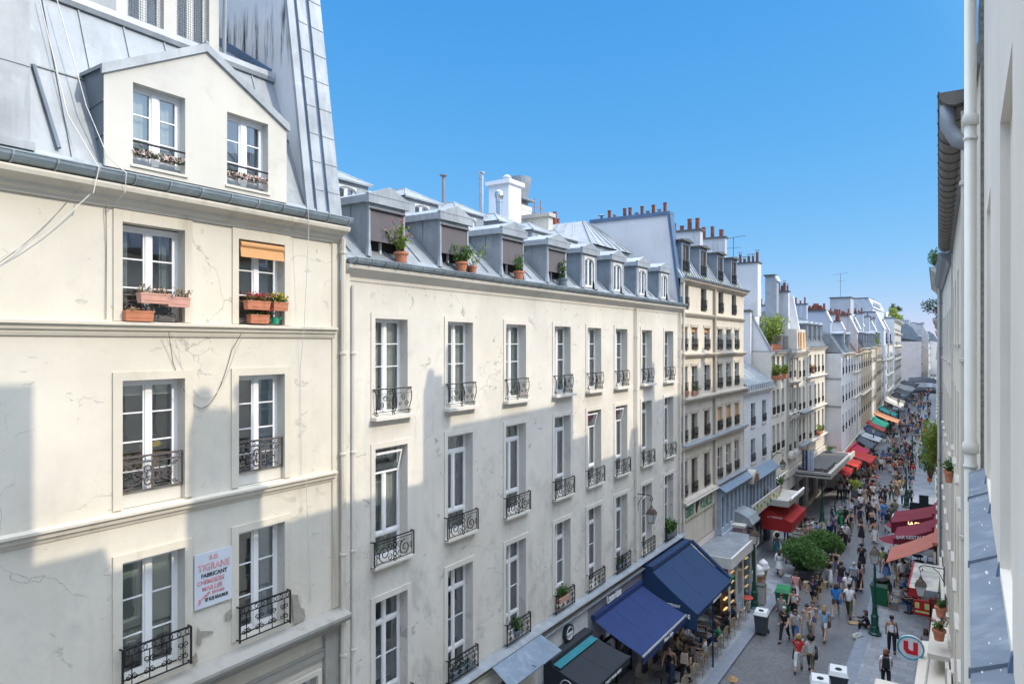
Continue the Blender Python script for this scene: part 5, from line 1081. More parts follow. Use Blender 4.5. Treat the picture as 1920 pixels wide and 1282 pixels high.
block('stained grey chimney wall above the ochre house',-15.5,-12.4,127,128,17.9,STRK,.9,6)
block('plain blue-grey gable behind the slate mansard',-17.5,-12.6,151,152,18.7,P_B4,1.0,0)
block('white stepped block high above the roofs with streaked side wall',-21,-14.3,140,160,22.4,STRK,.8,4,6)
block('lower white annex in front of the stepped block',-19,-12.2,136.5,139.9,19.7,STRK,1.4,0)
block('grey windowless block with an aerial on the skyline',-14.7,-12.3,96,98.8,19.9,plaster('grey_block',(.46,.48,.52),.3),0,0)
block('pale gable with chimney shadows at the end of the street',-26,-13,322,324,22.0,P_GREYW,2,8)
# ---------------------------------------------------------------- ground, paving, kerbs
def paving(name,col,scale,kind):
    m,n,b=newmat(name); b.inputs['Specular IOR Level'].default_value=.45
    mp=nd(n,'Mapping'); n.links.new(geo(n),mp.inputs[0])
    br=nd(n,'TexBrick'); br.offset=.5
    if kind=='slab':
        mp.inputs['Rotation'].default_value=(0,0,0); br.inputs['Scale'].default_value=1; br.inputs['Brick Width'].default_value=.62; br.inputs['Row Height'].default_value=.40; br.inputs['Mortar Size'].default_value=.008
        n.links.new(mp.outputs[0],br.inputs['Vector'])
    else:
        # fan pattern: rows bowed into repeating arcs
        sx=nd(n,'SeparateXYZ'); n.links.new(mp.outputs[0],sx.inputs[0]); cx=nd(n,'CombineXYZ')
        ph=math_(n,'ABSOLUTE',math_(n,'SUBTRACT',math_(n,'FRACT',math_(n,'MULTIPLY',sx.outputs[0],.62)),.5))
        arc=math_(n,'MULTIPLY',math_(n,'POWER',math_(n,'MULTIPLY',ph,2.0),2.0),.62)
        n.links.new(sx.outputs[0],cx.inputs[0]); n.links.new(math_(n,'ADD',sx.outputs[1],arc),cx.inputs[1])
        br.inputs['Scale'].default_value=1; br.inputs['Brick Width'].default_value=.14; br.inputs['Row Height'].default_value=.115; br.inputs['Mortar Size'].default_value=.014
        n.links.new(cx.outputs[0],br.inputs['Vector'])
    br.inputs['Color1'].default_value=(*[v*.8 for v in col],1); br.inputs['Color2'].default_value=(*[v*1.2 for v in col],1); br.inputs['Mortar'].default_value=(*[v*.45 for v in col],1); br.inputs['Bias'].default_value=0
    c=mixc(n,mapr(n,noise(n,.5,5,.6),.4,.7,0,.5),br.outputs[0],tuple(v*.55 for v in col)); c=mixc(n,mapr(n,noise(n,5,4,.6),.6,.75,0,.35),c,tuple(v*1.7 for v in col))
    n.links.new(c,b.inputs['Base Color']); n.links.new(mapr(n,noise(n,.7,4,.6),.3,.7,.28,.6),b.inputs['Roughness'])
    bump(n,b,br.outputs['Fac'],-.4 if kind=='slab' else -.9,.012); MATS[name]=m; return m
M_SLAB=paving('pavement_slabs',(.31,.325,.355),1,'slab'); M_COB=paving('cobbles',(.185,.187,.195),1,'fan'); M_KERB=flat('granite_kerb',(.22,.245,.29),.45,var=.15,vs=5)
M_ASPH=flat('asphalt',(.06,.06,.062),.8,var=.2)
def strip(name,fa,fb,z,mat,ys,th=0):
    m=MB()
    for a,c in zip(ys,ys[1:]):
        m.quad((fa(a),a,z),(fb(a),a,z),(fb(c),c,z),(fa(c),c,z))
        if th:
            for f in(fa,fb): m.quad((f(a),a,z-th),(f(c),c,z-th),(f(c),c,z),(f(a),a,z))
    return structure(m.build(name,mat))
YS=[-30,0,20,40,60,72.5,80,100,130,160,200,250,340]
m=MB(); m.quad((-700,-400,-.16),(700,-400,-.16),(700,1500,-.16),(-700,1500,-.16)); structure(m.build('ground',M_ASPH))
kl=lambda Y: -8.57 if Y<55 else (-8.57+(Y-55)*.02 if Y<75 else lx(Y)+2.2 if Y>90 else -8.17+(Y-75)*(lx(90)+2.2+8.17)/15)
kr=lambda Y: -4.4 if Y<45 else rx(Y)-3.0+ (0 if Y>70 else -.02*(70-Y)*.3)
strip('road',lambda Y:kl(Y)-.01,lambda Y:kr(Y)+.01,-.13,M_COB,YS)
strip('pavement',lambda Y:lx(Y)-.5,lambda Y:kl(Y)-.52,0,M_SLAB,YS); strip('kerb',lambda Y:kl(Y)-.52,kl,.004,M_KERB,YS,.16)
strip('pavement',lambda Y:kr(Y)+.52,lambda Y:rx(Y)+1.2,-.055,M_SLAB,YS); strip('kerb',kr,lambda Y:kr(Y)+.52,-.05,M_KERB,YS,.10)
for Yc in(73,116.2,147): 
    m=MB(); m.quad((rx(Yc)+.9,Yc-2.9,-.05),(60,Yc-2.9+0,-.05),(60,Yc+2.9,-.05),(rx(Yc)+.9,Yc+2.9,-.05)); structure(m.build('side_street',M_SLAB))
# ---------------------------------------------------------------- awnings, signs, lamps, bins, terraces
def cloth(name,col,rough=.85): return flat(name,col,rough,var=.08,vs=2)
NAVY=cloth('navy_canvas',(.012,.04,.11)); BLUE=cloth('royal_blue_canvas',(.013,.034,.13)); BLACKC=cloth('black_canvas',(.02,.025,.035)); REDC=cloth('red_canvas',(.38,.02,.02)); BURG=cloth('burgundy_canvas',(.17,.012,.03)); SALM=cloth('faded_salmon_canvas',(.42,.14,.10))
WHITEL=flat('white_lettering',(.85,.85,.85),.5); GREENL=flat('green_lettering',(.02,.20,.13),.5); M_ALU=flat('aluminium',(.6,.62,.65),.35,.6)
LAMPG=flat('dark_green_paint',(.01,.075,.055),.35); M_MILK=flat('lamp_glass',(.55,.55,.50),.2)
def awning(label,x0,y0,L,zb,zf,proj,mat,val=.25,side=None,left=True,hood=.12,seam=True,cat='awning',grp=None):
    """folding-arm awning; left=True hangs on the left row. local x leaves the wall, local y runs along it"""
    t=thing('awning',label,cat,(x0,y0,0),0 if left else PI,grp); n=10; m=MB()
    top=[(hood+(proj-hood)*i/n,zb+(zf-zb)*i/n-.05*math.sin(PI*i/n)) for i in range(n+1)]
    for i in range(n):
        (a,b),(c,d)=top[i],top[i+1]; m.quad((a,0,b),(c,0,d),(c,L,d),(a,L,b)); m.quad((a,0,b-.012),(c,0,d-.012),(c,L,d-.012),(a,L,b-.012))
    if seam:
        k=max(1,int(L/1.2))
        for j in range(1,k):
            y=L*j/k
            for i in range(n): (a,b),(c,d)=top[i],top[i+1]; m.hexa([(a,y-.012,b),(a,y+.012,b),(c,y+.012,d),(c,y-.012,d)],[(a,y-.012,b+.006),(a,y+.012,b+.006),(c,y+.012,d+.006),(c,y-.012,d+.006)])
    m.build('canopy',mat,t)
    m=MB(); k=int(L/.25)+2
    for j in range(k):
        a,b=L*j/k,L*(j+1)/k; w1=.012*math.sin(j*2.1); w2=.012*math.sin((j+1)*2.1); m.quad((proj,a,zf-.03),(proj,b,zf-.03),(proj+w2,b,zf-val),(proj+w1,a,zf-val))
    m.build('valance',mat,t)
    m=MB(); m.box(proj-.03,proj+.03,-.02,L+.02,zf-.05,zf+.015); m.build('front_bar',M_ALU if mat is BLUE else mat,t)
    m=MB(); m.box(.0,hood+.12,-.02,L+.02,zb-.02,zb+.14); m.build('cassette',mat,t)
    if side:
        for yy in ((-.005,) if side==1 else (-.005,L+.005)):
            m=MB(); m.add([(0,yy,zb)]+[(a,yy,b) for a,b in top]+[(proj,yy,zf-val-side_drop),(0,yy,zf-val-side_drop)],[tuple(range(n+4))]); m.build('side_panel',mat,t)
    for y in (.5,L-.5): m=MB(); m.tube([(.1,y,zb-.25),(proj*.55,y+.25*(1 if y<L/2 else -1),(zb+zf)/2-.22),(proj-.05,y,zf-.06)],.02,5); m.build('folding_arm',M_ALU,t)
    return t
side_drop=.0
t=awning('royal blue awning with white script on its valance, over the grey chocolate shop',LX+.1,22.35,4.4,3.98,3.12,2.0,BLUE,.30,hood=.03)
letters('Maison Belge',.20,WHITEL,t,(2.03,1.9,2.90),(0,1,0),(0,0,1),shear=.3,sx=.9)
side_drop=.45
t=awning('large navy awning over the cafe terrace, with a lettered side curtain',LX+.1,27.05,4.75,4.55,3.12,2.35,NAVY,.22,side=1,hood=.35)
letters('LA CRÈME JUSTEMENT',.15,WHITEL,t,(.42,-.012,3.22),(1,0,0),(0,0,1),sx=.82,bold=.004); letters('CAFÉ',.22,WHITEL,t,(1.55,-.012,2.86),(1,0,0),(0,0,1),bold=.004); letters('BOISSONS CAFE',.16,WHITEL,t,(2.38,2.0,2.93),(0,1,0),(0,0,1)); 
m=MB(); m.tube([(.45,4.85,4.62),(2.3,4.85,3.16)],.09,8); m.build('rolled_edge',NAVY,t)
m=MB(); m.box(2.2,2.26,2.4,2.46,0,3.1); m.build('post',NAVY,t)
side_drop=.35
t=awning('black awning with a white round emblem on its side curtain, beside the school door',LX+.1,18.95,2.85,3.72,3.28,1.75,BLACKC,.24,side=1,hood=.2)
m=MB(); m.hexa([(.33,.05,3.70),(.60,.05,3.645),(.60,2.7,3.645),(.33,2.7,3.70)],[(.33,.05,3.712),(.60,.05,3.657),(.60,2.7,3.657),(.33,2.7,3.712)]); m.build('teal_strip',flat('teal_canvas',(.02,.18,.22),.8),t)
def emblem(par,c,r,right,mat=WHITEL,axis=0):
    m=MB(); 
    def p(a,rr): return (c[0]+right[0]*rr*math.cos(a),c[1]+right[1]*rr*math.cos(a),c[2]+rr*math.sin(a))
    m.tube([p(.35+(PI-.7)*i/12,r*.86) for i in range(13)],r*.05,4); m.tube([p(PI+.35+(PI-.7)*i/12,r*.86) for i in range(13)],r*.05,4)
    for k in range(2): m.tube([(c[0]+right[0]*r*(-.5+i/8),c[1]+right[1]*r*(-.5+i/8),c[2]-r*(.42+.22*k)+.06*r*math.sin(i*1.6)) for i in range(9)],r*.04,4)
    m.build('emblem',mat,par)
    letters('THANASIS',r*.52,mat,par,(c[0]-right[0]*r*.95,c[1]-right[1]*r*.95,c[2]-r*.2),right,(0,0,1),sx=.78,bold=.004)
emblem(t,(.85,-.02,3.17),.24,(1,0,0)); letters('STREET FOOD GREC',.13,WHITEL,t,(1.77,.9,3.08),(0,1,0),(0,0,1))
s=thing('round_sign','round black lamp box sign with white emblem on the white shopfront','sign',(LX+.1,20.48,4.15))
m=MB(); n=28; m.prism([(.30*math.cos(2*PI*i/n),.30*math.sin(2*PI*i/n)) for i in range(n)],'x',.0,.12); m.build('drum',flat('black_gloss',(.02,.03,.035),.3),s); emblem(s,(.13,0,0),.24,(0,1,0))
s=thing('shop_name','raised white letters spelling the chocolate shop name on the grey fascia','sign',(LX+.15,23.45,4.19)); letters('Leonidas',.44,WHITEL,s,(.03,0,.0),(0,1,0),(0,0,1),'letter_row',.82,.02,bold=.008)
s=thing('school_sign','cream school name board with black serif letters above a dark doorway','sign',(LX+.1,14.95,3.62)); m=MB(); m.box(0,.06,0,3.4,-.05,.88); m.build('board',M_STONEL,s)
letters('ECOLE',.22,BLK,s,(.064,.15,.56),(0,1,0),(0,0,1)); letters('St SAUVEUR',.34,BLK,s,(.064,.25,.28),(0,1,0),(0,0,1),bold=.008,sx=1.1); letters('MATERNELLE  PRIMAIRE',.19,BLK,s,(.064,.35,.04),(0,1,0),(0,0,1),sx=1.05)
s=thing('zinc_canopy','small sloping zinc canopy over the school name board','canopy',(LX,15.7,4.45)); m=MB(); m.hexa([(.30,.1,.36),(1.0,0,.0),(1.0,2.85,0),(.30,2.75,.36)],[(.30,.1,.39),(1.0,0,.03),(1.0,2.85,.03),(.30,2.75,.39)]); m.box(.3,1.0,1.35,1.37,.1,.12); m.build('zinc_sheet',zinc('pale_blue_zinc',(.15,.20,.26),.45,.2,.3),s)
for y in(.3,2.5): m=MB(); m.tube([(.0,y,-.3),(.9,y,.02)],.015,5); m.build('strut',M_IRON,s)
s=thing('framed_panel','dark blue shop panel with an orange frame beside a carved brown doorway','sign',(LX+.1,12.5,3.2)); m=MB(); m.box(.25,.32,0,2.1,-1.2,.95); m.build('panel',flat('night_blue',(.02,.03,.08),.5),s)
m=MB(); m.ring(.14,1.96,-1.1,.80,.09,.09,.09,.322,.34); m.build('frame',flat('orange_frame',(.60,.30,.10),.6),s); m=MB(); m.ring(.0,2.1,-1.2,.95,.05,.05,.05,.25,.36); m.build('outer_frame',M_DARK,s)
rr=random.Random(8); m=MB()
for k in range(60): y=rr.uniform(11.6,14.7)-11.5; z=rr.uniform(4.2,4.9); r=rr.uniform(.05,.16); m.lathe([(0,-r),(r,-r*.3),(r,r*.4),(0,r)],(.10+rr.uniform(0,.1),y,z),6,cap=False)
o=m.build('carved_doorway',flat('old_carving',(.12,.09,.07),.9,var=.4,vs=10,bmp=.6),None,(LX,11.5,0)); tag(o,'crumbling brown carved door head above the orange framed panel','carving')
s=thing('shop_sign','cream butcher board with big green letters and a bird, on the old stained house','sign',(LX,31.98,5.42)); m=MB(); m.box(0,.10,0,5.0,-.05,.80); m.build('board',plaster('aged_board',(.60,.56,.42),.5),s)
letters('GIBIER',.72,GREENL,s,(.105,.25,.10),(0,1,0),(0,0,1),sx=.62,bold=.015); letters('VOLAILLES',.72,GREENL,s,(.105,2.55,.10),(0,1,0),(0,0,1),sx=.58,bold=.015)
m=MB(); m.prism([(1.95,.05),(2.05,.05),(2.1,.25),(2.3,.45),(2.42,.75),(2.25,.70),(2.1,.55),(2.0,.62),(1.9,.58),(1.85,.35)],'x',.10,.12); m.build('bird',BLK,s)
m=MB(); m.sweep([(.0,.84),(.30,.76),(.34,.80),(.34,.84),(0,1.0)],-.05,5.05); m.build('lead_cover',M_STONE,s)
# glazed shop extension with lit displays, flat zinc roof
s=thing('glazed_extension','glazed shop extension with a flat zinc roof, white fascia and warm lit displays','shop',(LX,33.4,0))
m=MB(); m.box(.05,1.95,0,5.1,3.35,3.55); m.build('zinc_roof',M_ZINC,s); m=MB(); m.box(1.95,2.05,-.05,5.15,3.1,3.62); m.box(.05,1.95,-.05,0,3.1,3.62); m.build('fascia',M_OLDWHITE,s)
m=MB()
for y in(0,1.2,2.4,3.9,5.0): m.box(1.86,1.94,y,y+.08,0,3.1)
m.box(1.85,1.94,0,5.1,0,.35); m.build('window_frame',M_OLDWHITE,s)
m=MB(); m.quad((1.9,.08,.35),(1.9,5.0,.35),(1.9,5.0,3.1),(1.9,.08,3.1)); m.quad((.1,0,.3),(1.86,0,.3),(1.86,0,3.1),(.1,0,3.1)); m.build('glass_wall',M_GLASS,s)
WARM=emit('warm_display_light',(1,.62,.28),1.6)
for y in(.25,1.4,4.1):
    m=MB()
    for z in(.9,1.4,1.9,2.4): m.box(1.5,1.6,y+.1,y+.6,z,z+.03)
    m.build('display_light',WARM,s)
m=MB(); m.box(1.0,1.4,.2,4.9,.3,2.9); m.build('display',M_BROWN,s)
for nm,y in(('white swirl ice cream figure at the left of the glazed shop corner',38.95),('white swirl ice cream figure at the right, in front of the pink column',40.1)):
    o=thing('ice_cream_figure',nm,'figure',(LX+1.9,y,0),0,'ice cream figures'); m=MB(); m.lathe([(.08,0),(.10,.6),(.24,1.25)],n=14); m.build('cone',flat('wafer',(.5,.28,.10),.7),o); m=MB(); m.lathe([(.24,1.22),(.33,1.3),(.33,1.42),(.25,1.5),(.27,1.58),(.22,1.68),(.12,1.76),(.0,1.86)],n=16,cap=False); m.build('swirl',WHITEL,o,smooth=True)
s=thing('column','pink marbled shop column beside the glazed extension','column',(LX+.3,39.3,0)); m=MB(); m.box(0,.7,0,.8,0,3.6); m.build('shaft',flat('pink_marble',(.36,.25,.25),.5,var=.35,vs=9),s); m=MB(); m.box(-.05,.76,-.05,.85,3.6,3.75); m.build('capital',M_STONEL,s)
s=thing('fruit_sign','curved blue marquee with a band of painted yellow fruit','marquee',(LX+.1,39.9,3.6)); m=MB(); m.sweep([(0,.0),(1.2,.0),(1.25,.12),(1.0,.5),(.5,.72),(0,.8)],0,1.8); m.build('marquee_hood',M_ZINC,s)
m=MB(); m.box(.7,.78,1.8,9.2,.0,.75); m.build('painted_band',M_STONE,s); rr=random.Random(5)
for k in range(26): m=MB(); y=1.95+k*.275; z=.38+rr.uniform(-.2,.2); r=rr.uniform(.08,.16); m.prism([(y+r*1.2*math.cos(a*PI/4),z+r*math.sin(a*PI/4)) for a in range(8)],'x',.78,.80); m.build('painted_fruit',(flat('lemon',(.65,.5,.05),.6),GREENL,flat('cream_flower',(.6,.55,.3),.6))[k%3],s)
side_drop=.1
t=awning('red restaurant awning under a flat grey canopy, at the cream terrace house',LX+.2,46.6,4.6,3.35,2.5,1.9,REDC,.55,side=1); letters('LA TERRASSE',.16,WHITEL,t,(.4,-.01,3.0-.35),(1,0,0),(0,0,1),sx=1)
s=thing('flat_canopy','flat grey canopy with a white rolled edge above the red restaurant awning','canopy',(LX,46.4,3.5)); m=MB(); m.box(0,1.95,0,5.0,0,.14); m.ring(.0,5.0,.14,.15,.04,.2,0,1.85,1.95) if 0 else m.box(1.85,1.95,0,5,.14,.4); m.box(0,1.85,0,.08,.14,.4); m.build('deck',M_STONE,s)
m=MB(); m.tube([(2.0,.4,.45),(2.0,4.6,.45)],.09,8); m.build('rolled_screen',WHITEL,s)
for y in(.5,3.0): m=MB(); m.tube([(0,y,1.6),(1.5,y,.2)],.015,4); m.build('stay',M_OLDWHITE,s)
pot('potted_plant','leafy plant in a red pot on the flat grey canopy',(LX+.5,50.3,3.65),.25,.4,M_TERRA,M_LEAFG,n=220,spread=.5,up=.8,seed=51,cat='potted plant',leaf_len=.16)
pot('flower_pot','bunch of red flowers at the near end of the flat grey canopy',(LX+.4,46.8,3.65),.15,.25,M_TERRA,M_LEAFG,n=90,spread=.3,up=.6,seed=52,cat='flower pot',petals=M_RED,leaf_len=.1)
s=thing('steel_canopy','deep dark steel canopy sheltering a cafe, in front of the cream corner house','canopy',(LX,57.6,3.7)); m=MB(); m.box(0,2.7,0,13.5,.0,.10); m.box(2.6,2.75,0,13.5,-.15,.3); m.box(0,2.6,0,.15,-.15,.3); m.build('deck',M_STONE,s); m=MB(); m.box(.2,2.3,.8,5.0,.1,.45); m.box(.2,2.3,6,12.5,.1,.2); m.build('planter_tray',M_SOOT,s)
pot('potted_plant','low green plants on the steel canopy by the lit corner',(LX+.8,70,3.85),.2,.2,M_ZINCD,M_LEAFG,n=200,spread=.5,up=.4,seed=53,rect=(.3,.9),cat='potted plant',leaf_len=.14)
s=thing('vertical_sign','pair of tall bakery boards, one dark with pale letters and one pale with dark letters','sign',(LX,57.5,4.15)); m=MB(); m.box(.68,1.08,0,.1,0,1.5); m.build('dark_board',flat('ink_blue',(.015,.03,.07),.5),s); m=MB(); m.box(1.09,1.52,0,.1,-.05,1.5); m.build('pale_board',flat('pale_blue_board',(.45,.5,.62),.5),s)
for k,c in enumerate('BOULANGER'): letters(c,.17,WHITEL,s,(.88,-.003,1.33-k*.158),(1,0,0),(0,0,1),align='CENTER')
for k,c in enumerate('PATISSIER'): letters(c,.17,BLK,s,(1.30,-.003,1.33-k*.162),(1,0,0),(0,0,1),align='CENTER')
m=MB(); m.tube([(0,.05,1.55),(1.6,.05,1.55)],.02,4); m.build('bracket',M_IRON,s)
s=thing('vertical_sign','red vertical shop sign with orange and white strokes over the crimson awnings','sign',(-11.9,90,3.2)); m=MB(); m.box(0,.95,0,.12,0,1.45); m.build('board',REDC,s); m=MB(); m.box(.35,.75,-.01,0,.55,.85); m.box(.35,.75,-.01,0,.95,1.2); m.build('orange_mark',flat('orange_paint',(.7,.3,.03),.5),s)
letters('PIZZA',.34,WHITEL,s,(.02,-.012,.1),(.35,0,.94),(-.94,0,.35))
s=thing('vertical_sign','tall black sign with yellow letters running upwards, edged by small bulbs','sign',(-11.6,95,2.9)); m=MB(); m.box(0,.70,0,.15,0,1.95); m.build('board',M_DARK,s); YL=flat('gold_letters',(.55,.38,.08),.5)
for k,c in enumerate('COMPTOIR'[::-1]): letters(c,.22,YL,s,(.35,-.004,1.68-k*.225),(1,0,0),(0,0,1),align='CENTER')
for k in range(10): m=MB(); m.lathe([(0,-.03),(.03,0),(0,.03)],(.0 if k%2 else .7,-.02,.05+.21*k),6,cap=False); m.build('bulb',emit('bulb_white',(1,.9,.75),6),s)
FAB=lambda n,c: cloth(n,c)
side_drop=0
for i,(ya,yb,z0,z1,pj,mt,lb) in enumerate([(66.0,70.2,3.3,2.5,2.6,REDC,'bright red awning nearest the dark steel canopy'),(70.4,74.2,3.4,2.6,2.9,FAB('scarlet_canvas',(.5,.03,.015)),'scarlet awning catching the sun strip by the corner'),(74.5,79,3.2,2.5,2.4,REDC,'dark red awning behind the scarlet one'),
 (79.5,84.5,3.2,2.4,2.2,FAB('crimson_canvas',(.42,.02,.07)),'crimson pink awning over a cafe terrace'),(85,89.5,3.5,2.5,2.6,FAB('slate_canvas',(.08,.10,.13)),'slate grey awning left of the pale grey one'),(90,94.5,3.4,2.6,3.2,FAB('pale_grey_canvas',(.40,.44,.48)),'pale grey awning, widest of the grey pair'),
 (95,100,3.6,2.5,2.8,FAB('deep_navy_canvas',(.03,.05,.10)),'deep navy awning beside the brick red one'),(100.2,104,3.8,2.7,3.0,FAB('brick_red_canvas',(.38,.05,.05)),'brick red awning between navy and green'),(106,113,3.5,2.6,2.8,FAB('emerald_canvas',(.02,.33,.22)),'emerald green awning far along the left row'),
 (113.5,119,3.8,2.6,4.6,FAB('apricot_canvas',(.62,.28,.13)),'long apricot awning beyond the emerald one'),(119.2,122,3.6,2.6,3.6,BURG,'narrow burgundy awning behind the apricot one'),(122.2,127.5,3.9,2.7,3.6,FAB('teal_awning',(.01,.25,.25)),'teal awning past the burgundy one'),
 (128,136,3.4,2.6,3.2,BLACKC,'black awning beyond the teal one'),(137,146,4.2,2.9,4.0,FAB('ivory_canvas',(.68,.62,.50)),'ivory awning in full view of the far crowd'),(147,156,3.8,2.8,4.0,FAB('sand_canvas',(.40,.36,.28)),'sand coloured awning after the ivory one'),(157,170,3.6,2.7,3.8,BLACKC,'long black awning over a far terrace'),
 (172,186,3.8,2.8,4.5,FAB('charcoal_canvas',(.05,.055,.06)),'charcoal awning near the tall white block'),(188,204,3.8,2.8,5.0,FAB('pewter_canvas',(.28,.30,.32)),'pewter awning below the tall white block'),(206,226,3.8,2.9,5.5,BLACKC,'farthest black awning stretching across the pavement')]):
    if i>2: pj*=.66; z0-=.15; yb-=(yb-ya)*.12
    awning(lb,lx((ya+yb)/2)+.1,ya,yb-ya,z0,z1,pj,mt,.35,grp='awnings along the far left shops')
for i,(ya,yb,mt,lb,w) in enumerate([(228,250,BLACKC,'broad black market canopy closing off the far street',9),(252,262,FAB('charcoal_canvas',(0,0,0)),'charcoal market canopy behind the black one',7)]):
    s=thing('market_canopy',lb,'canopy',(lx(ya)+.5,ya,0)); m=MB(); m.prism([(0,2.9),(w/2,3.3),(w,2.85),(w,2.7),(w/2,3.15),(0,2.75)],'y',0,yb-ya); m.build('cloth',mt,s)
    for x in(.2,w-.2):
        for y in(.3,yb-ya-.3): m=MB(); m.tube([(x,y,0),(x,y,3.3)],.05,6); m.build('post',M_IRON,s)
# right-hand row: bar awnings, kiosk roof, canopies, signs
side_drop=.35
t=awning('burgundy bar awning with white lettering on its near side',-1.38,47.3,3.0,3.75,2.95,2.1,BURG,.3,side=2,left=False); t.name='bar_awning'
letters('BAR RESTAURANT',.25,WHITEL,t,(1.95,3.013,2.98),(-1,0,.14),(.14,0,1),sx=.95,bold=.004); m=MB(); m.box(.0,2.05,3.008,3.02,2.32,2.66); m.build('white_band',M_OLDWHITE,t); letters('SERVICE',.22,BLK,t,(1.45,3.022,2.40),(-1,0,0),(0,0,1),sx=1,bold=.006)
t=awning('second burgundy awning with glowing shop name, just behind the bar awning',-1.5,51.5,3.4,3.7,3.0,2.4,BURG,.3,side=2,left=False); letters('LA GRAPPE',.24,emit('lit_letters',(1,.75,.35),3),t,(1.5,3.413,3.02),(-1,0,0),(0,0,1),bold=.004)
side_drop=0
t=awning('faded salmon awning in front of the bar terrace on the right',-1.2,43.3,3.2,3.95,2.75,2.25,SALM,.08,left=False)
def parasol(label,x,y,r,mat):
    t=thing('parasol',label,'parasol',(x,y,0),0,'burgundy parasols of the bar'); m=MB(); n=8; m.add([(0,0,2.75)]+[(r*math.cos(2*PI*i/n),r*math.sin(2*PI*i/n),2.3) for i in range(n)],[(0,i+1,(i+1)%n+1) for i in range(n)]); m.build('canopy',mat,t)
    m=MB(); 
    for i in range(n): a,b=2*PI*i/n,2*PI*(i+1)/n; m.quad((r*math.cos(a),r*math.sin(a),2.3),(r*math.cos(b),r*math.sin(b),2.3),(r*math.cos(b),r*math.sin(b),2.1),(r*math.cos(a),r*math.sin(a),2.1))
    m.build('valance',M_OLDWHITE,t); m=MB(); m.tube([(0,0,0),(0,0,2.75)],.025,6); m.lathe([(.28,0),(.28,.08)],n=12); m.build('pole',M_OLDWHITE,t)
parasol('burgundy parasol with a white edge, farther one beside the bar',-3.3,50.4,1.15,BURG); parasol('burgundy parasol with a white edge, nearer one beside the bar',-3.35,46.6,1.1,BURG)
s=thing('kiosk_roof','mossy flat shop canopy over the dark red front on the right','canopy',(-2.15,34.9,3.15)); m=MB(); m.box(0,1.1,0,4.2,0,.1); m.build('deck',plaster('mossy_deck',(.55,.53,.47),.6,(.12,.14,.05),dirt=.95),s); m=MB(); m.box(-.05,0,-.05,4.25,-.1,.16); m.box(-.05,.5,-.05,0,-.28,.10); m.build('edge',REDC,s); m=MB(); m.box(.5,1.1,-.08,-.02,-.2,.12); m.build('grey_box',M_ZINC,s)
s=thing('kiosk_front','dark red shopfront post and sign with pale yellow panels under the mossy canopy','shopfront',(-1.95,34.6,0)); m=MB(); m.box(.6,.85,0,.2,0,3.0); m.build('post',flat('oxblood',(.14,.012,.012),.5),s); m=MB(); m.box(.0,.65,0,.1,2.2,2.85); m.build('sign_frame',REDC,s); m=MB(); m.box(.06,.22,-.01,0,2.5,2.75); m.box(.42,.6,-.01,0,2.5,2.75); m.box(.06,.6,-.01,0,2.32,2.40); m.build('sign_panel',flat('pale_yellow',(.6,.55,.2),.6),s)
s=thing('round_sign','round white sign with a red letter U and a turquoise rim','sign',(-1.66,28.0,3.24)); m=MB(); n=32; m.prism([(.40*math.cos(2*PI*i/n),.40*math.sin(2*PI*i/n)) for i in range(n)],'y',0,.14); m.build('disc',flat('sign_white',(.78,.78,.82),.4,var=.02),s)
m=MB(); m.tube([(.40*math.cos(2*PI*i/n),-.01,.40*math.sin(2*PI*i/n)) for i in range(n)],.028,6,closed=True); m.build('rim',flat('turquoise',(.02,.32,.40),.4),s)
m=MB(); U=[(-.22,.22),(-.22,-.06),(-.12,-.19),(.0,-.22),(.12,-.22),(.22,-.20),(.22,.22),(.08,.22),(.08,-.09),(-.02,-.09),(-.08,-.03),(-.08,.22)]; 
for q in([(-.22,.22),(-.22,-.08),(-.08,-.04),(-.08,.22)],[(-.22,-.08),(-.12,-.21),(.0,-.22),(.0,-.09),(-.08,-.04)],[(0,-.22),(.22,-.22),(.22,-.09),(0,-.09)],[(.08,-.09),(.22,-.09),(.22,.22),(.08,.22)]): m.prism(q,'y',-.035,-.002)
m.build('red_letter',flat('signal_red',(.60,.01,.02),.4),s); m=MB(); m.tube([(.38,.06,-.3),(.9,.06,-.35)],.03,6); m.build('bracket',M_IRON,s)
s=thing('shop_canopy','pale weathered canopy beside the round letter sign','canopy',(-1.42,25.5,2.95)); m=MB(); m.hexa([(0,0,-.1),(1.1,0,-.1),(1.1,4.2,-.1),(0,4.2,-.1)],[(0,0,.0),(1.1,0,.12),(1.1,4.2,.12),(0,4.2,0)]); m.build('deck',P_R2,s); m=MB(); m.tube([(.3,0,.06),(.32,4.2,.06)],.03,5); m.build('edge_strip',M_STONE,s)
s=thing('shop_canopy','wide pale canopy with a dark glass skylight at the very bottom right','canopy',(-2.5,22.4,2.95)); m=MB(); m.box(0,2.2,0,3.0,-.1,.05); m.build('deck',P_R2,s); m=MB(); m.box(.75,2.1,.3,2.8,.05,.12); m.build('skylight',M_GLASSD,s); m=MB(); m.ring(.3,2.8,-.0,.0,.0,0,0,0,0) if 0 else m.box(.68,.75,.25,2.85,.05,.16); m.build('skylight_frame',M_ZINC,s)
s=thing('pharmacy_cross','dark unlit pharmacy cross sticking out over the right pavement','sign',(-2.48,55,2.7)); m=MB(); m.box(-.28,.28,0,.2,-.85,.85); m.box(-.85,.85,.004,.196,-.28,.28); m.build('cross_box',flat('cross_dark',(.02,.03,.035),.4),s); m=MB(); m.tube([(.2,.1,0),(1.2,.1,0)],.03,5); m.build('bracket',M_IRON,s)
s=thing('banner','narrow orange vertical banner among the balcony greenery on the right','banner',(-2.25,58,4.0)); m=MB()
for k in range(6): m.box(-.14,.14,0,.05,k*.42,k*.42+.34)
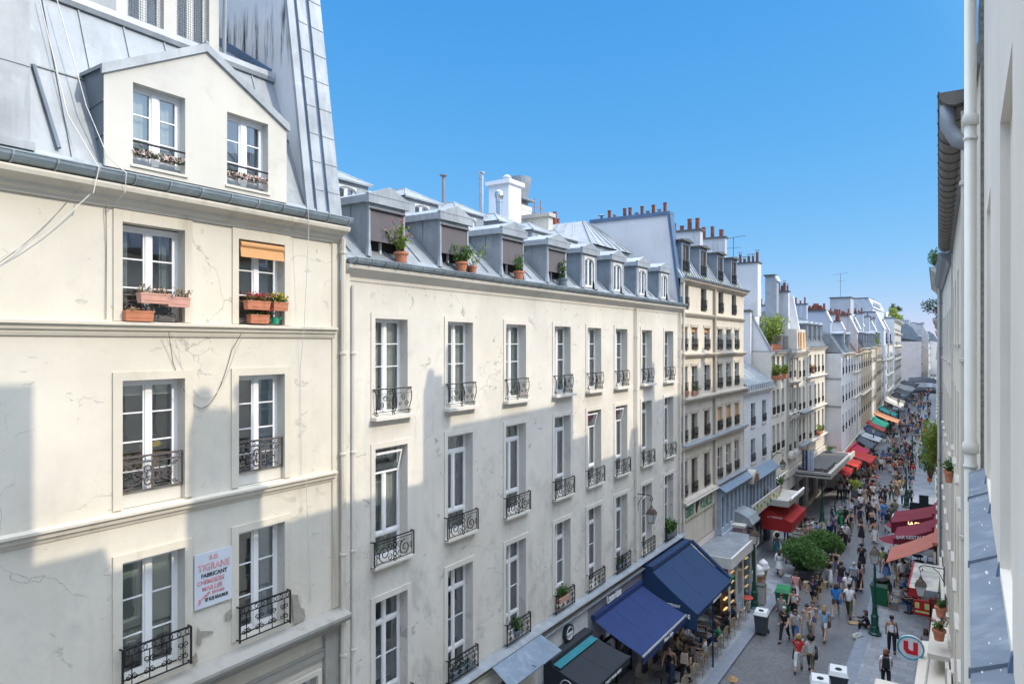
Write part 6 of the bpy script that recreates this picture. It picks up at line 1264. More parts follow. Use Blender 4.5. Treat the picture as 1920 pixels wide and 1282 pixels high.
m.build('orange_letters',flat('orange_banner',(.70,.16,.03),.6),s); m=MB(); m.tube([(0,.03,-.2),(0,.03,2.7)],.02,4); m.build('rod',M_IRON,s)
s=thing('blue_sign','round blue hanging sign above the orange banner','sign',(-2.2,57,6.4)); m=MB(); m.prism([(.38*math.cos(2*PI*i/16),.38*math.sin(2*PI*i/16)) for i in range(16)],'y',0,.08); m.build('disc',flat('sign_blue',(.04,.14,.40),.5),s)
# lamps
def lantern(par,c,s=1.0,hang=False):
    x,y,z=c; m=MB(); m.hexa([(x-.10*s,y-.10*s,z),(x+.10*s,y-.10*s,z),(x+.10*s,y+.10*s,z),(x-.10*s,y+.10*s,z)],[(x-.17*s,y-.17*s,z+.38*s),(x+.17*s,y-.17*s,z+.38*s),(x+.17*s,y+.17*s,z+.38*s),(x-.17*s,y+.17*s,z+.38*s)]); m.build('lantern_glass',M_MILK,par)
    m=MB()
    for a in(-1,1):
        for b in(-1,1): m.tube([(x+a*.10*s,y+b*.10*s,z),(x+a*.175*s,y+b*.175*s,z+.38*s)],.013,4)
    m.hexa([(x-.20*s,y-.20*s,z+.38*s),(x+.20*s,y-.20*s,z+.38*s),(x+.20*s,y+.20*s,z+.38*s),(x-.20*s,y+.20*s,z+.38*s)],[(x-.12*s,y-.12*s,z+.56*s),(x+.12*s,y-.12*s,z+.56*s),(x+.12*s,y+.12*s,z+.56*s),(x-.12*s,y+.12*s,z+.56*s)])
    m.lathe([(.13*s,.56*s),(.08*s,.62*s),(.05*s,.66*s),(.06*s,.70*s),(.0,.78*s)],c,8,cap=False); m.box(x-.11*s,x+.11*s,y-.11*s,y+.11*s,z-.03,z); m.build('lantern_cap',flat('copper_brown',(.10,.075,.06),.5,.4),par)
def lamp_post(label,x,y):
    t=thing('street_lamp',label,'street lamp',(x,y,-.03),0,'green lamp posts of the street'); m=MB()
    m.lathe([(.30,0),(.30,.06),(.22,.12),(.20,.35),(.16,.42),(.17,.8),(.19,.86),(.13,.95),(.10,1.3),(.12,1.34),(.075,1.45),(.055,3.1),(.07,3.14),(.045,3.2),(.04,3.36),(.1,3.4)],n=12); m.build('post',LAMPG,t,smooth=False); lantern(t,(0,0,3.42),1.15); return t
for lb,x,y in(('dark green lamp post by the left kerb, beside a grey litter bin',-9.42,37.4),('dark green lamp post by the right kerb, beside the seated person',-3.72,37.3),('lamp post on the left pavement by the parked bicycles',-9.5,58.3),('lamp post on the right between the walkers and the parasols',-4.35,67.7),('lamp post in front of the brick red awning',-9.3,92),('lamp post on the right kerb past the side street',-5.3,92),('lamp post beside the apricot awning',-9.9,121),('far lamp post by the ivory awning',-10.2,140)): lamp_post(lb,x,y)
def wall_lamp(label,x,y,z,dirx,arm=.75,s=1.0):
    t=thing('wall_lantern',label,'wall lantern',(x,y,z),0,'bracket lanterns'); m=MB(); a=arm*dirx
    m.tube([(0,0,0),(a*.85,0,.02),(a,0,-.02),(a*1.08,0,-.12),(a*1.02,0,-.22),(a*.92,0,-.20),(a*.93,0,-.12)],.018,5); m.tube([(0,0,-.55),(a*.2,0,-.2),(a*.5,0,.0)],.014,5); m.box(-.02,.02,-.03,.03,-.7,.1); m.tube([(a,0,-.2),(a,0,-.42)],.012,4); m.build('bracket',M_IRON,t); lantern(t,(a,0,-1.1*s),s*.95); return t
wall_lamp('copper topped lantern on a scrolled bracket at the seventh bay of the long house',LX,26.75,7.72,1,.62); wall_lamp('lantern on a scrolled bracket beside the three bay cream house',LX,50.4,6.35,1,.75); wall_lamp('large bracket lantern over the right pavement near the mossy canopy',-.75,32,5.1,-1,.8,1.1)
# wheelie bins
BING=flat('bin_green',(.005,.13,.05),.4,var=.05); BINK=flat('bin_grey',(.06,.07,.085),.5,var=.05); LIDW=flat('bin_white_lid',(.72,.74,.74),.4,var=.03)
def bin_(label,x,y,rz,body,lid,w=.6,d=.75,h=1.05,hole=False,z=-.13):
    t=thing('wheelie_bin',label,'wheelie bin',(x,y,z),rz,'wheelie bins'); a,b=w/2,d/2; m=MB()
    m.hexa([(-a*.8,-b*.75,.08),(a*.8,-b*.75,.08),(a*.8,b*.75,.08),(-a*.8,b*.75,.08)],[(-a,-b,h*.9),(a,-b,h*.9),(a,b,h*.9),(-a,b,h*.9)]); m.ring(-b,b,h*.84,h*.88,.02,.02,.02,-a-.02,a+.02); m.build('body',body,t)
    m=MB(); m.hexa([(-a-.03,-b-.04,h*.9),(a+.03,-b-.04,h*.9),(a+.03,b+.03,h*.9),(-a-.03,b+.03,h*.9)],[(-a*.9,-b*.85,h+.04),(a*.9,-b*.85,h+.04),(a*.9,b*.9,h+.07),(-a*.9,b*.9,h+.07)]); m.tube([(-a*.7,b+.08,h*.96),(a*.7,b+.08,h*.96)],.018,6); ld=m.build('lid',lid,t)
    if hole: m=MB(); m.lathe([(.13,0),(.12,.02),(.0,.021)],(0,-.05,h+.052),14,cap=False); m.build('slot',M_DARK,ld)
    for s in(-1,1): m=MB(); m.tube([(s*a*.85,b*.72,.1),(s*a*1.02,b*.72,.1)],.1,12); m.build('wheel',M_DARK,t)
    return t
bin_('green wheelie bin with a green lid at the left kerb near the big bush',-8.1,38.1,.1,BING,flat('lid_green',(.01,.22,.07),.35),.75,.8,1.2)
bin_('dark grey wheelie bin with a white holed lid at the left kerb',-8.35,34.5,.05,BINK,LIDW,.6,.65,1.1,True); bin_('overfull green wheelie bin by the right lamp post',-3.9,41.9,-.1,BING,flat('lid_dark_green',(.01,.06,.03),.4),.85,.8,1.2)
bin_('dark bin with a white holed lid at the bottom edge, right one of two',-4.28,30.0,.15,BINK,LIDW,.68,.72,1.1,True); bin_('green bin with a white holed lid at the bottom edge, left one of two',-4.75,28.75,.2,BING,LIDW,.68,.72,1.12,True)
bin_('green bin with a pale lid behind the burgundy parasols',-4.4,59.5,0,BING,LIDW,.7,.75,1.15)
o=thing('litter_bin','slim grey litter bin behind the left lamp post','litter bin',(-9.25,38.1,0)); m=MB(); m.box(-.22,.22,-.25,.25,.05,1.0); m.build('bin_body',M_STONE,o); m=MB(); m.box(-.24,.24,-.27,.27,1.0,1.06); m.build('rim',M_SOOT,o)
m=MB(); rr=random.Random(2)
for k in range(8): c=(rr.uniform(-.25,.25),rr.uniform(-.2,.2)); m.lathe([(.0,0),(.16,.05),(.18,.14),(.06,.22),(0,.23)],(c[0],c[1],0),7,cap=False)
o=m.build('rubbish_bags',M_DARK,None,(-3.85,41.9,1.12)); tag(o,'heap of dark rubbish bags on top of the overfull green bin','rubbish bags')
M_LEAFB=leaf('bush_leaves',(.06,.15,.04),(.16,.28,.08))
# big planters with bushes
def bush(label,x,y,rx,ry,h,base,n,mat,seed,leaf_len=.15,box=True,z=0,cat='bush',grp=None):
    rr=random.Random(seed); t=thing('planter_bush',label,cat,(x,y,z),0,grp)
    if box: m=MB(); a,b=rx*.5,ry*.5; m.hexa([(-a*.85,-b*.85,0),(a*.85,-b*.85,0),(a*.85,b*.85,0),(-a*.85,b*.85,0)],[(-a,-b,base),(a,-b,base),(a,b,base),(-a,b,base)]); m.build('planter',M_SOOT if box==1 else M_ZINCD,t)
    f=MB(); blobs=[(rr.uniform(-.55,.55)*rx,rr.uniform(-.55,.55)*ry,base+h*rr.uniform(.28,.72),rr.uniform(.42,.62)) for _ in range(9)]
    for i in range(n):
        bx,by,bz,br=blobs[i%9]; d=Vector((rr.gauss(0,1),rr.gauss(0,1),rr.gauss(0,1))).normalized(); q=rr.uniform(.7,1.05)
        c=Vector((bx+d.x*br*rx*q,by+d.y*br*ry*q,bz+d.z*br*h*.6*q)); L=leaf_len*rr.uniform(.6,1.3); e=(d*.6+Vector((rr.gauss(0,.6),rr.gauss(0,.6),rr.gauss(0,.6)))).normalized(); s_=e.cross(Vector((rr.gauss(0,1),rr.gauss(0,1),rr.gauss(0,1)))).normalized()*L*.16
        f.add([tuple(c-e*L*.5),tuple(c+s_),tuple(c+e*L*.5),tuple(c-s_)],[(0,1,2,3)])
    f.build('foliage',mat,t); m=MB()
    for k in range(5): bx,by,bz,_=blobs[k]; m.tube([(bx*.2,by*.2,base*.8),(bx,by,bz)],[.04,.015],5)
    m.build('stems',M_BROWN,t); return t
bush('large rounded green bush in a dark planter, nearer of the pair at the left kerb',-7.95,44.2,1.45,1.4,1.75,.45,8500,M_LEAFB,1,.2); bush('second green bush behind the nearer one at the left kerb',-7.75,47.2,1.35,1.4,1.8,.45,7500,M_LEAFB,2,.2)
bush('yellow green bush in a blue grey tub before the first sun strip',-8.55,68.9,.8,.8,.9,.8,1500,M_LEAFY,3,.16,2)
for k,(x,y,lb) in enumerate(((-8.75,42.4,'grey crate against the planter of the large bush'),(-6.95,43.1,'small pale crate at the right foot of the large bush'),(-7.7,42.5,'pale crate between the grey one and the small one'))):
    o=thing('crate',lb,'crate',(x,y,-.13)); m=MB(); m.wall(-.2,.2,0,.6 if k==0 else .35,[],.0,.2); m.box(-.2,.2,-.22,.22,0,.55 if k==0 else .35); m.build('crate_body',(M_GREYW,flat('pale_wood',(.45,.36,.2),.8),flat('pale_wood',(.45,.36,.2),.8))[k],o)
# greenery on the right
bush('bright green plants cascading from a balcony on the right',-1.5,43.0,.6,1.1,2.3,0,3600,M_LEAFY,5,.16,0,7.6,'hanging plant'); bush('sparser greenery trailing below the balcony, around the orange banner',-2.1,56,.65,1.2,2.3,0,1500,M_LEAFG,6,.17,0,4.6,'hanging plant'); bush('roof garden tuft at the end of the second right gutter',-1.35,41,.35,.7,1.0,0,500,M_LEAFG,7,.14,0,18.0,'roof plant')
def tree(label,x,y,z,h,r,n,mat,seed,leaf_len=.2):
    rr=random.Random(seed); t=thing('tree',label,'tree',(x,y,z)); m=MB(); m.tube([(0,0,0),(.05,.02,h*.5),(.0,0,h*.8)],[.09,.06,.03],6); ends=[]
    for k in range(9):
        a=rr.uniform(0,2*PI); e=(r*rr.uniform(.4,.9)*math.cos(a),r*rr.uniform(.4,.9)*math.sin(a),h*rr.uniform(.55,1.05)); m.tube([(0,0,h*.35),(e[0]*.5,e[1]*.5,e[2]*.8),e],[.05,.03,.012],5); ends.append(e)
    m.build('trunk',M_BROWN,t); f=MB()
    for i in range(n):
        e=ends[i%9]; c=Vector((e[0]+rr.gauss(0,r*.22),e[1]+rr.gauss(0,r*.22),e[2]+rr.gauss(0,h*.1))); L=leaf_len*rr.uniform(.5,1.3); d=Vector((rr.gauss(0,1),rr.gauss(0,1),rr.gauss(0,1))).normalized(); s_=d.orthogonal().normalized()*L*.3
        f.add([tuple(c-d*L*.5),tuple(c+s_),tuple(c+d*L*.5),tuple(c-s_)],[(0,1,2,3)])
    f.build('crown',mat,t); return t
tree('small tree on a right hand roof terrace, overhanging the street',-1.8,62,15.75,1.5,1.05,1300,M_LEAFD,1,.16); tree('dark umbrella shaped tree on the stepped white block',-15.2,200,21.4,2.4,1.1,600,M_LEAFD,2,.4)
for k,(x,y,z,r,h,lb) in enumerate(((-14.0,177.5,20.1,.9,2.2,'green bush on the near end of the white terrace'),(-14.3,188,20.1,.9,2.4,'pale green bush at the middle of the white terrace'),(-15.0,207,20.1,1.0,1.6,'bush at the far end of the white terrace'))): bush(lb,x,y,r,2,h,0,420,M_LEAFY,20+k,.5,0,z,'terrace plant')
bush('flowering creeper on the attic of the tan house',-11.5,94.5,.8,1.2,2.0,0,900,leaf('creeper',(.05,.11,.03),(.35,.08,.05)),31,.22,0,13.0,'creeper'); bush('yellow green creeper climbing the attic of the ochre house',-12.0,121,.6,1.0,2.6,0,900,M_LEAFY,32,.25,0,13.3,'creeper')
for lb,x,y,z,r,mt,pt,sd in(('leafy pot on the ivory house window ledge, highest of the right hand pots',-.45,24.3,9.85,.13,M_TERRA,None,61),('plump terracotta pot on the right ledge, top one of the two big pots',-.82,30.4,3.75,.20,M_TERRA,None,62),('plump terracotta pot with pink flowers, lower of the two big pots',-.78,27.1,4.05,.20,M_TERRA,M_PINK,63),('bushy pot at the bottom edge beside the cream pipe',-.40,20.2,3.6,.20,M_TERRA,M_PINK,64)): pot('potted_plant',lb,(x,y,z),r,.36,mt,M_LEAFG,n=200,spread=.3,up=.45,seed=sd,petals=pt,cat='potted plant',leaf_len=.1,group='pots on the right hand ledges')
o=tag(MB().box(-1.1,-.4,26.6,31.2,3.55,3.72).build('stone_ledge',M_STONEL,None),'pale stone ledge carrying the two plump terracotta pots','ledge')
# terraces: cane chairs and round tables
CANE=flat('cane',(.40,.26,.12),.6,var=.25,vs=25); CANEB=flat('woven_seat',(.30,.27,.22),.7,var=.5,vs=60)
def mk_chair():
    t=thing('cane_chair','x','chair'); m=MB(); m.box(-.2,.2,-.2,.2,.44,.47); m.build('seat',CANEB,t)
    m=MB(); 
    for i in range(8): a=PI*i/7; b=PI*(i+1)/7
    m.prism([(-.19,.50),(.19,.50),(.20,.75),(.15,.88),(0,.92),(-.15,.88),(-.20,.75)],'y',-.225,-.205); m.build('backrest',CANEB,t)
    m=MB(); m.tube([(-.2,-.22,.45),(-.21,-.23,.78),(-.15,-.24,.90),(0,-.24,.94),(.15,-.24,.90),(.21,-.23,.78),(.2,-.22,.45)],.016,5); m.tube([(-.17,.17,.2),(.17,.17,.2),(.17,-.18,.2),(-.17,-.18,.2)],.01,4,closed=True); m.build('back_frame',CANE,t)
    for x,y in((-.19,.19),(.19,.19),(-.19,-.2),(.19,-.2)): m=MB(); m.tube([(x,y,.45),(x*1.1,y*1.15,0)],.015,5); m.build('leg',CANE,t)
    return t
def mk_table(topm):
    t=thing('round_table','x','table'); m=MB(); m.lathe([(.30,.71),(.31,.72),(.31,.745),(.30,.75)],n=18); m.build('tabletop',topm,t); m=MB(); m.lathe([(.22,0),(.20,.03),(.03,.06),(.025,.71)],n=8); m.build('pedestal',M_IRON,t); return t
chair0=mk_chair(); tab0=mk_table(M_DARK); usedc=[0,0]
def put(o0,k,x,y,z,rz,label,grp):
    o=o0 if usedc[k]==0 else copy_tree(o0); usedc[k]+=1; o.location=(x,y,z); o.rotation_euler.z=rz; o['label']=label; o['group']=grp; return o
rr=random.Random(12); ORD='first second third fourth fifth sixth seventh eighth ninth tenth eleventh twelfth thirteenth fourteenth'.split()
def terrace(x0,x1,y0,y1,grp,txt,dy=1.15,z=0,sgn=1):
    n=int((y1-y0)/dy)
    for i in range(n):
        y=y0+(i+.5)*dy; xm=(x0+x1)/2
        put(tab0,1,xm+rr.uniform(-.08,.08),y,z,0,'dark round table, %s from the near end, %s'%(ORD[i],txt),'tables '+grp)
        put(chair0,0,x1+rr.uniform(-.05,.1),y+rr.uniform(-.15,.15),z,PI/2*sgn+rr.uniform(-.3,.3),'cane chair, %s on the right hand side, %s'%(ORD[i],txt),'chairs '+grp)
        put(chair0,0,x0+rr.uniform(-.1,.05),y+rr.uniform(-.15,.15),z,-PI/2*sgn+rr.uniform(-.3,.3),'cane chair, %s on the left hand side, %s'%(ORD[i],txt),'chairs '+grp)
terrace(-10.9,-9.55,25.6,36.0,'under the navy awning','navy awning terrace')
terrace(-10.2,-9.1,51.6,56.5,'by the menu board','by the black menu board',1.2); terrace(-10.4,-9.0,74.5,88,'of the red awning cafe','cafe below the red awnings',1.2)
terrace(-3.2,-1.9,40.6,52,'of the bar terrace','bar with burgundy awnings',1.25,-.05,1)
o=thing('round_table','round coral red table at the corner of the navy awning terrace','table',(-9.65,36.6,0)); m=MB(); m.lathe([(.36,.72),(.37,.745),(.36,.75)],n=20); m.build('tabletop',flat('coral',(.65,.08,.05),.5),o); m=MB(); m.lathe([(.22,0),(.03,.06),(.025,.71)],n=8); m.build('pedestal',M_IRON,o)
o=thing('menu_board','tall black menu board with a red frame on the left pavement','menu board',(-10.6,54.3,0)); m=MB(); m.box(-.4,.4,-.03,.03,.25,1.6); m.build('slate',M_DARK,o); m=MB(); m.box(-.45,.45,-.04,.04,.12,.25); m.box(-.45,.45,-.04,.04,1.6,1.72); m.build('red_frame',REDC,o)
m=MB(); [m.box(-.3,.3-.07*(k%3),-.034,-.031,1.4-k*.13,1.43-k*.13) for k in range(8)]; m.build('chalk_line',M_OLDWHITE,o)
o=thing('cardboard_sign','flat piece of brown cardboard on the cobbles in front of the seated person','cardboard',(-4.7,38.4,-.12),.3); m=MB(); m.box(-.3,.3,-.2,.2,0,.03); m.build('sheet',flat('cardboard',(.42,.28,.14),.9),o)
o=thing('bundle','grey and white bundle of cloth on the cobbles near the kerb','bundle',(-4.35,36.6,-.12)); m=MB()
for k in range(7): m.lathe([(0,0),(.18,.03),(.16,.12),(.05,.2),(0,.21)],(rr.uniform(-.22,.22),rr.uniform(-.18,.18),0),8,cap=False)
m.build('cloth',flat('grey_white_cloth',(.4,.4,.4),.9,var=.6,vs=8),o)
for k,(x,y,rz) in enumerate(((-8.95,59.5,.3),(-9.1,62.0,.2),(-8.9,65.2,.4))):
    o=thing('bicycle',('dark bicycle leaning by the left kerb, nearest of three','dark bicycle by the left kerb, middle of three','dark bicycle by the yellow green bush, farthest of three')[k],'bicycle',(x,y,0),rz,'bicycles at the kerb')
    for yy in(-.52,.52): m=MB(); m.tube([(0,yy+.33*math.cos(2*PI*i/18),.34+.33*math.sin(2*PI*i/18)) for i in range(18)],.018,5,closed=True); [m.tube([(0,yy,.34),(0,yy+.32*math.cos(PI*j/4),.34+.32*math.sin(PI*j/4))],.004,3) for j in range(8)]; m.build('wheel',M_DARK,o)
    m=MB(); m.tube([(0,-.52,.34),(0,-.15,.78),(0,.40,.80),(0,.52,.34)],.02,5); m.tube([(0,-.52,.34),(0,.0,.34),(0,-.2,.86)],.018,5); m.tube([(0,.0,.34),(0,.40,.78)],.02,5); m.tube([(0,.42,.78),(0,.40,1.0)],.016,5); m.build('frame',(NAVY,M_IRON,LAMPG)[k],o)
    m=MB(); m.tube([(-.28,.30,1.02),(0,.42,1.0),(.28,.30,1.02)],.014,5); m.build('handlebar',M_IRON,o); m=MB(); m.box(-.07,.07,-.34,-.1,.88,.93); m.build('saddle',M_DARK,o)
# ---------------------------------------------------------------- people
SKINS=[flat('skin_light',(.55,.33,.24),.6,var=.04),flat('skin_tan',(.40,.22,.14),.6,var=.04),flat('skin_dark',(.12,.06,.04),.6,var=.04)]
HAIRS={'dark':flat('hair_dark',(.015,.011,.009),.6),'brown':flat('hair_brown',(.08,.042,.022),.6),'blond':flat('hair_blond',(.38,.24,.10),.6),'grey':flat('hair_grey',(.45,.44,.42),.7),'red':flat('hair_auburn',(.18,.06,.025),.6)}
COL={'white':(.75,.75,.76),'black':(.015,.015,.018),'red':(.50,.02,.03),'navy':(.02,.035,.08),'blue':(.08,.22,.50),'sky blue':(.25,.40,.60),'bright blue':(.02,.20,.60),'grey':(.28,.29,.31),'pale grey':(.48,.49,.50),'olive':(.09,.085,.05),'beige':(.45,.37,.27),'cream':(.62,.56,.46),'denim':(.07,.14,.28),'pink':(.62,.28,.27),'green':(.02,.20,.10),'dark green':(.03,.07,.055),'brown':(.10,.06,.04),'yellow':(.62,.50,.15),'orange':(.60,.12,.04),'lime':(.35,.42,.15),'khaki':(.20,.17,.11),'burgundy':(.15,.02,.04),'purple':(.12,.07,.18),'teal':(.02,.13,.15),'patterned grey':(.35,.34,.33)}
CM={}
def cmat(c):
    if c not in CM: CM[c]=flat('cloth_'+c.replace(' ','_'),COL[c],.85,var=.18,vs=9)
    return CM[c]
def skel(pose):
    """joint positions of a 1.72 m figure facing +y"""
    J={}
    P_={'walk':dict(L=(24,6),R=(-18,28),aL=-24,aR=22,e=22),'walk2':dict(L=(-16,22),R=(22,4),aL=22,aR=-22,e=28),'stride':dict(L=(30,8),R=(-22,18),aL=-30,aR=28,e=18),'stand':dict(L=(3,2),R=(-3,4),aL=4,aR=-4,e=14),'hold':dict(L=(8,4),R=(-8,12),aL=14,aR=18,e=80),'sit':dict(L=(84,86),R=(80,90),aL=28,aR=34,e=70),'ground':dict(L=(112,118),R=(100,128),aL=40,aR=44,e=62)}[pose]
    def leg(s,a,k):
        a,k=R(a),R(k); h=Vector((s*.09,0,.0)); kn=h+Vector((s*.01,.43*math.sin(a),-.43*math.cos(a))); an=kn+Vector((0,.41*math.sin(a-k),-.41*math.cos(a-k))); f=a-k; toe=an+Vector((s*.02,.13,-.045 if abs(f)<.5 else -.03)); return h,kn,an,toe
    l=leg(-1,*P_['L']); r=leg(1,*P_['R']); low=min(l[2].z,r[2].z); pz=.085-low
    if pose=='sit': pz=.52
    if pose=='ground': pz=.16
    o=Vector((0,0,pz)); lean=.05 if pose in('walk','walk2','stride') else (.02 if pose!='ground' else .10)
    J['pelvis']=o+Vector((0,0,.05))
    J['hipL'],J['knL'],J['anL'],J['toL']=[v+o for v in l]; J['hipR'],J['knR'],J['anR'],J['toR']=[v+o for v in r]
    J['waist']=o+Vector((0,lean*.3,.20)); J['chest']=o+Vector((0,lean*.8,.38)); J['neck']=o+Vector((0,lean*1.1,.55)); J['jaw']=o+Vector((0,lean*1.3+.025,.63)); J['head']=o+Vector((0,lean*1.3+.005,.72))
    for s,n,a in((-1,'L',P_['aL']),(1,'R',P_['aR'])):
        sh=o+Vector((s*.165,lean*1.0,.49)); a=R(a); e=R(P_['e']); el=sh+Vector((s*.05,.27*math.sin(a),-.27*math.cos(a))); wr=el+Vector((-s*.01,.24*math.sin(a+e),-.24*math.cos(a+e))); J['sh'+n],J['el'+n],J['wr'+n]=sh,el,wr
    return J
def skin_mesh(name,pts,edges,rad,sub=1,root=0):
    me=bpy.data.meshes.new(name); me.from_pydata([tuple(p) for p in pts],edges,[]); o=bpy.data.objects.new(name,me); C.objects.link(o); md=o.modifiers.new('s','SKIN'); 
    if not me.skin_vertices: bpy.context.view_layer.objects.active=o
    d=me.skin_vertices[0].data
    for i,r in enumerate(rad): d[i].radius=r if isinstance(r,tuple) else (r,r); d[i].use_root=(i==root)
    if sub: s=o.modifiers.new('u','SUBSURF'); s.levels=sub; s.render_levels=sub
    dg=bpy.context.evaluated_depsgraph_get(); dg.update(); out=bpy.data.meshes.new_from_object(o.evaluated_get(dg)); bpy.data.objects.remove(o); bpy.data.meshes.remove(me)
    out.name=name; out.materials.clear(); out.materials.append(None); out.polygons.foreach_set('use_smooth',[True]*len(out.polygons)); return out
def chain(J,names,rads,edges,off=Vector((0,0,0))):
    idx={n:i for i,n in enumerate(names)}; return [J[n]+off for n in names],[(idx[a],idx[b]) for a,b in edges],[rads[n] for n in names]
RB_={'pelvis':(.125,.095),'waist':(.105,.085),'chest':(.13,.10),'neck':.048,'jaw':(.062,.072),'head':(.078,.094),'hipL':.088,'hipR':.088,'knL':.054,'knR':.054,'anL':.038,'anR':.038,'toL':.035,'toR':.035,'shL':.058,'shR':.058,'elL':.037,'elR':.037,'wrL':.026,'wrR':.026}
def body_mesh(pose):
    def f():
        J=skel(pose); names=list(RB_); E=[('pelvis','waist'),('waist','chest'),('chest','neck'),('neck','jaw'),('jaw','head')]
        for s in 'LR': E+=[('pelvis','hip'+s),('hip'+s,'kn'+s),('kn'+s,'an'+s),('an'+s,'to'+s),('chest','sh'+s),('sh'+s,'el'+s),('el'+s,'wr'+s)]
        pts,ed,rd=chain(J,names,RB_,E); me=skin_mesh('person',pts,ed,rd)
        m=MB(); h=J['head']   # nose, ears, hands are welded into the same mesh
        m.lathe([(.0,-.02),(.018,-.012),(.012,.015),(0,.02)],(h.x,h.y+.098,h.z-.03),6,cap=False)
        for s in(-1,1): m.lathe([(0,-.03),(.014,0),(0,.03)],(h.x+s*.082,h.y,h.z-.02),6,cap=False)
        for s,n in((-1,'L'),(1,'R')):
            w=J['wr'+n]; d=(w-J['el'+n]).normalized(); sd=Vector((0,1,0)) if abs(d.y)<.7 else Vector((1,0,0)); sd=(sd-d*sd.dot(d)).normalized(); q=d.cross(sd)
            m.tube([w-d*.01,w+d*.045,w+d*.085],[.024,.036,.030],6)
            for k,L in enumerate((.065,.078,.072,.055)): b=w+d*.08+sd*(.026-.0175*k); m.tube([b,b+d*L*.5+q*.006*s,b+d*L*.9+q*.02*s],[.0095,.0085,.006],5)
            b=w+d*.03+sd*.03; m.tube([b,b+d*.03+sd*.02,b+d*.055+sd*.022],[.011,.009,.007],5)
        add_to(me,m); return me
    return cached(('body',pose),f)
def add_to(me,m):
    bm=bmesh.new(); bm.from_mesh(me); vs=[bm.verts.new(v) for v in m.v]
    for f in m.f:
        try: q=bm.faces.new([vs[i] for i in f]); q.smooth=True
        except ValueError: pass
    bm.to_mesh(me); bm.free()
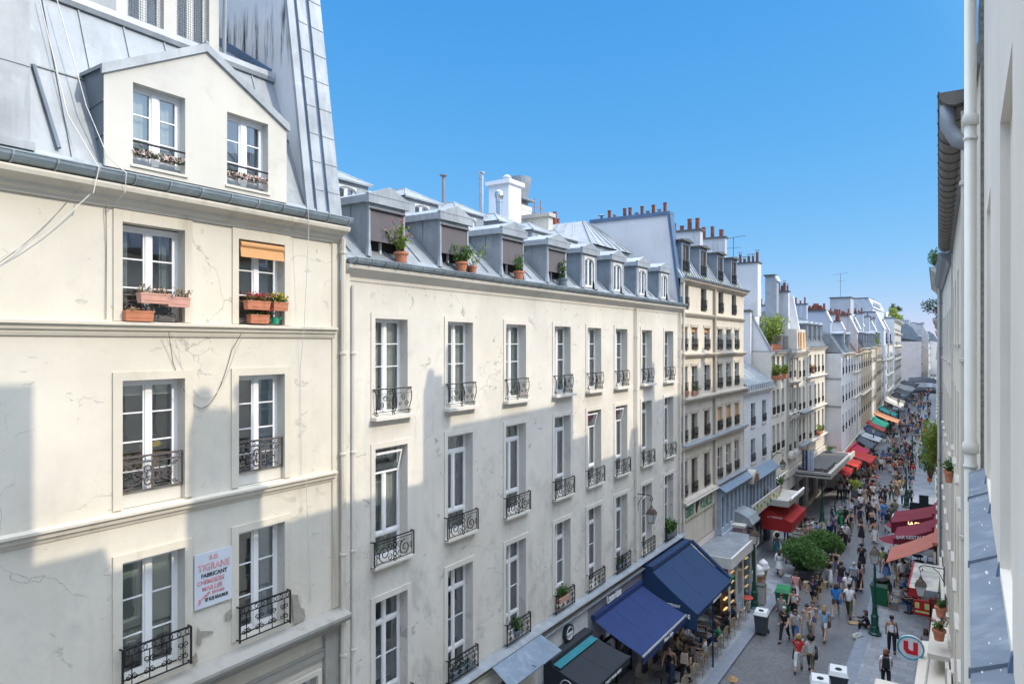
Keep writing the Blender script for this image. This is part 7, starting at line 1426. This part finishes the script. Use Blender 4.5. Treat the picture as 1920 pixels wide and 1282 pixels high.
def cloth_mesh(kind,pose):
    def f():
        J=dict(skel(pose)); g=lambda n,k:(RB_[n][0]+k,RB_[n][1]+k) if isinstance(RB_[n],tuple) else RB_[n]+k
        if kind in('tee','tank','long','shirt','loose'):
            k=.03 if kind=='loose' else .016; J['low']=J['pelvis']+Vector((0,0,.0 if kind!='loose' else -.10)); J['top']=J['neck']-Vector((0,0,.045)); names=['waist','low','chest','top','shL','shR']; rd={'waist':g('waist',k+.004),'low':(.135+k,.11+k),'chest':g('chest',k),'top':.066,'shL':.06+k*.7,'shR':.06+k*.7}; E=[('waist','low'),('waist','chest'),('chest','top')]
            if kind=='tank': names=names[:4]; rd['chest']=(.135,.112); rd['top']=(.085,.06)
            else:
                for s in 'LR':
                    t=.62 if kind in('tee','loose') else 1; J['m'+s]=J['sh'+s].lerp(J['el'+s],t); names.append('m'+s); rd['m'+s]=.052 if t<1 else .046; E+=[('chest','sh'+s),('sh'+s,'m'+s)]
                    if kind in('long','shirt'): J['c'+s]=J['el'+s].lerp(J['wr'+s],.85); names.append('c'+s); rd['c'+s]=.036; E.append(('m'+s,'c'+s))
            pts,ed,r=chain(J,names,rd,E); return skin_mesh('top',pts,ed,r)
        if kind in('trousers','wide','shorts','capri','jeans'):
            w={'wide':.05,'shorts':.025}.get(kind,.014); J['up']=J['pelvis']+Vector((0,0,.09)); names=['pelvis','up']; rd={'pelvis':(.135,.11),'up':(.122,.10)}; E=[('pelvis','up')]
            for s in 'LR':
                names+=['hip'+s,'k'+s]; rd['hip'+s]=.098+w*.3
                if kind=='shorts': J['k'+s]=J['hip'+s].lerp(J['kn'+s],.68); rd['k'+s]=.078+w*.3; E+=[('pelvis','hip'+s),('hip'+s,'k'+s)]
                else:
                    J['k'+s]=J['kn'+s]; rd['k'+s]=.058+w; J['b'+s]=J['kn'+s].lerp(J['an'+s],.55 if kind=='capri' else .93); names.append('b'+s); rd['b'+s]=.044+w; E+=[('pelvis','hip'+s),('hip'+s,'k'+s),('k'+s,'b'+s)]
            pts,ed,r=chain(J,names,rd,E); return skin_mesh('bottom',pts,ed,r)
        if kind in('skirt','long skirt','dress','long dress'):
            top=J['waist'] if 'dress' not in kind else J['chest']; lowz={'skirt':.52,'dress':.50,'long skirt':.22,'long dress':.20}[kind]; m=MB(); p=J['pelvis']; n=16
            if pose in('sit','ground'): prof=[(top,.12,.10),(p,.16,.14),(J['hipL'].lerp(J['hipR'],.5)+Vector((0,.15,.02)),.17,.11),(J['knL'].lerp(J['knR'],.5)+Vector((0,.02,-.02)),.15,.09)]
            else: prof=[(top,.12 if 'dress' not in kind else .15,.10),(J['waist'],.112,.095),(p,.155,.13),(Vector((0,0,(p.z+lowz)/2)),.19,.17),(Vector((0,0,lowz)),.22,.235)]
            if 'dress' in kind: prof=[(J['neck']-Vector((0,0,.07)),.10,.07)]+prof
            vs=[]
            for c,a,b in prof:
                for i in range(n): t=2*PI*i/n; vs.append((c.x+a*math.cos(t)*(1+.04*math.sin(5*t)),c.y+b*math.sin(t),c.z))
            fs=[(j*n+i,j*n+(i+1)%n,(j+1)*n+(i+1)%n,(j+1)*n+i) for j in range(len(prof)-1) for i in range(n)]; m.add(vs,fs); me=m.mesh('bottom',[None],True); return me
        h=J['head']
        if kind.startswith('hair'):
            m=MB(); st=kind[5:]; r=.108 if st!='afro' else .17
            prof=[(0,.115),(.05,.108),(.085,.08),(.10,.04),(.098,.0),(.088,-.03)] if st!='afro' else [(0,.20),(.09,.18),(.155,.10),(.17,.0),(.13,-.08),(.05,-.10)]
            n=14; vs=[]
            for rr_,z in prof:
                for i in range(n): t=2*PI*(i+.5)/n; fy=math.sin(t); zz=z+(.045 if fy>.5 and z<.06 else 0); vs.append((h.x+rr_*.92*math.cos(t),h.y-.012+rr_*1.05*fy,h.z+zz))
            fs=[(j*n+i,j*n+(i+1)%n,(j+1)*n+(i+1)%n,(j+1)*n+i) for j in range(len(prof)-1) for i in range(n)]; m.add(vs,fs)
            if st=='long': m.hexa([(h.x-.085,h.y-.12,h.z-.30),(h.x+.085,h.y-.12,h.z-.30),(h.x+.07,h.y-.07,h.z-.30),(h.x-.07,h.y-.07,h.z-.30)],[(h.x-.092,h.y-.11,h.z+.03),(h.x+.092,h.y-.11,h.z+.03),(h.x+.098,h.y+.0,h.z+.03),(h.x-.098,h.y+.0,h.z+.03)])
            if st=='mid': m.hexa([(h.x-.10,h.y-.11,h.z-.14),(h.x+.10,h.y-.11,h.z-.14),(h.x+.10,h.y+.0,h.z-.13),(h.x-.10,h.y+.0,h.z-.13)],[(h.x-.095,h.y-.11,h.z+.03),(h.x+.095,h.y-.11,h.z+.03),(h.x+.10,h.y+.02,h.z+.03),(h.x-.10,h.y+.02,h.z+.03)])
            if st=='bun': m.lathe([(0,-.05),(.045,-.03),(.055,0),(.04,.035),(0,.05)],(h.x,h.y-.09,h.z+.08),8,cap=False)
            if st=='hat': m.lathe([(.19,.03),(.19,.045),(.10,.05),(.095,.14),(.0,.15)],tuple(h),14)
            return m.mesh('hair',[None],True)
        if kind=='shoes':
            m=MB()
            for n_ in 'LR': a,t=J['an'+n_],J['to'+n_]; m.tube([a-Vector((0,.04,.035)),a+Vector((0,.02,-.03)),t+Vector((0,.0,.0)),t+Vector((0,.04,-.005))],[.042,.048,.042,.025],7)
            return m.mesh('shoes',[None],True)
        if kind=='backpack': c=J['chest']; m=MB(); m.hexa([(-.15,c.y-.26,c.z-.25),(.15,c.y-.26,c.z-.25),(.14,c.y-.11,c.z-.25),(-.14,c.y-.11,c.z-.25)],[(-.12,c.y-.22,c.z+.14),(.12,c.y-.22,c.z+.14),(.12,c.y-.10,c.z+.14),(-.12,c.y-.10,c.z+.14)]); [m.tube([(s*.10,c.y-.12,c.z+.12),(s*.10,c.y+.02,c.z+.155),(s*.11,c.y+.125,c.z+.04),(s*.12,c.y-.0,c.z-.15)],.017,5) for s in(-1,1)]; return m.mesh('backpack',[None])
        if kind=='bag': w=J['pelvis']; m=MB(); m.hexa([(.17,w.y-.14,w.z-.20),(.27,w.y-.14,w.z-.20),(.27,w.y+.14,w.z-.20),(.17,w.y+.14,w.z-.20)],[(.18,w.y-.12,w.z+.06),(.24,w.y-.12,w.z+.06),(.24,w.y+.12,w.z+.06),(.18,w.y+.12,w.z+.06)]); m.tube([(.20,w.y-.10,w.z+.06),(.165,w.y-.03,J['shR'].z+.06),(.20,w.y+.10,w.z+.06)],.012,4); return m.mesh('shoulder_bag',[None])
        if kind=='tote': w=J['wrL']; m=MB(); m.hexa([(w.x-.05,w.y-.16,w.z-.52),(w.x+.05,w.y-.16,w.z-.52),(w.x+.05,w.y+.16,w.z-.52),(w.x-.05,w.y+.16,w.z-.52)],[(w.x-.03,w.y-.17,w.z-.20),(w.x+.03,w.y-.17,w.z-.20),(w.x+.03,w.y+.17,w.z-.20),(w.x-.03,w.y+.17,w.z-.20)]); m.tube([(w.x,w.y-.09,w.z-.2),(w.x,w.y,w.z-.06),(w.x,w.y+.09,w.z-.2)],.012,4); return m.mesh('carried_bag',[None])
    return cached(('cl',kind,pose),f)
def setmat(o,mt):
    s=o.material_slots[0]; s.link='OBJECT'; s.material=mt; return o
LBL={}
def fig(x,y,rz,pose,top,bot,hair,skin=0,extra=(),h=1.70,label='',z=-.125,shoes='black',group=None):
    sc_=h/1.74; o=obj('person',body_mesh(pose),None,(x,y,z),None,rz,(sc_*1.1,sc_*1.1,sc_)); setmat(o,SKINS[skin]); tag(o,label,'person',group or 'people in the street')
    def ch(kind,mt,name=None):
        c=obj(name or cloth_mesh(kind,pose).name,cloth_mesh(kind,pose),o); setmat(c,mt); return c
    nm={'tee':'t_shirt','tank':'tank_top','long':'long_sleeved_top','shirt':'shirt','loose':'loose_shirt'}
    if top: ch(top[0],cmat(top[1]),nm[top[0]])
    if bot: ch(bot[0],cmat(bot[1]),{'wide':'wide_trousers','capri':'cropped_trousers'}.get(bot[0],bot[0].replace(' ','_')))
    ch('hair '+hair[0],HAIRS[hair[1]],'hair'); ch('shoes',cmat(shoes),'shoes')
    for e in extra: ch(e[0],cmat(e[1]))
    return o
PSd,C_,S_=math.atan(853/1280),math.cos(math.atan(853/1280)),math.sin(math.atan(853/1280))
def gp(px,py,z=-.13):
    """street position under a point of the photograph"""
    a=(px-960)/1280; b=(645-py)/1280; r=(a*C_-S_,a*S_+C_,b); t=(z-14)/r[2]; return r[0]*t,r[1]*t
def words(top,bot,hair,extra,face,pose):
    n={'tee':'t-shirt','tank':'tank top','long':'long sleeved top','shirt':'shirt','loose':'loose shirt'}; b={'wide':'wide trousers','capri':'cropped trousers'}
    hw={'short':'short','long':'long','mid':'shoulder length','afro':'curly','bun':'tied up','hat':'hat over'}[hair[0]]
    s='person, %s %s hair,'%(hw,{'red':'auburn'}.get(hair[1],hair[1])) if hair[0]!='hat' else 'person in a straw hat,'
    if top: s+=' %s %s'%(top[1],n[top[0]])
    if bot: s+=', %s %s'%(bot[1],b.get(bot[0],bot[0])) if top else ' %s %s'%(bot[1],bot[0])
    if extra: s+=', %s %s'%(extra[0][1],extra[0][0])
    return s
NEAR=[ # foot x, foot y in the photograph, facing (f towards us, b away), pose, top, bottom, hair, skin, extras, height, hint
(1457,1047,'b','walk',None,('dress','teal'),('afro','dark'),2,(('bag','white'),),1.66,''),(1480,1055,'b','walk2',None,('dress','white'),('afro','dark'),2,(),1.70,''),(1461,1079,'b','walk',('long','white'),('skirt','white'),('long','brown'),0,(),1.66,''),
(1474,1012,'f','stand',('tee','white'),('jeans','denim'),('short','dark'),1,(),1.74,'by the red awning'),(1554,1095,'f','walk',('tank','black'),('wide','white'),('mid','brown'),0,(),1.72,''),(1568,1078,'f','walk2',('tank','black'),('jeans','denim'),('long','dark'),0,(),1.64,''),(1577,1106,'b','walk',('tee','black'),('skirt','purple'),('short','dark'),0,(('backpack','black'),),1.66,''),
(1601,1110,'b','walk2',('tee','sky blue'),('shorts','denim'),('short','grey'),0,(('backpack','grey'),),1.75,''),(1589,1130,'b','walk',('tee','white'),('shorts','beige'),('short','dark'),1,(),1.70,''),(1592,1157,'b','stride',('loose','white'),('trousers','olive'),('short','dark'),2,(('bag','cream'),),1.80,''),
(1567,1154,'b','walk2',('loose','bright blue'),('shorts','brown'),('mid','brown'),0,(('bag','bright blue'),),1.70,''),(1525,1138,'f','stride',('tee','navy'),('shorts','black'),('short','dark'),1,(),1.78,''),(1534,1131,'f','walk',('tee','black'),('shorts','brown'),('short','dark'),0,(),1.78,''),(1492,1126,'b','walk',('tee','pink'),('trousers','white'),('bun','brown'),0,(('bag','burgundy'),),1.62,''),
(1489,1160,'f','walk',('tank','white'),('trousers','black'),('long','dark'),0,(('bag','black'),),1.66,''),(1471,1202,'f','walk2',('tee','black'),('trousers','black'),('short','grey'),0,(),1.72,'older man'),(1491,1203,'f','walk',('tee','pale grey'),('jeans','denim'),('mid','brown'),0,(),1.62,''),(1513,1196,'f','walk2',('tank','cream'),('wide','patterned grey'),('bun','dark'),0,(('bag','cream'),),1.70,''),
(1524,1188,'f','walk',('tank','white'),('shorts','denim'),('bun','brown'),0,(),1.68,''),(1545,1199,'b','stride',('loose','sky blue'),('shorts','white'),('long','blond'),0,(('bag','brown'),),1.70,''),(1497,1258,'b','walk2',('tee','red'),('capri','white'),('mid','blond'),0,(('tote','black'),),1.64,''),(1520,1262,'b','walk',('tee','pale grey'),('capri','olive'),('afro','dark'),0,(('bag','black'),),1.66,''),
(1465,1172,'f','stand',('shirt','patterned grey'),('trousers','grey'),('short','brown'),0,(),1.60,''),(1672,1224,'b','stand',('tank','white'),('trousers','black'),('short','dark'),1,(('bag','black'),),1.70,''),(1692,1102,'b','stride',('tee','white'),('shorts','black'),('short','brown'),0,(),1.76,''),(1662,1092,'b','walk',('tank','black'),('skirt','denim'),('long','dark'),0,(),1.72,''),
(1674,1070,'b','walk2',('tee','pale grey'),('shorts','khaki'),('mid','blond'),0,(),1.72,''),(1655,1076,'b','walk',('tee','lime'),('shorts','grey'),('short','brown'),0,(),1.70,''),(1677,1058,'f','stand',None,('long dress','black'),('long','dark'),1,(),1.78,''),(1616,1070,'b','walk2',('tee','black'),('skirt','black'),('short','dark'),1,(),1.74,''),
(1611,1106,'b','walk',('tank','orange'),('long skirt','black'),('long','dark'),0,(),1.68,''),(1615,1019,'b','walk2',None,('dress','black'),('mid','brown'),0,(),1.72,''),(1641,1017,'b','walk',('tank','beige'),('long skirt','white'),('short','dark'),1,(('tote','cream'),),1.70,''),(1596,1001,'f','stride',('tank','black'),('trousers','khaki'),('short','brown'),0,(),1.82,''),
(1585,1025,'f','walk',('shirt','white'),('trousers','black'),('short','dark'),0,(('tote','brown'),),1.80,''),(1577,1032,'f','walk2',('long','black'),('wide','navy'),('long','brown'),0,(),1.64,''),(1575,990,'f','walk',('long','green'),('wide','green'),('short','grey'),0,(),1.74,''),(1585,990,'f','walk2',('long','black'),('trousers','black'),('short','dark'),2,(('bag','cream'),),1.76,''),
(1563,1006,'b','stand',('tee','purple'),('jeans','navy'),('short','dark'),1,(),1.6,'with the buggy'),(1613,990,'b','walk',('tank','cream'),('shorts','khaki'),('short','dark'),1,(('backpack','navy'),),1.74,''),(1635,995,'b','walk2',('tank','pink'),('long skirt','black'),('short','dark'),0,(('bag','white'),),1.70,''),(1629,981,'b','walk',('long','black'),('wide','black'),('short','dark'),2,(),1.74,''),
(1638,972,'b','walk2',('tee','white'),('trousers','burgundy'),('hat','grey'),1,(),1.74,''),(1650,977,'b','walk',('tank','white'),('shorts','sky blue'),('short','red'),0,(),1.68,''),(1657,980,'b','stride',('tee','bright blue'),('wide','bright blue'),('short','red'),0,(),1.80,''),(1663,998,'b','walk',('tee','navy'),('jeans','grey'),('short','brown'),0,(('backpack','black'),),1.76,''),
(1672,989,'b','walk2',('long','dark green'),('trousers','black'),('short','dark'),1,(),1.82,''),(1678,977,'b','walk',('loose','khaki'),('shorts','olive'),('short','brown'),0,(),1.80,''),(1606,968,'b','walk2',('tee','grey'),('jeans','navy'),('short','dark'),1,(),1.74,''),(1598,963,'f','walk',('tank','black'),('skirt','white'),('mid','dark'),1,(),1.70,''),(1614,963,'b','walk',('tee','white'),('shorts','navy'),('short','dark'),0,(),1.7,''),
(1612,941,'b','walk2',('tee','white'),('shorts','black'),('short','dark'),1,(),1.40,'child-sized'),(1621,946,'b','walk',('tank','beige'),('long skirt','beige'),('mid','brown'),0,(),1.74,''),(1628,944,'b','walk2',('long','brown'),('trousers','black'),('long','dark'),0,(),1.68,''),(1636,941,'b','walk',('tee','pale grey'),('shorts','black'),('short','brown'),0,(),1.74,''),(1637,923,'f','stride',('tank','black'),('shorts','khaki'),('short','grey'),0,(('backpack','blue'),),1.74,''),
(1659,946,'b','walk',('tee','black'),('jeans','black'),('short','dark'),1,(),1.74,''),(1651,947,'b','walk2',('tee','navy'),('shorts','black'),('short','red'),0,(),1.62,''),(1672,939,'b','walk',('tee','dark green'),('trousers','dark green'),('short','dark'),0,(),1.84,''),(1683,927,'b','walk2',('long','yellow'),('wide','beige'),('long','dark'),1,(),1.70,''),(1686,918,'b','stride',('tee','black'),('trousers','black'),('short','dark'),1,(),1.78,''),
(1680,928,'b','walk',('tank','beige'),('trousers','brown'),('bun','brown'),0,(),1.70,''),(1694,948,'b','walk',('tee','white'),('jeans','denim'),('short','brown'),0,(),1.80,''),(1706,951,'b','walk2',('tee','dark green'),('jeans','navy'),('short','dark'),0,(),1.84,''),(1708,919,'b','walk',('shirt','navy'),('trousers','grey'),('short','dark'),1,(),1.76,''),(1697,925,'b','walk',('tank','khaki'),('shorts','black'),('mid','brown'),1,(),1.64,''),
(1574,937,'b','walk2',('long','pale grey'),('trousers','black'),('short','dark'),2,(),1.76,''),(1580,934,'b','walk',('tee','red'),('jeans','black'),('mid','dark'),1,(),1.66,''),(1589,936,'b','walk2',('tee','pale grey'),('trousers','black'),('long','dark'),2,(),1.70,''),(1630,903,'f','walk',('tank','beige'),('shorts','olive'),('short','brown'),0,(),1.74,''),(1679,899,'b','walk',('tee','black'),('skirt','beige'),('short','dark'),1,(),1.66,''),
(1701,888,'b','walk2',('tee','white'),('trousers','black'),('short','dark'),0,(),1.80,''),(1709,886,'b','walk',('tee','black'),('trousers','black'),('short','dark'),1,(),1.78,''),(1692,882,'b','walk',('tee','navy'),('trousers','navy'),('short','brown'),0,(),1.78,''),(1686,881,'b','walk2',('tee','black'),('jeans','grey'),('short','dark'),0,(),1.74,''),(1679,885,'b','walk',None,('long dress','black'),('long','dark'),1,(),1.74,''),
(1667,879,'b','walk2',('tee','pink'),('shorts','brown'),('short','brown'),0,(),1.72,''),(1657,878,'f','walk',('tank','pink'),('long skirt','white'),('short','red'),0,(),1.70,''),(1652,885,'b','walk',('tee','white'),('trousers','black'),('short','dark'),0,(),1.72,''),(1645,878,'b','walk2',('tee','beige'),('skirt','navy'),('mid','dark'),1,(),1.66,''),(1628,871,'b','walk',('tee','grey'),('jeans','denim'),('short','brown'),0,(),1.7,''),(1634,870,'b','stand',('tank','white'),('long skirt','white'),('short','dark'),1,(),1.66,'')]
seen={}
def uniq(lb,alt):
    k=lb
    for a in alt:
        if k not in seen: break
        k=lb+', '+a
    w=k.split()
    seen[k]=seen.get(k,0)+1; assert len(w)<17,k
    return k
rr=random.Random(77)
for i,(px,py,fc,pose,top,bot,hair,sk,ex,h,hint) in enumerate(NEAR):
    left=gp(px,py)[0]<-8.6; z=.0 if left else (-.055 if gp(px,py)[0]>kr(gp(px,py)[1]) else -.13); x,y=gp(px,py,z)
    lb=words(top,bot,hair,ex,fc,pose)
    if hint: lb=hint+' '+lb if hint in('older man','child-sized') else lb+' '+hint
    lb=lb.replace('older man person','older man')
    fig(x,y,(rr.uniform(-.15,.15)+.05) if fc=='b' else PI+rr.uniform(-.15,.15),pose,top,bot,hair,sk,ex,h,uniq(lb,['walking away','in the middle of the crowd']),z,shoes=rr.choice(('black','white','brown')))
# by the head position, feet out of sight
for hx,hy,top,bot,hair,ex,fc,lb,z,hh in((1661,1221,('tee','white'),('jeans','black'),('mid','red'),(('backpack','black'),),'b','person in white t-shirt with black backpack above the pale canopy at the bottom',-.05,1.66),(1736,1182,('tee','grey'),('jeans','navy'),('mid','brown'),(),'b','brown haired person half hidden behind the round letter sign canopy',-.05,1.66),
   (1375,1272,('tee','cream'),('shorts','beige'),('hat','blond'),(),'f','person in a straw hat at the very bottom edge of the roadway',-.13,1.72)):
    x,y=gp(hx,hy,z+hh*.93); fig(x,y,.1 if fc=='b' else PI,'walk',top,bot,hair,0,ex,hh,lb,z)
for px,py,top,bot,hair,ex,fc,pose,lb in((1256,1281,('tank','black'),('wide','navy'),('bun','brown'),(),'f','walk','person in black tank top and wide navy trousers by the cane chairs'),(1285,1284,('tee','black'),('jeans','black'),('long','brown'),(('backpack','beige'),),'b','walk2','person in black with a tan round backpack beside the cane chairs'),(1412,1075,('loose','sky blue'),('jeans','denim'),('short','dark'),(('backpack','burgundy'),),'b','stand','person in pale blue shirt with dark red backpack by the ice cream figures')):
    x,y=gp(px,py,0); fig(x,y,.1 if fc=='b' else PI+.1,pose,top,bot,hair,0,ex,1.70,lb,0)
fig(-4.05,37.9,PI*.55,'ground',('long','black'),('trousers','black'),('mid','brown'),0,(),1.7,'person in black sitting on the ground against the right lamp post',-.12)
# seated guests
i=0
for x,y,rz,top,bot,hair,sk,lb in ((-9.5,29.5,PI/2+.3,('tee','white'),('shorts','beige'),('short','brown'),0,'seated guest in white t-shirt with their back to the road under the navy awning'),(-9.45,31.2,PI/2,('tee','green'),('jeans','navy'),('short','red'),0,'seated guest in a bright green top at the navy awning terrace'),(-10.6,28.9,-PI/2,('long','beige'),('wide','beige'),('mid','brown'),0,'seated guest in beige facing the road beneath the navy awning corner'),
  (-10.8,29.9,-PI/2,('tank','brown'),('shorts','cream'),('short','dark'),1,'seated guest in brown tank top beside the one in beige'),(-9.5,32.8,PI/2,('long','black'),('trousers','black'),('mid','dark'),0,'seated guest in black long sleeves next to the green one'),(-9.5,34.0,PI/2,('tee','navy'),('jeans','navy'),('short','dark'),0,'seated guest in navy at the far end of the navy awning'),(-10.7,31.4,-PI/2,('tee','black'),('jeans','denim'),('short','brown'),0,'seated guest in black t-shirt facing the green one'),
  (-9.9,36.2,.3,('long','burgundy'),('capri','white'),('mid','dark'),1,'seated guest in burgundy at the coral red table'),(-10.2,36.7,-PI/2,('tank','beige'),('shorts','beige'),('short','brown'),0,'seated guest in beige leaning on the coral red table'),(-9.6,40.1,PI/2,('tank','white'),('jeans','denim'),('short','red'),0,'seated guest in white tank top beyond the left lamp post'),
  (-9.4,51.9,PI/2,('tee','pink'),('shorts','grey'),('short','grey'),0,'seated grey haired guest in pink near the menu board'),(-9.4,53.8,PI/2,('tee','white'),('shorts','beige'),('short','dark'),0,'seated guest in white t-shirt near the menu board'),(-8.9,52.6,PI/2,('tee','bright blue'),('shorts','black'),('short','dark'),0,'seated guest in bright blue behind the big bush'),(-10.2,55.2,-PI/2,('long','black'),('jeans','black'),('short','dark'),1,'seated guest in black near the menu board'),
  (-2.9,43.6,-PI/2,('tee','bright blue'),('shorts','beige'),('short','brown'),0,'seated guest in bright blue under the salmon awning edge'),(-2.0,43.0,PI/2,('tee','pale grey'),('jeans','denim'),('mid','dark'),1,'seated guest in pale grey with dark hair on the bar terrace'),(-3.1,46.2,-PI/2,('shirt','sky blue'),('jeans','navy'),('short','dark'),1,'seated guest in pale blue shirt below the nearer parasol'),(-2.0,44.6,PI/2,('tee','navy'),('jeans','grey'),('short','dark'),0,'seated guest in navy on the bar terrace'),(-2.9,41.3,-PI/2,('tee','grey'),('jeans','denim'),('short','dark'),0,'seated guest in grey at the near end of the bar terrace')):
    fig(x,y,rz,'sit',top,bot,hair,sk,(),1.70,lb,0 if x<-8 else -.05,group='seated guests')
tops=[(t,c) for t in('tee','tank','long','shirt') for c in('white','black','navy','red','grey','blue','beige','pink','pale grey','orange','green','sky blue')]; bots=[(t,c) for t in('trousers','shorts','jeans','skirt') for c in('black','navy','denim','beige','white','grey','olive')]
hairs=[(a,c) for a in('short','long','mid','bun') for c in('dark','brown','blond','grey')]
def crowd(n,ya,yb,place_txt,xa=None,xb=None,sitp=0,bright=0):
    k=0
    while k<n:
        y=rr.uniform(ya,yb); x0=(lx(y)+3.0) if xa is None else lx(y)+xa; x1=(rx(y)-1.3) if xb is None else lx(y)+xb; x=rr.uniform(x0,x1); top=rr.choice(tops[:36] if rr.random()<.7 else tops); bot=rr.choice(bots); hair=rr.choice(hairs); s=rr.random()<sitp
        lb=words(top,bot,hair,(),'b','walk')+(' seated ' if s else ' ')+place_txt
        if lb in seen: continue
        seen[lb]=1; z=0 if x<kl(y)-.5 else(-.055 if x>kr(y) else -.13)
        fig(x,y,(rr.choice((0,0,0,PI))+rr.uniform(-.3,.3)) if not s else rr.choice((PI/2,-PI/2)),rr.choice(('walk','walk2','stand','stride')) if not s else 'sit',top,bot,hair,rr.choice((0,0,1,1,2)),(),rr.uniform(1.58,1.82),lb,z,group='distant crowd'); k+=1
crowd(14,75,88,'under red awnings',.9,2.6,.75)
crowd(34,80,112,'before second sun strip'); crowd(36,112,145,'among the far crowd'); crowd(46,145,230,'in the farthest crowd'); crowd(22,90,135,'beside the far awnings',1.0,3.2,.4)
crowd(9,60,80,'by the steel canopy',1.2,2.8,.4)
o=thing('pushchair','dark folding buggy beside the person in purple behind the bushes','pushchair',(*gp(1556,1006),-.13)); m=MB()
for s in(-.2,.2):
    for y in(-.3,.3): m.lathe([(0,0),(.0,0)],(0,0,0),3) if 0 else m.tube([(s-.02,y,.1),(s+.02,y,.1)],.1,10)
m.build('wheel',M_DARK,o); m=MB(); m.tube([(-.2,-.3,.1),(-.2,.1,.55),(-.2,-.45,1.0)],.015,5); m.tube([(.2,-.3,.1),(.2,.1,.55),(.2,-.45,1.0)],.015,5); m.tube([(-.2,-.45,1.0),(.2,-.45,1.0)],.015,5); m.build('frame',M_IRON,o); m=MB(); m.hexa([(-.19,-.1,.35),(.19,-.1,.35),(.19,.25,.3),(-.19,.25,.3)],[(-.19,-.3,.85),(.19,-.3,.85),(.19,.0,.8),(-.19,.0,.8)]); m.build('seat',NAVY,o)
